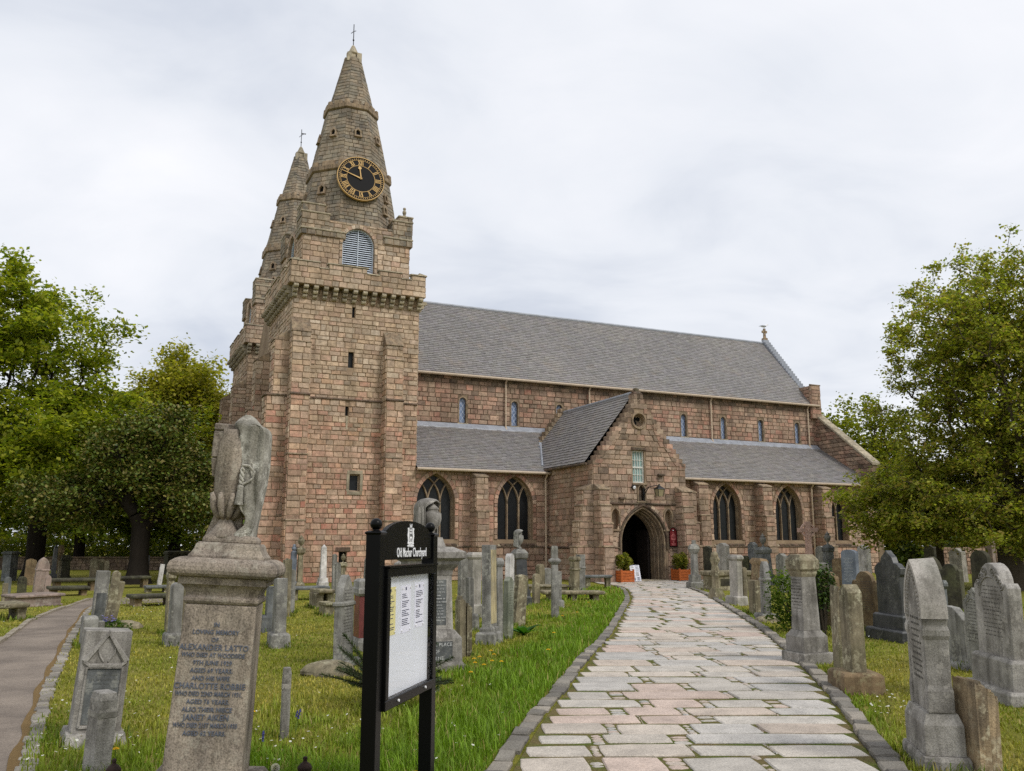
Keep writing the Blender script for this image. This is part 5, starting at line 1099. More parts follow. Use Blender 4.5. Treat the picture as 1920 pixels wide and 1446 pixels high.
# doorway: receding orders, dark room behind
dw = empty('doorway'); dw.parent = church
for i, (w, d0, d1) in enumerate(((1.22, -.02, -.2), (1.165, -.2, -.4), (1.11, -.4, -.62), (1.055, -.62, -.95))):
    k = w/DW; m = MB(); zr = DR - (DW-w)*1.15; nw = w - .055; nr = zr - .063
    a = [(-w, -.05)] + arch_pts(w, DZ, zr, 12) + [(w, -.05)]; b = [(-nw, -.05)] + arch_pts(nw, DZ, nr, 12) + [(nw, -.05)]
    n = len(a); m.add([PF.p(DC+x, z, d0) for x, z in a] + [PF.p(DC+x, z, d0) for x, z in b] + [PF.p(DC+x, z, d1) for x, z in b], [(j, j+1, j+1+n, j+n) for j in range(n-1)] + [(j+n, j+1+n, j+1+2*n, j+2*n) for j in range(n-1)])
    m.build('arch_order', M['dressing'], dw)
    r_ = MB(); r_.tube([PF.p(DC+x, z, d0+.01) for x, z in b], .034, 6); r_.build('roll_moulding', M['dressing'], dw)
m = MB(); hp = [(-DW-.06, 1.4)] + arch_pts(DW+.06, DZ, DR+.07, 12) + [(DW+.06, 1.4)]
bar(m, PF, [(DC+x, z) for x, z in hp], .07, -.02, .1); m.build('hood_mould', M['dressing_dark'], dw)
voussoirs(PF, DC, DW+.1, DZ, DR+.1, 0, .16, 10, POR, .04)
m = MB(); m.box(7.7, -3.38, -.02, 11.2, -.6, 3.4)
m.f = [f[::-1] for f in m.f]; m.f = [f for k, f in enumerate(m.f) if k != 2]; m.build('interior', M['doorwood'], dw)
m = MB(); m.box(10.34, -3.36, .02, 10.42, -2.4, 2.3); o = m.build('door', M['doorwood'], dw, bevel=.01)
for k in range(4): m = MB(); m.box(10.31, -3.34+k*.24, .05, 10.34, -3.13+k*.24, 2.27); m.build('board', M['doorwood'], o)
m = MB(); m.box(8.3, PV-.35, .0, 10.6, PV+.9, .045); m.build('door_step', M['coping'], dw, bevel=.01)
# niches, quatrefoil, sash
for poly, c, w, zs, rise in ((nl(7.95), 7.95, .2, 2.9, .32), (nl(10.8), 10.8, .2, 2.9, .32), (nm, 9.38, .18, 4.05, .25)):
    m = MB(); panel(m, PF, poly, -.25); o = m.build('niche', M['dressing_dark'] if w == .18 else M['mortar'], church)
    s = MB(); bar(s, PF, [(c-w-.03, poly[0][1])] + [(c+x, z) for x, z in arch_pts(w+.03, zs, rise+.03, 6)] + [(c+w+.03, poly[0][1])], .05, -.05, .07); s.build('surround', M['dressing'], o)
    s = MB(); s.box(c-w-.1, PV-.1, poly[0][1]-.08, c+w+.1, PV+.02, poly[0][1]-.01); s.build('sill', M['dressing'], o)
m = MB(); m.lathe([(.12, 3.6), (.13, 3.75), (.1, 3.85), (.13, 4.0), (.09, 4.06), (.08, 4.1), (.08, 4.17), (.04, 4.22)], 8, (9.38, PV+.14, 0), 1, .7); m.build('statue', M['dressing_dark'], church)
m = MB(); panel(m, PF, qf, -.22); o = m.build('quatrefoil_window', M['dressing'], church)
for k in range(4):
    a = PI/4 + k*PI/2; d = MB(); d.lathe([(.1, 0), (.1, .03)], 10, (0, 0, 0)); q = d.build('foil', M['dark'] if k < 3 else M['dressing_dark'], o); q.location = (9.34+.13*math.cos(a), PV+.22, 7.28+.13*math.sin(a)); q.rotation_euler = (R(90), 0, 0)
m = MB(); bar(m, PF, [(9.34+.37*math.cos(2*PI*i/24), 7.28+.37*math.sin(2*PI*i/24)) for i in range(25)], .07, -.05, .07); m.build('surround', M['dressing'], o)
m = MB(); panel(m, PF, sash, -.16); o = m.build('sash_window', M['sash'], church)
m = MB()
for a, b, c, d in ((8.95, 4.4, 9.01, 5.88), (9.54, 4.4, 9.6, 5.88), (9.01, 4.4, 9.54, 4.46), (9.01, 5.82, 9.54, 5.88), (9.01, 5.08, 9.54, 5.15)): m.box(a, PV+.1, b, c, PV+.16, d)
m.build('frame', M['white'], o)
for x in (9.14, 9.275, 9.41): m = MB(); m.box(x-.012, PV+.12, 4.46, x+.012, PV+.155, 5.82); m.build('glazing_bar', M['white'], o)
for z in (4.77, 5.45): m = MB(); m.box(9.01, PV+.125, z-.012, 9.54, PV+.15, z+.012); m.build('glazing_bar', M['white'], o)
m = MB(); m.box(8.88, PV-.07, 5.89, 9.68, PV+.02, 6.02); m.build('lintel', M['dressing_dark'], o, bevel=.01); m = MB(); m.box(8.88, PV-.1, 4.3, 9.68, PV+.02, 4.39); m.build('sill', M['dressing'], o, bevel=.01)
for x, z in ((8.3, 3.62), (10.42, 4.74)): m = MB(); m.box(x-.16, PV-.2, z, x+.16, PV+.02, z+.1); m.build('bracket_stone', M['dressing_dark'], church, bevel=.02)
# west front between the towers
m = MB(); m.prism([(5.9, 0), (13.05, 0), (13.05, 11), (RV, 15.7), (5.9, 11.6)], lambda a, b, d: (d, a, b), -5.5, -5.1); m.build('west_front', M['mortar'], church)
ashlar(Fr((-5.5, 0, 0), (0, -1, 0), (-1, 0, 0)), 0, 11, lambda t: (-13.05, -5.9), pal=pal(UP))
# ---- lay the stones: the 300 that show largest as single parts, the rest as one part
BLOCKS.sort(key=lambda b: -b[0])
FB = [(4,5,6,7), (0,1,5,4), (1,2,6,5), (2,3,7,6), (3,0,4,7)]
for sc_, vs, col in BLOCKS[:300]:
    b = MB(); b.add(vs, FB, col); b.build('stone', M['wall'], church, col=True)
b = MB()
for sc_, vs, col in BLOCKS[300:]: b.add(vs, FB, col)
tag(b.build('stonework', M['wall'], church, col=True), kind='stuff')
print('blocks', len(BLOCKS))

# ---- things fixed to or standing by the porch (church frame to world)
def cw(x, y, z=0.0): return MW @ Vector((x, y, z))
lm = empty('wall_lantern', cw(9.5, PV, 3.95), R(25)); tag(lm, 'black iron lantern on a curved bracket above the church doorway', 'lamp')
m = MB(); m.tube([(0, 0, -.4), (0, -.06, -.1), (.1, -.3, .25), (.35, -.55, .32), (.46, -.6, .3)], .022, 6); m.tube([(0, 0, .1), (.1, -.3, .25)], .016, 6); m.box(-.04, -.03, -.45, .04, .02, .2); m.build('bracket', M['iron'], lm)
m = MB(); m.rings([[(.46+s*x, -.6+s*y, z) for x, y in ((-1,-1),(1,-1),(1,1),(-1,1))] for s, z in ((.11, -.18), (.16, .14))]); gl = m.build('glass', M['lamp'], lm)
m = MB(); m.lathe([(.26, .14), (.24, .18), (.05, .3), (.03, .36), (.05, .38)], 4, (.46, -.6, 0), rot=PI/4); m.build('hood', M['iron'], lm)
m = MB()
for x, y in ((-1,-1),(1,-1),(1,1),(-1,1)): m.tube([(.46+.115*x, -.6+.115*y, -.2), (.46+.165*x, -.6+.165*y, .15)], .012, 4)
m.build('lantern_frame', M['iron'], lm)
sl2 = empty('security_light', cw(8.92, PV-.06, 4.2), R(25)); tag(sl2, 'small round security light under the porch sash window', 'lamp')
m = MB(); m.lathe([(.02, 0), (.11, .0), (.12, .06), (.1, .1)], 12); o = m.build('housing', M['iron'], sl2); o.rotation_euler = (R(110), 0, 0)
m = MB(); m.lathe([(.08, .1), (.06, .13)], 12); o = m.build('lens', M['signwhite'], sl2); o.rotation_euler = (R(110), 0, 0)
rb = empty('notice_plaque', cw(11.0, PV-.09, 1.94), R(25)); tag(rb, 'dark red pointed notice board with pale lettering right of the doorway', 'notice board')
pts = [(-.2, -.4), (.2, -.4)] + arch_pts(.2, .2, .25, 8)[::-1]
m = MB(); m.prism(pts, lambda a, b, d: (a, d, b), -.01, .03); m.build('board', M['red'], rb)
m = MB(); bar(m, Fr((0, -.01, 0), (1, 0, 0), (0, -1, 0)), pts + [pts[0]], .018, 0, .015); m.build('frame', M['blackpaint'], rb)
m = MB()
for i, (z, w) in enumerate(((.2,.1),(.14,.16),(.08,.22),(.02,.24),(-.06,.26),(-.1,.2),(-.17,.1),(-.23,.08),(-.29,.24),(-.34,.18))): m.box(-w/2, -.016, z-.014, w/2, -.01, z+.014)
m.build('lettering', M['redtext'], rb); m = MB(); m.lathe([(.03, .0), (.03, .006)], 8); o = m.build('emblem', M['signwhite'], rb); o.location = (0, -.012, .32); o.rotation_euler = (R(90), 0, 0)
po = empty('poster_stand', cw(8.62, PV-.62, 0), R(22)); tag(po, 'white poster stand with pinned notices leaning in the doorway', 'poster stand')
m = MB(); m.hexa([(-.24, 0, .03), (.24, 0, .03), (.24, .03, .03), (-.24, .03, .03)], [(-.24, .2, .72), (.24, .2, .72), (.24, .23, .72), (-.24, .23, .72)]); m.build('board', M['paper'], po)
for k, (x0, z0, x1, z1) in enumerate(((-.22,.42,-.02,.7),(.02,.46,.22,.7),(-.21,.2,-.03,.38),(.0,.24,.2,.43),(-.2,.05,.0,.17),(.03,.05,.22,.2))):
    m = MB(); f = lambda x, z: (x, .2*(z-.03)/.69 - .006, z); m.add([f(x0,z0), f(x1,z0), f(x1,z1), f(x0,z1)], [(0,1,2,3)]); s = m.build('notice', M['paperback'] if k % 3 else M['signwhite'], po)
    m = MB(); n_ = 4
    for q in range(n_): zz = z0 + (z1-z0)*(q+.6)/n_; g_ = lambda x, z: (x, .2*(z-.03)/.69 - .009, z); m.add([g_(x0+.02, zz), g_(x1-.03, zz), g_(x1-.03, zz+.02), g_(x0+.02, zz+.02)], [(0,1,2,3)])
    m.build('print', M['ink'], s)
m = MB(); m.tube([(-.2, .25, .6), (-.2, .45, .02)], .014, 5); m.tube([(.2, .25, .6), (.2, .45, .02)], .014, 5); m.build('legs', M['doorwood'], po)

# ------------------------------------------------------------------ gravestones
rg = random.Random(5)
GM = lambda k: M['g_' + k]
def outline(top, W, H, r):
    w = W/2; z0 = -.12
    if top == 'round': b = H - min(w, .5*H)*.95; return [(-w, z0), (w, z0)] + [(w*math.cos(PI*i/12), b + (H-b)*math.sin(PI*i/12)) for i in range(13)]
    if top == 'segment': b = H - w*.42; return [(-w, z0), (w, z0)] + [(w*math.cos(PI*i/12), b + (H-b)*math.sin(PI*i/12)) for i in range(13)]
    if top == 'gothic': rise = min(W*.85, H*.4); return [(-w, z0), (w, z0)] + arch_pts(w, H-rise, rise, 8)[::-1]
    if top == 'peak': return [(-w, z0), (w, z0), (w, H-w*.55), (w*.15, H), (-w*.15, H), (-w, H-w*.55)]
    if top == 'slant': return [(-w, z0), (w, z0), (w, H-W*.32), (w*.2, H-.02), (-w*.6, H), (-w, H-.05)]
    if top == 'shoulder':
        b = H - w*.62; return [(-w, z0), (w, z0), (w, b-.02), (w*.86, b+.03), (w*.72, b)] + [(w*.66*math.cos(PI*i/10), b + (H-b)*math.sin(PI*i/10)) for i in range(11)] + [(-w*.72, b), (-w*.86, b+.03), (-w, b-.02)]
    if top == 'peakshoulder':
        b = H - w*.85; return [(-w*.95, z0), (w*.95, z0), (w*.95, b-.2*W), (w*1.05, b-.15*W), (w*1.05, b), (w*.8, b+.1*W), (w*.55, b+.12*W), (w*.42, b+.26*W), (0, H), (-w*.42, b+.26*W), (-w*.55, b+.12*W), (-w*.8, b+.1*W), (-w*1.05, b), (-w*1.05, b-.15*W), (-w*.95, b-.2*W)]
    if top == 'rough':
        return [(-w, z0), (w, z0)] + [(w - W*i/7, H - abs(i-3.5)*W*.06 + r.uniform(-.03, .03)*H*.5) for i in range(8)]
    if top == 'broken':
        return [(-w, z0), (w, z0)] + [(w - W*i/9, H*(1 - .02*abs(i-6)) + r.uniform(-.05, .02)*H) for i in range(10)]
    return [(-w, z0), (w, z0), (w, H), (-w, H)]
def slabmesh(name, top, W, T, H, mat, parent, r, z=0.0, bevel=.012, taper=0.0, jag=0.0):
    mb = MB(); o = outline(top, W, H, r); f = lambda a, b, d: (a*(1-taper*max(0, b)/H), d, b+z)
    mb.prism(o, f, -T/2, T/2)
    if jag: mb.v = [(x+r.uniform(-jag, jag), y+r.uniform(-jag, jag), zz+r.uniform(-jag, jag)) for x, y, zz in mb.v]
    return mb.build(name, mat, parent, bevel=min(bevel*.5, W*.08, T*.08))
def rectp(name, prof, mat, parent, bevel=.008): mb = MB(); mb.rect(prof); return mb.build(name, mat, parent, bevel=bevel*.45)
def inscription(parent, W, H, T, r, mat, z0=.3, z1=.85, side=-1):
    mb = MB(); z = H*z1; lh = .03 if H > .9 else .024
    while z > H*z0:
        w = W*r.uniform(.4, .72); x = -w/2; big = r.random() < .25; h = lh*(.6 if big else .42)
        while x < w/2 - .01:
            k = r.randint(2, 7)
            for _ in range(k):
                l = r.uniform(.006, .011)
                if x > w/2: break
                mb.box(x, -T/2-.0012, z, x+l*.75, -T/2+.002, z+h*r.uniform(.8, 1.0)); x += l + .004
            x += .014
        z -= lh*r.uniform(1.25, 1.6)
    return tag(mb.build('inscription', mat, parent), kind='stuff')
def urn(parent, c, h, mat, w=None, seg=16):
    w = w or h*.26; m = MB(); m.lathe([(w*.62, 0), (w*.62, h*.04), (w*.3, h*.1), (w*.22, h*.17), (w*.34, h*.22), (w*.85, h*.36), (w, h*.52), (w*.98, h*.66), (w*.62, h*.72), (w*.66, h*.76), (w*.75, h*.78), (w*.5, h*.85), (w*.2, h*.92), (w*.16, h*.95), (w*.2, h*.98), (w*.08, h)], seg, c)
    return m.build('urn', mat, parent, smooth=True)
def drape(parent, c, h, w, mat, a0, a1, hem, folds=9, slab=False):
    """cloth hanging over an urn: a0..a1 = covered angles, hem(t) = fraction of height where the cloth ends"""
    n, k = 64, 20; vs = []; fs = []
    for layer in (0, 1):
        for j in range(k+1):
            for i in range(n+1):
                t = i/n; q = j/k; zb = hem(t); z = 1 - (1-zb)*q**1.1; zd = .80; op = max(0, min(1, (.93-z)/.16))**.6; half = (360-(a1-a0))/2*(1-op); a = R((a0-half) + (a1-a0+2*half)*t)
                e = math.sqrt(max(0, 1-((z-zd)/(1-zd))**2)) if z > zd else 1.0
                if slab:
                    pz, pr_q = [0, .8, .87, .9, .93, .965, .985, 1.0], [1.0, 1.0, 1.0, .93, .66, .5, .34, .0]; e = float(np.interp(z, pz, pr_q)); e /= (abs(math.cos(a))**5 + abs(math.sin(a))**5)**.2
                fl = max(0, min(1, (.97-z)/.3)); rr = w*(.06 + 1.0*e) + w*.26*fl*(.5-abs(math.sin(folds*.5*a + 1.2*math.sin(3*t+z*2)))) + w*.06*fl*math.sin(2.7*folds*a) + w*.16*(1-z)**2 - layer*w*.10
                vs.append((c[0]+rr*math.cos(a), c[1]+rr*math.sin(a)*(.72 if slab else 1), c[2]+z*h - layer*.012*(z > .9)))
    m = (n+1)*(k+1)
    for j in range(k):
        for i in range(n):
            p = j*(n+1)+i; fs.append((p, p+1, p+n+2, p+n+1)); fs.append((m+p, m+p+n+1, m+p+n+2, m+p+1))
    bd = [i for i in range(n+1)] + [j*(n+1)+n for j in range(1, k+1)] + [k*(n+1)+i for i in range(n-1, -1, -1)] + [j*(n+1) for j in range(k-1, 0, -1)]
    for i in range(len(bd)): p, q = bd[i], bd[(i+1) % len(bd)]; fs.append((p, m+p, m+q, q))
    mb = MB(); mb.add(vs, fs); return mb.build('drapery', mat, parent, smooth=True)
def build_grave(row):
    typ, x, y, W, T, H, yaw, lean, back, mk, label, cat, o = row
    r = random.Random(hash(label) % 99991 if False else sum(map(ord, label)))
    nm = {'gravestone': 'gravestone', 'tomb': 'tomb', 'monument': 'monument', 'cross': 'stone_cross'}[cat]
    mat = {'shaft': M['g_grey'], 'redpanel': M['g_grey'], 'slatetext': M['g_blue'], 'carved': M['g_grey']}.get(mk) or GM(mk)
    root = empty(nm, (x, y, 0), R(yaw + r.uniform(-3, 3)), lean + r.uniform(-.8, .8), r.uniform(-1.5, 1.5))
    tag(root, label, cat, {'gravestone': 'gravestones in the churchyard', 'tomb': 'tombs in the churchyard', 'monument': 'urn monuments in the churchyard'}.get(cat))
    if typ == 'slab':
        z = 0.0
        for dw, dt, h in o.get('base', []):
            mb = MB(); mb.rect([(W+2*dw+.02, T+2*dt+.02, z-.1), (W+2*dw, T+2*dt, z+h-.03), (W+2*dw-.05, T+2*dt-.05, z+h)]); mb.build('base', GM(o['basemat']) if 'basemat' in o else mat, root, bevel=.006); z += h
        top = o.get('top', 'flat')
        if top == 'cap':
            b = H - z - .16; slabmesh('slab', 'flat', W*.92, T*.92, b, mat, root, r, z, taper=.02)
            rectp('cap', [(W*.94, T*.94, z+b), (W*1.22, T*1.16, z+b+.05), (W*1.22, T*1.16, z+b+.1), (W*.9, T*.9, z+b+.16)], mat, root)
        else: slabmesh('slab', top, W, T, H-z, mat, root, r, z, taper=.03 if W > .14 else 0, jag=.006 if top == 'rough' else 0)
        if o.get('band'):
            bz = z + (H-z)*.62; rectp('band', [(W*.98, T*.98, bz), (W+.035, T+.035, bz+.015), (W+.035, T+.035, bz+.05), (W*.98, T*.98, bz+.07)], mat, root)
        if o.get('panel'):
            mb = MB(); mb.box(-W*.36, -T/2-.012, z+.15, W*.36, -T/2+.01, H*.62); mb.build('panel', M['g_slate'], root)
        if o.get('mark'): q = inscription(root, W, H, T, r, M['letterwhite'] if mk == 'slatetext' else M['g_ink'], .35 if z < .2 else .45, .82); 
        if mk == 'shaft':
            mb = MB(); mb.box(-W*.42, -T/2-.004, z+.05, W*.42, -T/2+.01, H-.08); mb.build('panel', M['g_buff'], root)
        if mk == 'carved' or (mk == 'granite' and top == 'shoulder'):
            mb = MB()
            for s in (-1, 1):
                for k in range(3):
                    cx, cz, rr = s*W*(.12+.11*k), H*(.93-.05*k), W*.07
                    mb.tube([(cx+rr*(1-i/22)*math.cos(i*.55)*s, -T/2-.004, cz+rr*(1-i/22)*math.sin(i*.55)) for i in range(20)], W*.013, 5)
            mb.tube([(W*.33*math.cos(PI*i/12), -T/2-.003, H*.74+W*.3*math.sin(PI*i/12)) for i in range(13)], W*.014, 5)
            mb.build('carving', mat, root)
    elif typ == 'broken':
        for k, (a, b, hh) in enumerate(((-.5, .02, 1.0), (.04, .5, .9))):
            s = slabmesh('slab' if k == 0 else 'split_slab', 'broken', W*(b-a), T*.94, H*hh, mat, root, r, 0, .01, jag=.008); s.location = (W*(a+b)/2, 0, 0)
    elif typ == 'marker':
        if o.get('flare'):
            rectp('foot', [(W*1.7, T*1.5, -.1), (W*1.6, T*1.4, .15), (W*1.0, T*.9, .32)], mat, root, .02); mb = MB()
            mb.rings([[(W*.45*s*cx + r.uniform(-.02, .02), T*.4*s*cy + r.uniform(-.02, .02), z) for cx, cy in ((-1,-1),(1,-1),(1,1),(-1,1))] for s, z in ((1, .3), (.85, .6), (1.05, .8), (.8, 1.0), (1.1, H-.15), (.7, H-.02))]); mb.build('shaft', mat, root, bevel=.015)
            mb = MB(); mb.sphere((0, 0, H-.02), W*.5, 8, 6); mb.build('knob', mat, root)
        else:
            mb = MB(); n = 5; rgs = []
            for k in range(n+1):
                z = -.1 + (H+.1-.05)*k/n; rgs.append([(cx*W/2*r.uniform(.95, 1.05), cy*T/2*r.uniform(.95, 1.05), z) for cx, cy in ((-1,-1),(1,-1),(1,1),(-1,1))])
            rgs.append([(cx*W*.42, cy*T*.42, H) for cx, cy in ((-1,-1),(1,-1),(1,1),(-1,1))]); mb.rings(rgs); mb.build('post', mat, root, bevel=.006)
            rectp('tooled_head', [(W*1.03, T*1.03, H-.17), (W*1.04, T*1.04, H-.13)], GM('light'), root, .002)
    elif typ == 'obelisk':
        b = H*.22; rectp('base', [(W*1.0, T*.95, -.1), (W*1.0, T*.95, b*.55), (W*.86, T*.8, b*.6), (W*.84, T*.78, b)], mat, root)
        k = .62 if not o.get('wide') else .9; tip = H*.93 if o.get('blunt') else H*.9
        rectp('shaft', [(W*k, T*k*.8, b), (W*k*.78, T*k*.62, tip), (W*.04 if not o.get('wide') else W*.2, .03, H)], mat, root, .006)
    elif typ == 'ballobelisk':
        rectp('base', [(W*1.1, T, -.1), (W*1.1, T, .22), (W*.92, T*.85, .26)], mat, root); rectp('shaft', [(W*.85, T*.7, .26), (W*.72, T*.55, H-.3), (W*.35, T*.2, H-.24)], mat, root)
        mb = MB(); mb.lathe([(.05, 0), (.09, .03), (.1, .1), (.06, .16), (.07, .18), (.03, .24)], 12, (0, 0, H-.25)); mb.build('urn_knob', mat, root, smooth=True)
    elif typ == 'urnpillar':
        b = H*.12; rectp('base', [(W, T, -.1), (W, T, b*.6), (W*.8, T*.7, b)], mat, root); rectp('shaft', [(W*.55, T*.45, b), (W*.5, T*.4, H*.62)], mat, root)
        rectp('capital', [(W*.5, T*.4, H*.62), (W*.9, T*.75, H*.67), (W*.92, T*.78, H*.74), (W*.6, T*.5, H*.76)], mat, root); u = urn(root, (0, 0, H*.75), H*.25, mat, H*.065)
    elif typ == 'pillar':
        if o.get('stump'): rectp('stump', [(W, T, -.1), (W, T, H-.04), (W*.9, T*.9, H)], mat, root)
        else:
            b = H*.18; rectp('base', [(W*1.1, T*1.1, -.1), (W*1.1, T*1.1, b*.7), (W*.9, T*.9, b)], mat, root)
            rectp('shaft', [(W*.8, T*.8, b), (W*.76, T*.76, H*.76)], M['g_red'] if mk == 'redpanel' else mat, root)
            rectp('cap', [(W*.8, T*.8, H*.76), (W*1.05, T*1.02, H*.8), (W*1.08, T*1.05, H*.86), (W*.95, T*.9, H*.88), (W*.9, T*.86, H*.97), (W*.5, T*.5, H)], mat, root)
    elif typ == 'capped':
        if o.get('bulb'):
            rectp('base', [(W, T, -.1), (W, T, H*.12), (W*.72, T*.72, H*.14), (W*.7, T*.7, H*.28)], mat, root)
            mb = MB(); mb.lathe([(W*.3, H*.28), (W*.26, H*.72), (W*.34, H*.74), (W*.46, H*.82), (W*.34, H*.9), (W*.16, H*.92), (W*.16, H)], 8, rot=PI/8); mb.build('column', mat, root)
        else:
            rectp('shaft', [(W*.62, T*.8, -.1), (W*.55, T*.7, H*.62), (W*.5, T*.66, H*.76)], mat, root); rectp('collar', [(W*.55, T*.75, H*.74), (W, T*1.2, H*.78), (W, T*1.2, H*.8), (W*.6, T*.8, H*.83)], mat, root)
            rectp('head', [(W*.52, T*.7, H*.83), (W*.52, T*.7, H*.97), (W*.44, T*.6, H)], mat, root)
    elif typ == 'pedestal':
        W2, T2 = .38, .38
        rectp('base', [(W2*1.3, T2*1.3, -.1), (W2*1.3, T2*1.3, .13), (W2*1.26, T2*1.26, .15)], mat, root); rectp('plinth', [(W2*1.05, T2*1.05, .15), (W2*1.05, T2*1.05, .36), (W2*.74, T2*.74, .44)], mat, root)
        rectp('shaft', [(W2*.72, T2*.72, .44), (W2*.62, T2*.62, H-.3)], mat, root); rectp('cap', [(W2*.62, T2*.62, H-.31), (W2*.72, T2*.72, H-.26), (W2*.72, T2*.72, H-.23), (W2*.86, T2*.86, H-.2), (W2*.86, T2*.86, H-.08), (W2*.6, T2*.5, H)], GM('lichen'), root)
        q = inscription(root, .36, H, T2*.68, r, M['g_ink'], .4, .76); q.rotation_euler = (0, 0, R(-90))
    elif typ == 'chest':
        rectp('chest', [(W*.94, T*.9, -.1), (W*.94, T*.9, H*.12), (W*.88, T*.84, H*.18), (W*.88, T*.84, H*.72)], mat, root); rectp('lid', [(W*.9, T*.86, H*.72), (W, T, H*.8), (W, T, H*.94), (W*.95, T*.95, H)], mat, root, .015)
        if H > .5:
            for sx in (-1, 1):
                mb = MB(); mb.rect([(.16, .16, .02), (.14, .14, .08), (.13, .13, H*.6), (.17, .17, H*.72)], (sx*W*.42, -T*.4, 0)); mb.build('corner_pier', mat, root, bevel=.01)
            mb = MB(); mb.box(-W*.3, -T*.42-.012, H*.25, W*.3, -T*.42+.01, H*.62); mb.build('panel', GM('moss'), root, bevel=.006)
    elif typ == 'chestwall':
        rectp('wall', [(W, T, -.1), (W, T, H*.85)], mat, root); rectp('lid', [(W*1.04, T*1.06, H*.85), (W*1.04, T*1.06, H*.95), (W*.96, T*.9, H)], mat, root)
    elif typ == 'table':
        h = .1; mb = MB(); mb.rect([(W*.97, T*.95, H-h), (W, T, H-h*.6), (W, T, H-h*.2), (W*.97, T*.96, H)]); mb.build('slab', mat, root, bevel=.012)
        n = o.get('legs', 2)
        for i in range(n):
            px = -W*.36 + W*.72*i/(n-1); mb = MB(); mb.rect([(.2, T*.75, -.1), (.17, T*.7, H*.3), (.2, T*.75, H-h+.004)], (px, 0, 0)); mb.build('support', GM('lichen') if mk != 'moss' else GM('brown'), root, bevel=.012)
    elif typ == 'cross':
        mat = M['g_pink']; rectp('base', [(W*.75, T*1.6, -.1), (W*.75, T*1.6, .3), (W*.6, T*1.2, .36)], mat, root); cz = H - W*.42
        rectp('shaft', [(W*.34, T*.6, .36), (W*.26, T*.5, cz)], mat, root)
        mb = MB(); mb.prism([(-W/2, cz-W*.11), (-W*.14, cz-W*.09), (-W*.13, cz-W*.3), (W*.13, cz-W*.3), (W*.14, cz-W*.09), (W/2, cz-W*.11), (W/2, cz+W*.11), (W*.14, cz+W*.09), (W*.13, H), (-W*.13, H), (-W*.14, cz+W*.09), (-W/2, cz+W*.11)], lambda a, b, d: (a, d, b), -T*.26, T*.26); mb.build('cross_head', mat, root, bevel=.012)
        mb = MB(); nn = 28; mb.rings([[(rr*math.cos(2*PI*i/nn), yy, cz+rr*math.sin(2*PI*i/nn)) for i in range(nn)] for rr, yy in ((W*.27, -T*.2), (W*.36, -T*.2), (W*.36, T*.2), (W*.27, T*.2), (W*.27, -T*.2))], cap0=False, cap1=False); mb.build('ring', mat, root)
        mb = MB()
        for k in range(6): mb.tube([(W*.09*math.sin(t*.5+k), -T*.27, cz-W*.28-k*.06+t*.004) for t in range(14)], .012, 5)
        mb.tube([(W*.1*math.cos(t*.3), -T*.27, cz+W*.1*math.sin(t*.6)) for t in range(22)], .012, 5); mb.build('knotwork', mat, root)
    elif typ == 'urnmon':
        k = o['k']
        if k == 1:
            rectp('base', [(W*1.12, T*.9, -.12), (W*1.12, T*.9, .06), (W*1.02, T*.82, .1), (W*1.0, T*.8, .4), (W*.78, T*.62, .5)], mat, root); rectp('die', [(W*.74, T*.58, .5), (W*.68, T*.54, 1.2)], mat, root)
            rectp('cap', [(W*.7, T*.56, 1.2), (W*.72, T*.58, 1.26), (W*.9, T*.74, 1.34), (W*.9, T*.74, 1.38), (W*1.12, T*.92, 1.42), (W*1.12, T*.92, 1.5), (W*.7, T*.6, 1.57)], mat, root)
            mb = MB(); mb.box(-W*.3, -T*.285-.006, .56, W*.22, -T*.28+.01, 1.14); mb.build('panel', M['g_slate'], root); s = inscription(root, W*.74, 1.45, T*.60, r, M['letterwhite'], .4, .76); s.location = (-W*.04, 0, 0)
            mb = MB(); mb.box(-W*.42, -T*.405-.006, .12, W*.3, -T*.4+.01, .36); pp = mb.build('lower_panel', M['g_slate'], root)
            for i, ln in enumerate(('BURIAL PLACE', 'OF', 'MILNE')): text('lettering', ln, .06, M['letterwhite'], root, (-W*.02, -T*.405-.009, .32-.085*i), (R(90), 0, 0), .001)
            rectp('urn_plinth', [(W*.5, T*.4, 1.57), (W*.42, T*.34, 1.66), (W*.4, T*.3, 1.7)], mat, root); urn(root, (.02, 0, 1.68), H-1.72, mat, .135)
            drape(root, (-.02, .03, 1.62), H-1.62, .17, mat, 25, 238, lambda t: .06 + .12*abs(math.sin(5*t)), 9)
        else:
            rectp('base', [(W, T, -.1), (W, T, H*.1), (W*.9, T*.9, H*.12), (W*.88, T*.88, H*.2)], mat, root); rectp('shaft', [(W*.74, T*.74, H*.2), (W*.62, T*.6, H*.6)], mat, root)
            rectp('capital', [(W*.62, T*.6, H*.6), (W*.74, T*.7, H*.62), (W*.78, T*.75, H*.68), (W*.6, T*.6, H*.71), (W*.45, T*.42, H*.735)], M['g_grey'] if k == 2 else mat, root); urn(root, (0, 0, H*.735), H*.265, M['g_grey'], H*.062)
            if k == 2: drape(root, (0, 0, H*.735), H*.265, H*.066, M['g_grey'], 70, 250, lambda t: .05 + .3*t*(1-t), 7)
    elif typ == 'gable':
        rectp('plinth', [(W*1.26, T*1.9, -.25), (W*1.26, T*1.9, .0), (W*1.14, T*1.5, .1)], mat, root); hh = H - .08
        slabmesh('slab', 'flat', W, T, hh, mat, root, r, .08, .012, taper=.06); w = W*.9/2
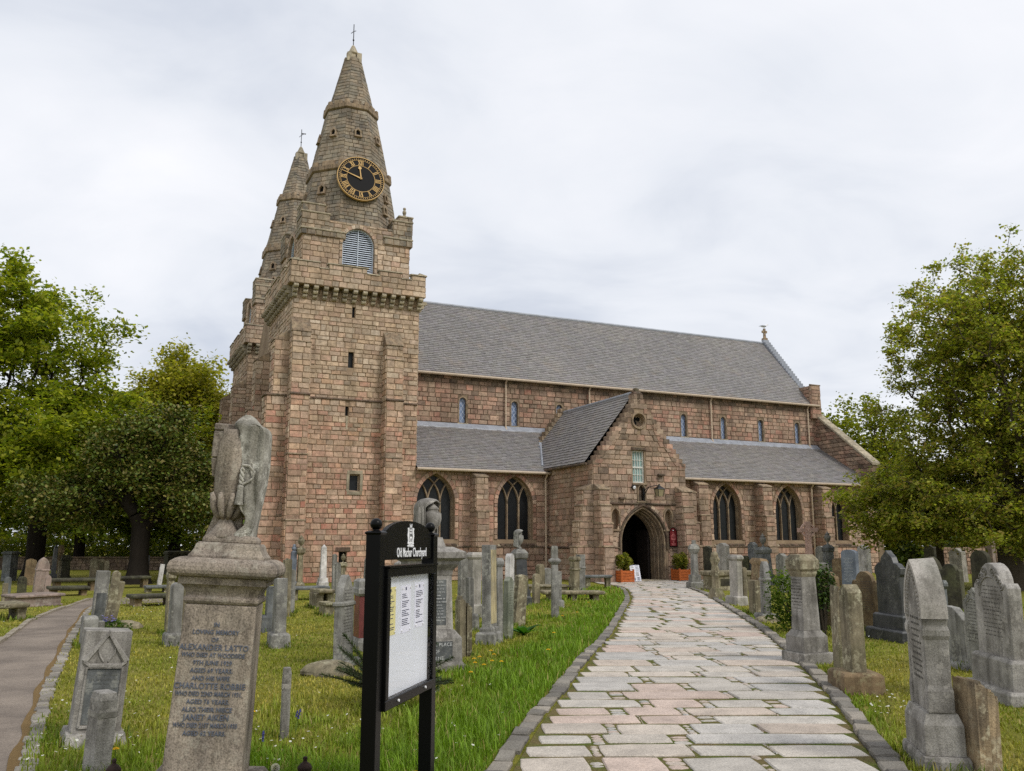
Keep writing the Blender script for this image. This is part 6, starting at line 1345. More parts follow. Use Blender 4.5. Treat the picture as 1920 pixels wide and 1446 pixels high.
        mb = MB(); bar(mb, Fr((0, -T/2, .08), (1, 0, 0), (0, -1, 0)), [(-w*.93, hh*.70), (0, hh*.975), (w*.93, hh*.70)], .028, -.005, .022); bar(mb, Fr((0, -T/2, .08), (1, 0, 0), (0, -1, 0)), [(-w*.93, hh*.7), (-w*.7, hh*.66), (w*.7, hh*.66), (w*.93, hh*.7)], .018, -.005, .018); mb.build('gable_moulding', mat, root)
        mb = MB()
        for s in (-1, 1): mb.tube([(s*(w*.1+w*.26*math.sin(i*.22)), -T/2-.004, .08+hh*(.7+.016*i)) for i in range(12)], .009, 5)
        mb.build('carving', mat, root)
        mb = MB(); mb.box(-w*.76, -T/2-.002, .16, w*.76, -T/2+.004, .08+hh*.63); mb.build('panel', M['g_slate'], root); mb = MB(); bar(mb, Fr((0, -T/2, 0), (1, 0, 0), (0, -1, 0)), [(-w*.8, .14), (w*.8, .14), (w*.8, .08+hh*.64), (-w*.8, .08+hh*.64), (-w*.8, .14)], .014, -.002, .016); mb.build('panel_frame', mat, root)
        s = inscription(root, W*.85, H, T+.006, r, M['g_slate'], .42, .64)
    elif typ == 'biggothic':
        rectp('lower_plinth', [(W*1.06, T*1.12, -.12), (W*1.06, T*1.12, .09), (W*1.02, T*1.06, .12)], mat, root); rectp('upper_plinth', [(W*.94, T*.94, .12), (W*.94, T*.94, .33), (W*.84, T*.74, .41)], mat, root)
        w2, t2 = W*.78, T*.62; slabmesh('slab', 'gothic', w2, t2*.86, H-.41, mat, root, r, .41, .014)
        rise = min(w2*.85, (H-.41)*.4); zs = H - rise
        for s in (-1, 1):
            mb = MB(); mb.rect([(.07, t2*1.02, .41), (.07, t2*1.02, .56), (.05, t2*.94, .6), (.05, t2*.94, .92), (.075, t2*1.05, .95), (.075, t2*1.05, .99), (.05, t2*.94, 1.02), (.06, t2*1.0, zs)], (s*w2*.48, 0, 0)); mb.build('side_shaft', mat, root, bevel=.006)
        mb = MB(); ap_ = arch_pts(w2/2+.01, zs, rise+.015, 10); P2 = Fr((0, 0, 0), (1, 0, 0), (0, -1, 0)); bar(mb, P2, ap_, .03, -t2*.5, t2*.5); mb.build('arch_rim', GM('light'), root)
        mb = MB()
        for a, b in arch_pts(w2/2-.045, zs, rise-.05, 12): mb.sphere((a, -t2*.44, b), .017, 6, 4)
        mb.build('dog_tooth_beads', GM('light'), root); inscription(root, w2, H, t2*.87, r, M['g_ink'], .42, .72)
    return root
for row in GRAVES: build_grave(row)

# ---- tall foreground monument with draped urn and lead lettering
lat = empty('monument', (-1.83, 5.55, 0), R(9), 3.2, -.5); lat.scale = (.88, .88, 1); tag(lat, 'tall foreground granite pillar with lead lettering, moulded cap and draped urn', 'monument', 'urn monuments in the churchyard')
g = M['g_granite']; gb = G_('warm_granite', C(150, 138, 124), C(124, 114, 104), 0.45, C(190, 184, 168), 0.35, 0.5, bstr=0.7)
dieg = gb; dlich = G_('lichened_drapery_granite', C(150, 146, 136), C(112, 108, 100), 0.3, C(206, 203, 192), 0.85, 0.7, bstr=0.8)
def rp(name, prof, bevel=.01): return rectp(name, prof, dieg, lat, bevel)
rp('plinth', [(.78, .72, -.1), (.78, .72, .2), (.7, .62, .25)]); die = rp('die', [(.505, .435, .25), (.465, .40, 1.25)], .012)
rp('neck_moulding', [(.45, .385, 1.25), (.475, .41, 1.256), (.495, .43, 1.27), (.495, .43, 1.285), (.475, .41, 1.297), (.468, .403, 1.30), (.475, .41, 1.32), (.50, .435, 1.345), (.545, .475, 1.366)], .003)
rp('fascia', [(.575, .505, 1.366), (.575, .505, 1.408), (.56, .49, 1.41)], .004)
rp('cap', [(.60, .53, 1.41), (.66, .585, 1.415), (.70, .62, 1.43), (.715, .635, 1.45), (.712, .63, 1.472), (.69, .61, 1.495), (.64, .56, 1.512), (.58, .505, 1.522)], .003)
rp('upper_block', [(.50, .43, 1.522), (.50, .43, 1.535), (.47, .405, 1.55), (.44, .38, 1.575), (.425, .365, 1.60), (.40, .34, 1.615)], .004)
UX = -.0; um = MB(); U0 = 1.612; um.rect([(.36, .31, U0), (.36, .31, U0+.03), (.30, .26, U0+.05)]); um.build('urn_step', dieg, lat, bevel=.008)
def loft(name, rows, y0, y1, mat, amp, fr_, nx=26):
    """carved cloth: rows of (z, x left, x right); ridged folds on the front, plain back"""
    rgs = []
    Z = np.array([r_[0] for r_ in rows]); XL = np.array([r_[1] for r_ in rows]); XR = np.array([r_[2] for r_ in rows]); o_ = np.argsort(Z)
    for z in np.linspace(Z.min(), Z.max(), 60):
        xl, xr = np.interp(z, Z[o_], XL[o_]), np.interp(z, Z[o_], XR[o_]); top_ = min(1, max(.12, (Z.max()-z)/.07)); ring = []
        for i in range(nx+1):
            t = i/nx; x = xl + (xr-xl)*t; ed = min(1, min(t, 1-t)*7)**.5
            fold = amp*(abs(math.sin(fr_*x + .9*math.sin(7*z) + 4*z*(x > 0))) - .5) + .35*amp*math.sin(2.3*fr_*x+2)
            ring.append((x, (y0*ed + .0*(1-ed))*top_ - fold*ed*top_, z))
        ring += [(xr-(xr-xl)*i/6, y1*top_*min(1, min(i/6, 1-i/6)*5 + .3), z) for i in range(7)]
        rgs.append(ring)
    mb = MB(); mb.rings(rgs); return mb.build(name, mat, lat, smooth=False)
T0 = 2.42; ZP = lambda y: T0 - (y-780)*.0034
loft('drapery', [(ZP(y), a, b) for y, a, b in ((780, -.01, .03), (783, -.03, .055), (790, -.055, .085), (799, -.075, .115), (805, -.075, .175), (815, -.05, .19), (870, -.01, .2), (905, -.015, .195), (940, -.01, .18), (955, .02, .172), (970, .075, .168), (985, .07, .162), (1000, .0, .158), (1012, -.01, .155))], -.13, .11, dlich, .016, 34)
loft('back_drapery', [(ZP(y), a, b) for y, a, b in ((792, -.06, .0), (830, -.10, .02), (880, -.125, .05), (930, -.125, .05), (970, -.15, .05), (1012, -.20, .05))], .0, .12, dieg, .012, 40)
um = MB(); um.lathe([(.12, U0+.03), (.115, U0+.05), (.08, U0+.09), (.05, U0+.13), (.042, U0+.16), (.055, U0+.18), (.085, U0+.22), (.104, U0+.30), (.112, U0+.42), (.114, U0+.54), (.108, U0+.62), (.09, U0+.66), (.095, U0+.70)], 28, (-.055, -.035, 0)); um.build('urn', dieg, lat, smooth=True)
um = MB()
for i in range(9):
    a = 2*PI*i/9 + .2; um.tube([(-.055+rr*math.cos(a), -.035+rr*math.sin(a), U0+z) for rr, z in ((.045, .15), (.075, .175), (.10, .22), (.112, .27), (.124, .30), (.132, .295))], [.014, .02, .024, .022, .013, .006], 7)
um.build('petal_calyx', dieg, lat, smooth=True)
um = MB(); um.box(-.2, -.09, U0+.69, .0, .03, U0+.735); um.box(-.2, -.085, U0+.52, -.125, .02, U0+.69); um.hexa([(-.2, -.08, U0+.52), (-.125, -.08, U0+.52), (-.125, .02, U0+.52), (-.2, .02, U0+.52)][::1], [(-.185, -.05, U0+.40), (-.15, -.05, U0+.40), (-.15, .0, U0+.40), (-.185, .0, U0+.40)]); um.build('handle', dieg, lat, bevel=.008)
um = MB()
for k in range(2): um.tube([(.035+.010*math.sin(i*1.1+k*PI), -.155-.006*math.cos(i*1.1+k*PI), U0+.46-.011*i) for i in range(10)], .009, 6)
um.lathe([(.014, .12), (.022, .11), (.02, .09), (.026, .03), (.03, 0)], 10, (.035, -.16, U0+.235)); um.tube([(.03, -.15, U0+.48), (.08, -.155, U0+.475), (.115, -.15, U0+.44), (.11, -.15, U0+.40), (.075, -.158, U0+.375), (.045, -.16, U0+.36)], .008, 6); um.build('tassel', dlich, lat)
LN = [('IN', .036), ('LOVING MEMORY', .036), ('OF', .036), ('ALEXANDER LATTO', .047), ('WHO DIED AT WOODSIDE', .036), ('9TH JUNE 1929', .036), ('AGED 69 YEARS.', .036), ('AND HIS WIFE', .036), ('CHARLOTTE ROBBIE', .047), ('WHO DIED 22ND MARCH 1931.', .036), ('AGED 76 YEARS.', .036), ('ALSO THEIR NIECE', .036), ('JANET AIKEN', .047), ('WHO DIED 21ST MARCH 1935', .036), ('AGED 62 YEARS.', .036)]
zt = 1.135
for i, (s, h) in enumerate(LN):
    z = zt - i*.0435; yf = -(.435 + (.40-.435)*(z-.25)/1.0)/2 - .002
    o = text('lettering', s, h, M['leadletter'], lat, (-.01, yf, z), (R(90-1.0), 0, 0), .003, bold=.0006, sx=.80 if len(s) > 22 else (.88 if len(s) > 18 else 1.0))

# ---- churchyard notice board
P0, P1 = Vector((-.765, 5.02, 0)), Vector((-.55, 5.98, 0)); dv = (P1-P0); SWd = dv.length; nb = empty('notice_board', P0, math.atan2(dv.y, dv.x)); tag(nb, 'black double posted churchyard notice board with arched header and glazed papers', 'notice board')
bpn = M['blackpaint']
for x in (0, SWd):
    m = MB(); m.rect([(.085, .085, -.1), (.085, .085, 1.66), (.1, .1, 1.662), (.1, .1, 1.672), (.06, .06, 1.68)], (x, 0, 0)); po_ = m.build('post', bpn, nb, bevel=.004); m = MB(); m.lathe([(.018, 1.672), (.018, 1.69)], 10, (x, 0, 0)); m.sphere((x, 0, 1.715), .034, 20, 14); m.build('ball_finial', bpn, po_, smooth=True)
w = SWd - .085; x0, x1 = .0425 + .005, SWd - .0425 - .005
hp_ = [(x0, 1.515), (x1, 1.515), (x1, 1.645)] + [(SWd/2 + (x1-x0)/2*math.cos(PI*i/24)*.97, 1.645 + .10*math.sin(PI*i/24)) for i in range(1, 24)] + [(x0, 1.645)]
m = MB(); m.prism(hp_, lambda a, b, d: (a, d, b), -.028, .0); hd = m.build('header', bpn, nb)
text('lettering', 'Old Machar Churchyard', .078, M['signwhite'], nb, (SWd*.55, -.031, 1.553), (R(90), 0, 0), .001, bold=.0006, sx=.68)
cr = MB(); q = lambda x, z: (SWd*.52 + x, -.030, 1.655 + z)
def qb(mb, pts): mb.prism(pts, lambda a, b, d: (SWd*.52 + a, d, 1.655 + b), -.0305, -.028)
qb(cr, [(-.022, -.03), (0, -.052), (.022, -.03), (.022, .022), (-.022, .022)])
for s in (-1, 1):
    qb(cr, [(s*.028, -.05), (s*.055, -.05), (s*.05, -.03), (s*.06, .0), (s*.052, .028), (s*.06, .045), (s*.035, .05), (s*.03, .02), (s*.036, -.01)])
    qb(cr, [(s*.004, .028), (s*.02, .028), (s*.022, .05), (s*.012, .04)]); qb(cr, [(s*.004, .052), (s*.016, .05), (s*.02, .074), (s*.01, .066)])
qb(cr, [(-.06, -.064), (.06, -.064), (.055, -.056), (-.055, -.056)])
cr.build('crest', M['signwhite'], nb); cr = MB()
for a, b in ((-.009, .009),):
    qb2 = lambda mb, pts: mb.prism(pts, lambda a, b, d: (SWd*.52 + a, d, 1.655 + b), -.0318, -.0305)
    for c_ in ((-.011, .006), (.011, .006), (0, -.024)): qb2(cr, [(c_[0]-.007, c_[1]-.01), (c_[0]+.007, c_[1]-.01), (c_[0]+.007, c_[1]+.01), (c_[0]+.003, c_[1]+.004), (c_[0]-.003, c_[1]+.004), (c_[0]-.007, c_[1]+.01)])
cr.build('crest_towers', bpn, nb)
text('lettering', 'ABERDEEN', .026, M['signwhite'], nb, (SWd*.52, -.031, 1.607), (R(90), 0, 0), .0006, bold=.0008, sx=.72); text('lettering', 'CITY COUNCIL', .016, M['signwhite'], nb, (SWd*.52, -.031, 1.591), (R(90), 0, 0), .0006, sx=.72)
z0, z1 = .70, 1.47
m = MB(); m.box(x0, -.02, z0, x1, .035, z1); m.build('backing_case', bpn, nb)
m = MB(); m.box(x0+.05, -.024, z0+.05, x1-.045, -.018, z1-.05); m.build('pin_board', M['paperback'], nb)
fm = MB()
for a in ((x0, z0, x1, z0+.055), (x0, z1-.05, x1, z1), (x0, z0+.055, x0+.05, z1-.05), (x1-.045, z0+.055, x1, z1-.05)): fm.box(a[0], -.062, a[1], a[2], -.018, a[3])
fm.build('door_frame', bpn, nb, bevel=.004); fm = MB(); fm.box(x0-.004, -.075, z1, x1+.004, .04, z1+.012); fm.build('top_rail', bpn, nb)
gm_ = NT('notice_glazing'); p_ = gm_.n('ShaderNodeBsdfGlass', {'Roughness': 0.0, 'IOR': 1.05}); tr_ = gm_.n('ShaderNodeBsdfTransparent'); gl_ = gm_.n('ShaderNodeBsdfGlossy', {'Roughness': 0.02}); mxs = gm_.n('ShaderNodeMixShader', {0: 0.05})
gm_.t.links.new(tr_.outputs[0], mxs.inputs[1]); gm_.t.links.new(gl_.outputs[0], mxs.inputs[2]); gm_.t.links.new(mxs.outputs[0], gm_.out.inputs[0]); M['pane'] = gm_.m
m = MB(); m.box(x0+.05, -.052, z0+.055, x1-.045, -.049, z1-.05); m.build('glass_pane', M['pane'], nb)
for x in (x0+.2, x1-.2): m = MB(); m.lathe([(.008, 0), (.008, .008)], 8); o = m.build('lock', M['signwhite'], nb); o.location = (x, -.064, z0+.03); o.rotation_euler = (R(90), 0, 0)
for k, (px, pw, pz0, pz1, mat) in enumerate(((x0+.06, .17, 1.09, 1.36, 'paperyellow'), (x0+.32, .175, 1.085, 1.36, 'paper'), (x0+.575, .175, 1.095, 1.365, 'paper'))):
    m = MB(); m.box(px, -.026, pz0, px+pw, -.0242, pz1); o = m.build('paper_notice', M[mat], nb)
    m = MB(); z = pz1 - .035; rr = random.Random(k+3); m.box(px+pw*.44, -.0268, z+.006, px+pw*.56, -.026, z+.024)
    z -= .018
    while z > pz0 + .028:
        if rr.random() < .84: wl = rr.uniform(.35, .8)*pw; m.box(px+.02, -.0268, z, px+.02+wl, -.026, z+.0045)
        z -= .0105
    m.build('print', M['ink'], o)
    for a in (px+.015, px+pw-.015):
        for b in (pz0+.015, pz1-.015): p2 = MB(); p2.sphere((a, -.03, b), .006, 8, 5); p2.build('pin', M['signwhite'], o)
# ---- old iron railing posts in the grass
for x, y, h, lb in ((-1.32, 5.95, .24, 'rusty iron railing knob in the grass left of the notice board'), (-2.55, 5.98, .22, 'rusty iron railing knob at the foot of the gabled granite stone')):
    rt = empty('railing_post', (x, y, 0), .3); tag(rt, lb, 'railing post', 'rusty iron railing posts')
    m = MB(); m.lathe([(.014, -.1), (.014, h-.12), (.03, h-.115), (.03, h-.1)], 10); m.build('stem', M['rust'], rt); m = MB(); m.lathe([(.02, h-.1), (.038, h-.07), (.046, h-.04), (.046, h-.03), (.03, h-.012), (.014, h), (.012, h+.01), (.016, h+.022), (.008, h+.032)], 14); m.build('knob', M['rust'], rt, smooth=True)
# ---- planters by the door
def shrub_leaves(n, c, rad, size, cols, seed, flat=.7):
    q = np.random.default_rng(seed); u = q.normal(size=(n, 3)); u /= np.linalg.norm(u, axis=1)[:, None]
    p = np.array(c) + u * (q.uniform(.35, 1.0, (n, 1))**.6) * np.array(rad) * (1 + .25*np.sin(7*u[:, :1]+3*u[:, 1:2]))
    return leaf_quads(p, size, cols, q, flat)
def leaf_quads(p, size, cols, q, up=.5, droop=0.0):
    n = len(p); a = q.normal(size=(n, 3)); a[:, 2] = a[:, 2]*.6 - droop; a /= np.linalg.norm(a, axis=1)[:, None]
    nn = q.normal(size=(n, 3)); nn[:, 2] = np.abs(nn[:, 2]) + up*2; b = np.cross(nn, a); b /= np.linalg.norm(b, axis=1)[:, None]
    s = (size * q.uniform(.5, 1.5, (n, 1))).astype(np.float64); c = np.cross(a, b)
    v = np.stack([p - a*s*.5, p + b*s*.36 + c*s*.08, p + a*s*.6, p - b*s*.36 + c*s*.08], 1).reshape(-1, 3)
    f = np.arange(n*4).reshape(n, 4); ci = q.integers(0, len(cols), n); col = np.array(cols)[ci] * q.uniform(.7, 1.3, (n, 1)); return v, f, np.repeat(col, 4, 0)
for (x, y), lb, sd_ in (((7.72, PV-1.0), 'orange wooden planter with yellowish shrub left of the doorway', 1), ((11.0, PV-.62), 'orange wooden planter with yellowish shrub right of the doorway', 2)):
    rt = empty('planter', cw(x, y, 0), R(25)); tag(rt, lb, 'planter', 'planters flanking the doorway')
    s = .3
    for yy in (-s, s):
        for k in range(4): m = MB(); m.box(-s, yy-.018, .04+k*.12, s, yy+.018, .15+k*.12); m.build('board', M['wood'], rt, bevel=.006)
    for xx in (-s, s):
        for k in range(4): m = MB(); m.box(xx-.018, -s+.02, .04+k*.12, xx+.018, s-.02, .15+k*.12); m.build('board', M['wood'], rt, bevel=.006)
    for xx in (-1, 1):
        for yy in (-1, 1): m = MB(); m.rect([(.07, .07, 0), (.07, .07, .54), (.05, .05, .56)], (xx*s, yy*s, 0)); m.build('corner_post', M['wood'], rt, bevel=.006)
    m = MB(); m.box(-s, -s, .4, s, s, .46); m.build('soil', M['soil'], rt)
    sh = empty('shrub', cw(x, y, .46), 0); tag(sh, lb.replace('orange wooden planter with yellowish shrub', 'clipped yellow green shrub growing in the planter'), 'shrub', 'shrubs in the planters')
    v, f, c = shrub_leaves(2600, (0, 0, .42), (.36, .36, .34), .07, [C(120, 128, 40), C(150, 146, 60), C(88, 104, 34), C(170, 160, 80)], 40+sd_); raw_mesh('crown', v, f, 4, M['leaf'], c, sh)
    m = MB(); m.tube([(0, 0, -.05), (.02, 0, .2), (-.03, .02, .45)], [.03, .025, .01], 6); m.tube([(.02, 0, .15), (.15, .05, .4)], [.016, .008], 5); m.build('trunk', M['bark'], sh)
# ---- gull on the east gable cross
gu = empty('gull', cw(28.5, 8.6, 16.62), R(20)); tag(gu, 'white gull with grey wings perched on the east gable cross', 'bird')
m = MB(); m.rings([[(x, rr*math.cos(2*PI*i/10)*.8, z + rr*math.sin(2*PI*i/10)) for i in range(10)] for x, rr, z in ((-.34, .012, .13), (-.2, .06, .14), (0, .1, .15), (.14, .085, .19), (.2, .055, .24), (.24, .06, .29), (.29, .045, .3), (.34, .012, .285), (.39, .004, .27))]); m.tube([(.02, .03, .08), (.03, .03, 0)], .008, 5); m.tube([(.02, -.03, .08), (.03, -.03, 0)], .008, 5); m.build('body', M['signwhite'], gu, smooth=True)
for s in (-1, 1): m = MB(); m.rings([[(x, s*(.07+.02*k), z) for k, z in ((0, z0), (1, (z0+z1)/2), (0, z1))] for x, z0, z1 in ((.12, .13, .2), (0, .1, .22), (-.2, .12, .2), (-.38, .13, .15))]); m.build('wing', M['lead'], gu)

# ------------------------------------------------------------------ trees
def tubes_np(P0, P1, r0, r1, sides):
    d = P1 - P0; L = np.linalg.norm(d, axis=1, keepdims=True); d = d / np.maximum(L, 1e-6)
    ref = np.where(np.abs(d[:, 2:3]) < .9, np.array([[0, 0, 1.]]), np.array([[1., 0, 0]])); a = np.cross(d, ref); a /= np.linalg.norm(a, axis=1, keepdims=True); b = np.cross(d, a)
    V = []; n = len(P0)
    for P, r in ((P0, r0), (P1, r1)):
        for k in range(sides):
            t = 2*PI*k/sides; V.append(P + (a*math.cos(t) + b*math.sin(t))*r[:, None])
    V = np.stack(V, 1).reshape(-1, 3); base = np.arange(n)[:, None]*(2*sides); F = []
    for k in range(sides):
        j = (k+1) % sides; F.append(base + np.array([[k, j, j+sides, k+sides]]))
    return V, np.concatenate(F, 0)
def make_tree(name, label, base, trunk, env, n_att, seed, leafcols, leaf_n, leaf_size, spread, twig_r=.012, c_path=.35, bark_m='bark', leaf_m='leaf', group=None, up=.5, trunk_r=None, jitter=.12, inner=.35, droop=0.0, gamma=2.4, lean=(0, 0)):
    """trunk height + crown envelopes [(centre, radii)]: tips spread through the crown are joined back to the trunk"""
    q = np.random.default_rng(seed); pts = []
    vol = np.array([np.prod(r) for c, r in env]); pr = vol / vol.sum()
    while len(pts) < n_att:
        k = q.choice(len(env), p=pr); c, r = env[k]; u = q.normal(size=3); u /= np.linalg.norm(u); rad = inner + (1-inner)*q.uniform()**.55
        wob = 1 + .16*math.sin(3.1*u[0]*2+seed) * math.cos(4.3*u[1]*2) + .1*math.sin(9*u[2]+5*u[0])
        pts.append(np.array(c) + u*rad*wob*np.array(r))
    pts = np.array(pts); nodes = [np.array([lean[0]*z/trunk, lean[1]*z/trunk, z]) for z in np.linspace(0, trunk, 8)]; par = [-1] + list(range(7)); plen = [0.0 if z < trunk*.55 else z*.3 for z in np.linspace(0, trunk, 8)]
    pl0 = [1e3, 1e3, 1e3, 4.0, 2.0, 1.0, .5, 0.0]
    order = np.argsort(np.linalg.norm(pts - nodes[-1], axis=1)); cap = n_att*9 + 50
    N = np.zeros((cap, 3)); PL = np.zeros(cap); PA = np.full(cap, -1); n = 8; N[:8] = nodes; PL[:8] = pl0; PA[:8] = par
    tips = []
    for i in order:
        p = pts[i]; dv = N[:n] - p; d = np.sqrt((dv*dv).sum(1)); cost = d + c_path*PL[:n] + .25*np.maximum(0, -dv[:, 2]*-1)*(0)
        j = int(np.argmin(cost)); L = d[j]; m = max(1, min(8, int(L/.45))); prev = j; a = N[j].copy()
        off = q.normal(size=3)*L*jitter; off[2] += L*.06
        for s in range(1, m+1):
            t = s/m; pos = a + (p-a)*t + off*math.sin(PI*t)
            N[n] = pos; PL[n] = PL[prev] + L/m; PA[n] = prev; prev = n; n += 1
            if n >= cap-10: break
        tips.append(prev)
        if n >= cap-10: break
    N, PA = N[:n], PA[:n]; rad = np.zeros(n); isch = np.zeros(n, bool); isch[PA[PA >= 0]] = True
    acc = np.where(isch, 0.0, twig_r**gamma)
    for i in range(n-1, 0, -1): acc[i] = max(acc[i], twig_r**gamma); acc[PA[i]] += acc[i]
    rad = acc**(1/gamma)
    if trunk_r: rad *= 1; f = trunk_r / rad[0]; big = np.clip((rad - twig_r)/(rad[0]-twig_r), 0, 1); rad = rad * (1 + (f-1)*big**.5)
    idx = np.arange(1, n); r0, r1 = rad[PA[idx]], rad[idx]; r0 = np.minimum(r0, r1*1.6); Vs = []; Fs = []; o_ = 0
    for lo, hi, sd in ((0, .03, 3), (.03, .1, 5), (.1, 9, 9)):
        m = (r1 >= lo) & (r1 < hi)
        if m.any():
            V, F = tubes_np(N[PA[idx[m]]], N[idx[m]], r0[m], r1[m], sd); Vs.append(V); Fs.append(F + o_); o_ += len(V)
    root = empty(name, (base[0], base[1], 0)); tag(root, label, 'tree', group)
    # root flare
    fl = MB(); fl.lathe([(rad[0]*1.9, -.15), (rad[0]*1.45, .12), (rad[0]*1.15, .5), (rad[0]*1.0, 1.0)], 12); Vs.append(np.array(fl.v)); Fs2 = [f for f in fl.f if len(f) == 4]; Fs.append(np.array(Fs2) + o_)
    raw_mesh('trunk', np.concatenate(Vs), np.concatenate(Fs), 4, M[bark_m], None, root, True)
    tp = N[np.array(tips)]; thin = np.where(rad[8:] < twig_r*2.6)[0] + 8
    src = np.concatenate([np.repeat(tp, 3, 0), N[thin]], 0); wgt = q.exponential(1.0, len(src))**1.1; pick = src[q.choice(len(src), leaf_n, p=wgt/wgt.sum())]
    p = pick + q.normal(size=(leaf_n, 3))*spread*np.array([1, 1, .7])
    v, f, c = leaf_quads(p, leaf_size, leafcols, q, up, droop); zf = (p[:, 2]-p[:, 2].min())/(np.ptp(p[:, 2])+1e-6)
    raw_mesh('crown', v, f, 4, M[leaf_m], c, root)
    return root
MAPLE = [C(150, 156, 44), C(128, 140, 38), C(170, 170, 60), C(102, 118, 34)]
make_tree('maple_tree', 'tall spreading bright green broadleaf tree at the far left', (-22.6, 42.5), 4.2, [((-2.5, 0, 9.5), (5.6, 5, 5.0)), ((3.0, -1.5, 6.0), (5.0, 4, 2.9)), ((-4, -2, 5.4), (5, 4, 2.4)), ((-2.4, 0, 12.6), (4.0, 4, 2.7)), ((-8, 0, 8), (5, 5, 4.5))], 1000, 3, MAPLE, 125000, .2, .36, .014, bark_m='barkdark', trunk_r=.42, up=.8, inner=.25, group='trees round the churchyard')
make_tree('shaded_canopy_tree', 'dense tree with thick black trunk and dark leaves as canopy shade behind the leaning gravestones', (-15.6, 37.5), 2.4, [((-.6, 0, 5.2), (1.9, 2.0, 1.9)), ((-3.2, 0, 3.4), (2.0, 2.2, 1.1)), ((1.3, .3, 4.2), (1.8, 2, 1.7)), ((2.6, 0, 3.0), (1.3, 1.6, .9)), ((.6, 0, 6.4), (1.2, 1.3, 1.2))], 700, 5, [C(92, 108, 40), C(108, 112, 50), C(74, 90, 36), C(124, 114, 62)], 40000, .13, .3, .012, bark_m='barkdark', leaf_m='darkleaf', trunk_r=.38, group='trees round the churchyard')  # leaf colours darkened to stand for the shaded side of the canopy
make_tree('beech_tree', 'rounded yellowish green tree standing left of the church towers', (-23.4, 62.0), 4.0, [((0, 0, 9.2), (3.9, 4, 5.4)), ((1.5, 0, 7.0), (4.4, 4.4, 4.0)), ((-.2, 0, 12.8), (2.7, 2.7, 2.6)), ((3.0, 0, 10.6), (2.8, 2.8, 2.6))], 800, 8, [C(166, 158, 54), C(148, 146, 50), C(178, 168, 70), C(122, 126, 44)], 70000, .24, .5, .016, bark_m='barkdark', trunk_r=.4, up=.6, group='trees round the churchyard')
make_tree('broadleaf_tree', 'mid green tree filling the gap behind the dark leaved tree', (-29.0, 60.0), 3.5, [((0, 0, 6.5), (6, 5, 4.6)), ((4.5, 0, 5.0), (5, 4, 3.4)), ((-6, 0, 6.0), (6, 4, 4))], 520, 12, [C(112, 128, 40), C(92, 110, 36), C(130, 138, 48)], 50000, .26, .55, .016, bark_m='barkdark', trunk_r=.35, group='trees round the churchyard')
RT = [C(152, 156, 54), C(130, 140, 48), C(176, 174, 82), C(108, 118, 44), C(152, 136, 70)]
make_tree('rowan_tree', 'large open tree with young leaves and many bare twigs on the right', (18.1, 32.6), 3.2, [((.1, 0, 6.6), (3.9, 3.9, 4.0)), ((-1.0, 0, 3.8), (3.5, 3.4, 2.2)), ((-.4, -1, 2.5), (3.6, 3.2, 1.3)), ((.6, 0, 10.3), (3.5, 3.4, 2.7)), ((-1.3, -.5, 8.6), (2.9, 2.9, 2.6)), ((3.5, 0, 5.5), (4, 4, 4.4))], 2200, 17, RT, 160000, .115, .18, .012, c_path=.28, trunk_r=.42, up=.5, inner=.15, jitter=.16, group='trees round the churchyard')
make_tree('small_tree', 'thin stemmed low tree whose branches hang over the right hand gravestones', (17.2, 36.0), 1.9, [((-.8, -.6, 3.3), (3.2, 2.6, 1.7)), ((-2.2, -1, 2.4), (2.0, 1.8, .8))], 420, 23, RT, 26000, .14, .2, .011, trunk_r=.14, inner=.2, group='trees round the churchyard')
make_tree('far_tree', 'round bright green tree beyond the east end of the church', (29.0, 74.0), 5.0, [((0, 0, 9.6), (4.6, 4, 4.2)), ((1, 0, 6.5), (5.2, 4.5, 3.6)), ((-2.4, 0, 7.6), (3.4, 3, 3.4))], 480, 31, [C(140, 140, 40), C(122, 126, 36), C(104, 112, 32)], 30000, .28, .45, .018, trunk_r=.4, group='trees round the churchyard')
# ---- hedges and undergrowth closing the view
def mass(name, label, boxes, n, size, cols, seed, mat='leaf'):
    q = np.random.default_rng(seed); ps = []
    vol = np.array([b[3]*b[4]*b[5] for b in boxes]); pr = vol/vol.sum()
    for k, b in enumerate(boxes):
        m = int(n*pr[k]); u = q.uniform(-1, 1, (m, 3)); p = np.array(b[:3]) + u*np.array(b[3:])
        h = b[2] + b[5]*(.7 + .3*np.sin(p[:, 0]*1.3+seed)*np.cos(p[:, 0]*.47) + .12*np.sin(p[:, 0]*4.1)); p[:, 2] = np.minimum(p[:, 2], h - q.uniform(0, .3, m)); ps.append(p)
    v, f, c = leaf_quads(np.concatenate(ps), size, cols, q, .6); return tag(raw_mesh(name, v, f, 4, M[mat], c), label, 'undergrowth', kind='stuff')
mass('undergrowth', 'bright green undergrowth closing the view behind the left gravestones', [(-34, 66, 1.3, 30, 2.2, 1.5), (-26, 70, 2.2, 30, 2, 2.6)], 60000, .3, [C(124, 128, 40), C(104, 112, 36), C(140, 134, 48), C(84, 96, 32)], 3)
mass('undergrowth', 'dark green undergrowth behind the right hand gravestones', [(38, 52, 1.3, 14, 1.5, 1.6), (45, 60, 2.5, 20, 2, 3.0), (30, 64, 2.0, 10, 2, 2.6), (30, 72, 2.4, 16, 2, 3.4)], 70000, .3, [C(74, 88, 32), C(60, 74, 30), C(96, 100, 40)], 9)
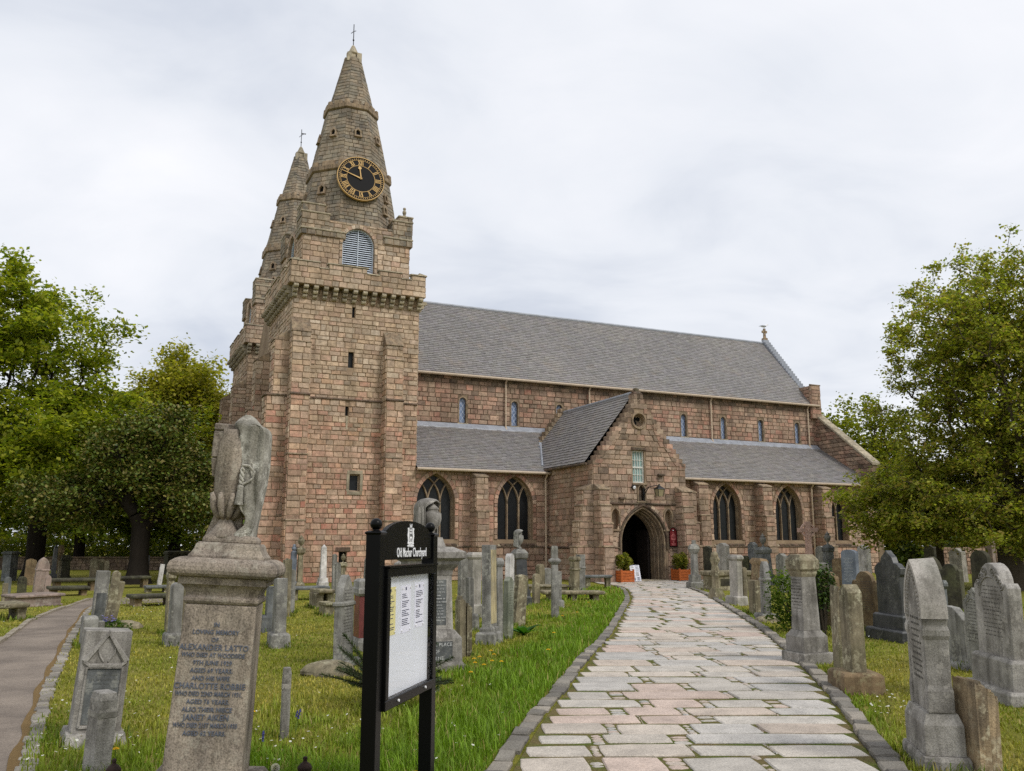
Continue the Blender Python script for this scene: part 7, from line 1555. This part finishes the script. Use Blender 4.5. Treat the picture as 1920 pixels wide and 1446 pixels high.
# ---- boundary wall, left, and ruined transept wall, right
def rubble_wall(name, label, a, b, h, pl_, seed, th=.5, ragged=0.0):
    rr = random.Random(seed); A, B = Vector((*a, 0)), Vector((*b, 0)); d = (B-A); L = d.length; rt = empty(name, A, math.atan2(d.y, d.x)); tag(rt, label, 'wall')
    m = MB(); st = MB(); x = 0
    while x < L:
        w = rr.uniform(.9, 1.8); hh = h - rr.uniform(0, ragged); m.box(x, .03, -.1, min(L, x+w), th, hh)
        z = 0
        while z < hh - .05:
            ch = min(rr.uniform(.16, .28), hh - z); s = x
            while s < min(L, x+w) - .04:
                bw = min(rr.uniform(.22, .5), min(L, x+w) - s); c = vary(rr.choice(pl_), rr, .75, 1.15); st.hexa([(s+.01, .04, z+.01), (s+bw-.01, .04, z+.01), (s+bw-.01, .04, z+ch-.01), (s+.01, .04, z+ch-.01)], [(s+.02, -.01, z+.02), (s+bw-.02, -.01, z+.02), (s+bw-.02, -.01, z+ch-.02), (s+.02, -.01, z+ch-.02)], c); s += bw
            z += ch
        x += w
    m.build('core', M['mortar_dark'], rt); tag(st.build('stonework', M['wall'], rt, col=True), kind='stuff')
    c = MB(); x = 0
    while x < L and not ragged: w = rr.uniform(.5, .8); c.box(x+.01, -.06, h, min(L, x+w), th+.06, h+.1); x += w
    if c.v: c.build('coping', M['dressing_dark'], rt, bevel=.02)
rubble_wall('boundary_wall', 'low dark stone boundary wall beyond the left gravestones', (-42, 60), (-13.5, 56.5), .75, P_([(92,76,66),(80,70,60),(104,84,72)]), 4)
rubble_wall('ruined_wall', 'ruined pinkish stone wall east of the church behind the right tree', (24.2, 50.5), (38, 46), 2.3, P_([(170,130,108),(150,114,94),(180,146,120)]), 6, ragged=1.0)
# ---- shrubs
def bushy(name, label, base, c, rad, n, size, cols, seed, mat='leaf', stems=5):
    rt = empty(name, (*base, 0)); tag(rt, label, 'shrub'); v, f, cc = shrub_leaves(n, c, rad, size, cols, seed); raw_mesh('foliage', v, f, 4, M[mat], cc, rt); m = MB(); rr = random.Random(seed)
    for k in range(stems): a = 2*PI*k/stems; m.tube([(0, 0, -.05), (rad[0]*.3*math.cos(a), rad[1]*.3*math.sin(a), c[2]*.6), (rad[0]*.75*math.cos(a), rad[1]*.75*math.sin(a), c[2]+rad[2]*.5)], [.02, .014, .006], 5)
    m.build('stems', M['bark'], rt)
bushy('leafy_shrub', 'loose green shrub growing left of the large square pedestal', (5.35, 17.2), (-.1, 0, .55), (.42, .4, .6), 2600, .055, [C(84, 106, 30), C(104, 122, 38), C(64, 86, 26)], 61)
bushy('ivy_growth', 'glossy ivy hanging over the dark rugged stump stone', (5.62, 16.35), (0, 0, .85), (.26, .25, .42), 1800, .05, [C(60, 82, 28), C(76, 96, 32), C(46, 66, 24)], 63, 'darkleaf')
cb_ = empty('conifer_bush', (-1.25, 9.3, 0)); tag(cb_, 'spiky dark green conifer bush behind the notice board post', 'shrub')
q = np.random.default_rng(77); V0, V1, nv = [], [], []; nd = MB()
for k in range(64):
    a = q.uniform(0, 2*PI); el = q.uniform(.05, .8); L = q.uniform(.3, .75); d = np.array([math.cos(a)*math.cos(el), math.sin(a)*math.cos(el), math.sin(el)]); p0 = np.array([0, 0, .08]) + d*.05; p1 = p0 + d*L + np.array([0, 0, .06])
    nd.tube([tuple(p0), tuple((p0+p1)/2 + np.array([0, 0, .03])), tuple(p1)], [.008, .006, .003], 4)
    for t in np.linspace(.12, 1, int(L*130)): nv.append((p0 + (p1-p0)*t + np.array([0, 0, .06*math.sin(PI*t)*.5]), d))
nd.build('branches', M['bark'], cb_); nv = nv; P = np.array([x[0] for x in nv]); D = np.array([x[1] for x in nv]); n = len(P)
vs = []; 
for rep in range(3):
    s_ = np.cross(D, q.normal(size=(n, 3))); s_ /= np.linalg.norm(s_, axis=1)[:, None]; t_ = P + (s_*.9 + D*.55)*.04; w_ = np.cross(s_, D)*.0045; vs.append(np.stack([P-w_, P+w_, t_+w_*.4, t_-w_*.4], 1).reshape(-1, 3))
v = np.concatenate(vs); raw_mesh('needles', v, np.arange(len(v)).reshape(-1, 4), 4, M['darkleaf'], np.tile(np.array(C(62, 78, 40)), (len(v), 1))*np.repeat(q.uniform(.5, 1.4, (len(v)//4, 1)), 4, 0), cb_)
dk = empty('dock_plant', (.22, 16.3, 0)); tag(dk, 'clump of broad dock leaves beside the brown leaning slab', 'plant'); rr = random.Random(9)
for k in range(11):
    a = rr.uniform(0, 2*PI); L = rr.uniform(.28, .48); up_ = rr.uniform(.5, 1.1); m = MB(); rgs = []
    for i in range(6):
        t = i/5; c_ = Vector((math.cos(a)*L*t*.8, math.sin(a)*L*t*.8, L*up_*(t - .55*t*t))); s_ = Vector((-math.sin(a), math.cos(a), 0)) * (.085*math.sin(PI*min(1, .08+t*.9))**.7 + .004); rgs.append([tuple(c_ - s_ + Vector((0,0,.015))), tuple(c_), tuple(c_ + s_ + Vector((0,0,.015)))])
    m.rings(rgs, close=False, cap0=False, cap1=False, col=vary(C(64, 108, 34), rr, .8, 1.2)); m.build('leaf', M['leaf'], dk, col=True, smooth=True)
for x, y, s_, lb in ((-7.55, 17.75, .3, 'pale broken stone lying in the grass behind the leaning trio'), (-2.28, 11.5, .34, 'mossy boulder at the foot of the large pointed gothic stone'), (-1.75, 12.2, .18, 'small pale boulder by the conifer bush'), (5.38, 19.1, .26, 'rough boulder beside the banded gothic slab')):
    rt = MB(); rr = random.Random(int(x*100)); rt.rings([[(s_*k*math.cos(2*PI*i/9)*rr.uniform(.8, 1.2), s_*.7*k*math.sin(2*PI*i/9)*rr.uniform(.8, 1.2), s_*z) for i in range(9)] for k, z in ((1.0, -.2), (1.05, .12), (.8, .38), (.4, .5))]); o = rt.build('boulder', M['g_lichen'], None, bevel=.02); o.location = (x, y, 0); tag(o, lb, 'rock', 'loose rocks')

# ------------------------------------------------------------------ grass
def pip(x, y, poly):
    inside = np.zeros(len(x), bool); n = len(poly); j = n-1
    for i in range(n):
        xi, yi = poly[i]; xj, yj = poly[j]; c = ((yi > y) != (yj > y)) & (x < (xj-xi)*(y-yi)/(yj-yi+1e-12) + xi); inside ^= c; j = i
    return inside
flag_poly = [(flagx(y)[0]-.2, y) for y in np.linspace(3.5, 42, 60)] + [(flagx(y)[1]+.18, y) for y in np.linspace(42, 3.5, 60)]
asph_poly = ASPH_Ls + ASPH_Rs[::-1]
church_poly = [(cw(u, v).x, cw(u, v).y) for u, v in ((-7, -.9), (6.2, -.9), (6.2, -5.2), (12.5, -5.2), (12.5, -.9), (29, -.9), (29, 14), (-7, 20))]
LXa = np.array([p[0] for p in PATH_Ls]); LYa = np.array([p[1] for p in PATH_Ls])
def grass(n, seed, dmin, dmax, long_):
    q = np.random.default_rng(seed); d = dmin*(dmax/dmin)**q.uniform(0, 1, n); a = q.uniform(R(-33), R(33), n); x, y = d*np.sin(a), d*np.cos(a)
    ok = ~pip(x, y, flag_poly) & ~pip(x, y, asph_poly) & ~pip(x, y, church_poly)
    xl = np.interp(y, LYa[:-6], LXa[:-6]); dist = xl - x      # metres left of the path edge
    wave = np.sin(x*2.1+.7*y)*np.sin(y*1.3-x*.6) + .6*np.sin(5.1*x+1.7)*np.sin(4.3*y)
    lush = np.clip(1.35 - dist/(1.5 + .035*y) + .35*wave, 0, 1) * (dist > 0) * (y < 34); near = np.clip((9.6 - y)/2.5 + .4*wave, 0, 1) * (x > -2.6) * (x < 0.4); lush = np.maximum(lush, near)
    lush = np.maximum(lush, np.clip(.9 - (x-np.interp(y, [p[1] for p in PATH_Rs[:-8]], [p[0] for p in PATH_Rs[:-8]])-.1)/.5, 0, .5)*(x > 2))
    lush = np.where(x < -2.4, np.clip((8.6-y)/2.5 + .3*wave, 0, .45), lush)
    if long_: ok &= q.uniform(0, 1, n) < lush*(.55 + .45*np.clip(wave+.6, 0, 1))
    x, y, d, lush, wave = x[ok], y[ok], d[ok], lush[ok], wave[ok]; n = len(x)
    h = (q.uniform(.04, .15, n)*(.55+.6*lush)*(1+.25*np.clip(wave, -1, 1)) if long_ else q.uniform(.018, .05, n)*(1+.5*lush)); w = (.0038 if long_ else .0042)*np.maximum(1, d/6.5)**.85*q.uniform(.7, 1.4, n)
    ang = q.uniform(0, 2*PI, n); bend = q.uniform(.1, .75, n)*h; bx, by = np.cos(ang), np.sin(ang); sx, sy = -by*w, bx*w
    b = np.stack([x, y, np.zeros(n)-.004], 1); side = np.stack([sx, sy, np.zeros(n)], 1); mid = b + np.stack([bx*bend*.3, by*bend*.3, h*.6], 1); tip = b + np.stack([bx*bend, by*bend, h*(1-.15*(bend/h))], 1)
    V = np.stack([b-side, b+side, mid+side*.8, mid-side*.8, tip], 1).reshape(-1, 3); base = np.arange(n)[:, None]*5
    F = np.concatenate([base+np.array([[0, 1, 2]]), base+np.array([[0, 2, 3]]), base+np.array([[3, 2, 4]])], 0)
    dry = np.clip(.55 + .6*np.sin(x*.9+y*.35)*np.cos(y*.6-x*.3) + .3*np.sin(2.7*x-1.1*y) - lush*.8, 0, 1)[:, None]*q.uniform(.3, 1, (n, 1))
    col = (1-dry)*np.array(C(118, 132, 38)) + dry*np.array(C(180, 164, 80)); lus = lush[:, None]; col = col*(1-.55*lus) + .55*lus*np.array(C(106, 148, 32)); col *= q.uniform(.6, 1.35, (n, 1))
    st = q.uniform(0, 1, n) < (.05 if long_ else .1); col[st] = np.array(C(168, 156, 96))*q.uniform(.7, 1.1, (st.sum(), 1))
    return V, F, np.repeat(col, 5, 0)
V, F, c = grass(190000, 5, 5.0, 30.0, False); tag(raw_mesh('grass', V, F, 3, M['grass'], c), 'short mown grass between the gravestones', 'grass', kind='stuff')
V, F, c = grass(210000, 6, 5.0, 34.0, True); tag(raw_mesh('long_grass', V, F, 3, M['grass'], c), 'long lush grass along the left edge of the flagstone path', 'grass', kind='stuff')

# tufts the mower leaves against the stones
q = np.random.default_rng(15); tx, ty = [], []
for row in GRAVES + [('m', -1.83, 5.55, .7, .64, 1, 9)]:
    x, y, W_, T_, yw = row[1], row[2], row[3], row[4], R(row[6])
    if y > 24: continue
    n = int(170*(W_+T_)); s_ = q.uniform(-.5, .5, n); e_ = q.integers(0, 4, n); px = np.where(e_ < 2, s_*(W_+.08), np.where(e_ == 2, W_/2+.03, -W_/2-.03)); py = np.where(e_ == 0, -T_/2-.03, np.where(e_ == 1, T_/2+.03, s_*(T_+.08)))
    px = px*1.12 + q.normal(0, .035, n); py = py*1.12 + q.normal(0, .035, n); tx.append(x + px*math.cos(yw) - py*math.sin(yw)); ty.append(y + px*math.sin(yw) + py*math.cos(yw))
x, y = np.concatenate(tx), np.concatenate(ty); ok = ~pip(x, y, flag_poly); x, y = x[ok], y[ok]; n = len(x); d = np.hypot(x, y); h = q.uniform(.05, .15, n); w = .004*np.maximum(1, d/6.5)**.85; ang = q.uniform(0, 2*PI, n); bx, by = np.cos(ang), np.sin(ang); bend = q.uniform(.2, .8, n)*h
b = np.stack([x, y, np.zeros(n)-.004], 1); side = np.stack([-by*w, bx*w, np.zeros(n)], 1); mid = b + np.stack([bx*bend*.3, by*bend*.3, h*.6], 1); tip = b + np.stack([bx*bend, by*bend, h*.9], 1)
V = np.stack([b-side, b+side, mid+side*.8, mid-side*.8, tip], 1).reshape(-1, 3); base = np.arange(n)[:, None]*5; F = np.concatenate([base+np.array([[0, 1, 2]]), base+np.array([[0, 2, 3]]), base+np.array([[3, 2, 4]])], 0)
c = np.array([C(96, 118, 34), C(120, 134, 42), C(160, 148, 80)])[q.choice(3, n, p=[.5, .35, .15])]*q.uniform(.6, 1.2, (n, 1)); tag(raw_mesh('grass_tufts', V, F, 3, M['grass'], np.repeat(c, 5, 0)), 'unmown grass tufts around the feet of the gravestones', 'grass', kind='stuff')

# ------------------------------------------------------------------ flowers
rf_ = random.Random(12)
def gp(cx, cy, sx, sy):
    return cx + rf_.gauss(0, sx), cy + rf_.gauss(0, sy)
dz = MB(); dc = MB()
for (cx, cy, sx, sy, n) in ((-4.1, 8.6, .35, .9, 90), (-3.3, 7.2, .35, .5, 60), (3.62, 8.9, .28, .5, 55), (-1.9, 7.4, .6, .8, 70), (-9.4, 21, 1.0, 2.0, 60), (-5.0, 12, 1.2, 2, 60), (6, 14, 1.5, 3, 60), (-.6, 8.4, .5, 1.2, 40)):
    for _ in range(n):
        x, y = gp(cx, cy, sx, sy)
        if pip(np.array([x]), np.array([y]), flag_poly)[0] or pip(np.array([x]), np.array([y]), asph_poly)[0]: continue
        z = rf_.uniform(.05, .1); t1, t2 = rf_.uniform(-.4, .4), rf_.uniform(-.4, .4); r_ = rf_.uniform(.009, .015)
        dz.add([(x, y, z)] + [(x+r_*k*math.cos(2*PI*i/12), y+r_*k*math.sin(2*PI*i/12), z + r_*(t1*math.cos(2*PI*i/12)+t2*math.sin(2*PI*i/12))) for i in range(12) for k in ((1.0,) if i % 2 else (.72,))], [(0, i+1, (i+1) % 12+1) for i in range(12)], C(226, 226, 222))
        dz.add([(x+r_*.3*math.cos(2*PI*i/6), y+r_*.3*math.sin(2*PI*i/6), z+.003) for i in range(6)], [tuple(range(6))], C(216, 176, 40))
tag(dz.build('daisies', M['petal'], None, col=True), 'small white daisies scattered through the grass', 'daisies', kind='stuff')
def dandelion(x, y, h, r_, lb):
    rt = empty('dandelion', (x, y, 0), rf_.uniform(0, 6)); tag(rt, lb, 'flower', 'yellow dandelions in the grass'); m = MB()
    for ring, (k, z, n) in enumerate(((1.0, 0, 14), (.72, .006, 12), (.42, .011, 8))):
        for i in range(n):
            a = 2*PI*i/n + ring; d = .5*PI/n*2; m.add([(0, 0, h+z*.6), (r_*k*math.cos(a-d*.5), r_*k*math.sin(a-d*.5), h+z), (r_*k*1.06*math.cos(a), r_*k*1.06*math.sin(a), h+z+.002), (r_*k*math.cos(a+d*.5), r_*k*math.sin(a+d*.5), h+z)], [(0,1,2,3)], vary(C(236, 184, 24), rf_, .85, 1.1))
    m.build('bloom', M['petal'], rt, col=True); m = MB(); m.tube([(0, 0, 0), (.004, .003, h*.5), (0, 0, h)], .003, 5); m.build('stem', M['dock'], rt)
M['dock'] = plain('green_stem', C(96, 116, 50), .8)
near = 'yellow dandelion in the long grass beside the draped urn monument'; left = 'yellow dandelion in the grass around the gabled granite stone'; mid = 'yellow dandelion in the grass near the tall foreground pillar'; far = 'yellow dandelion in the grass strip along the flagstone path'
for i in range(9): dandelion(*gp(-.42, 11.4, .12, .5), rf_.uniform(.12, .2), .026, near)
for x, y in ((-2.62, 7.5), (-2.5, 7.62), (-2.42, 7.2), (-3.0, 6.75), (-2.86, 6.72), (-2.3, 8.2), (-2.05, 8.3)): dandelion(x, y, rf_.uniform(.1, .18), .024, left)
for x, y in ((-1.42, 5.9), (-1.40, 6.02), (-1.47, 6.15), (-.62, 6.0), (-1.3, 9.6)): dandelion(x, y, rf_.uniform(.12, .17), .024, mid)
for x, y in ((.5, 12.6), (.7, 15.2), (1.4, 19.5), (1.9, 22.5), (1.0, 18.0), (2.1, 26.0)): dandelion(x, y, rf_.uniform(.14, .22), .03, far)
ck = empty('dandelion_clock', (-1.52, 6.0, 0)); tag(ck, 'white fluffy dandelion seed head left of the notice board', 'flower'); m = MB(); m.tube([(0, 0, 0), (.005, 0, .1), (0, 0, .17)], .003, 5); m.build('stem', M['dock'], ck); m = MB()
for i in range(240):
    z = 1 - 2*(i+.5)/240; a = i*2.39996; rr_ = math.sqrt(1-z*z); d = Vector((rr_*math.cos(a), rr_*math.sin(a), z)); s_ = d.orthogonal()*.0035; c_ = Vector((0, 0, .19)); m.add([tuple(c_+d*.006), tuple(c_+d*.027+s_), tuple(c_+d*.029), tuple(c_+d*.027-s_)], [(0,1,2,3)], C(220, 216, 208))
m.build('seed_head', M['petal'], ck, col=True)
for i, (x, y) in enumerate(((-2.05, 6.9), (-2.12, 7.0), (-1.98, 6.75), (-2.3, 7.9), (-2.0, 6.5), (-1.93, 7.2), (-1.88, 8.1))):
    rt = empty('bluebell', (x, y, 0), i); tag(rt, 'slender violet bluebell in the grass left of the tall foreground pillar', 'flower', 'bluebells in the grass'); m = MB(); m.tube([(0, 0, 0), (0, .005, .12), (.03, .01, .19)], .003, 5); m.build('stem', M['dock'], rt); m = MB()
    for k in range(5): m.lathe([(.004, 0), (.008, -.008), (.009, -.018), (.012, -.024)], 6, (.012*((-1)**k)+.006*k*.6, 0, .13+.014*k), col=C(72, 72, 132))
    m.build('bells', M['petal'], rt, col=True)
fc = empty('flower_clump', (-7.35, 16.75, 0)); tag(fc, 'clump of violet flowers at the foot of the rough brown leaning slab', 'plant'); v, f, c = shrub_leaves(420, (0, 0, .12), (.3, .26, .12), .05, [C(70, 92, 36), C(84, 104, 44)], 91); raw_mesh('leaves', v, f, 4, M['leaf'], c, fc); v, f, c = shrub_leaves(70, (-.08, 0, .24), (.16, .14, .08), .045, [C(110, 104, 168), C(140, 134, 190)], 92); raw_mesh('blooms', v, f, 4, M['petal'], c, fc)

# lettering drawn with the font becomes plain meshes
dg = bpy.context.evaluated_depsgraph_get()
for o in [o for o in sc.objects if o.type == 'FONT']:
    me = bpy.data.meshes.new_from_object(o.evaluated_get(dg)); me.name = 'lettering'; par, mw = o.parent, (o.location.copy(), o.rotation_euler.copy(), o.scale.copy()); bpy.data.objects.remove(o)
    n_ = bpy.data.objects.new('lettering', me); n_.location, n_.rotation_euler, n_.scale = mw; link(n_, par)
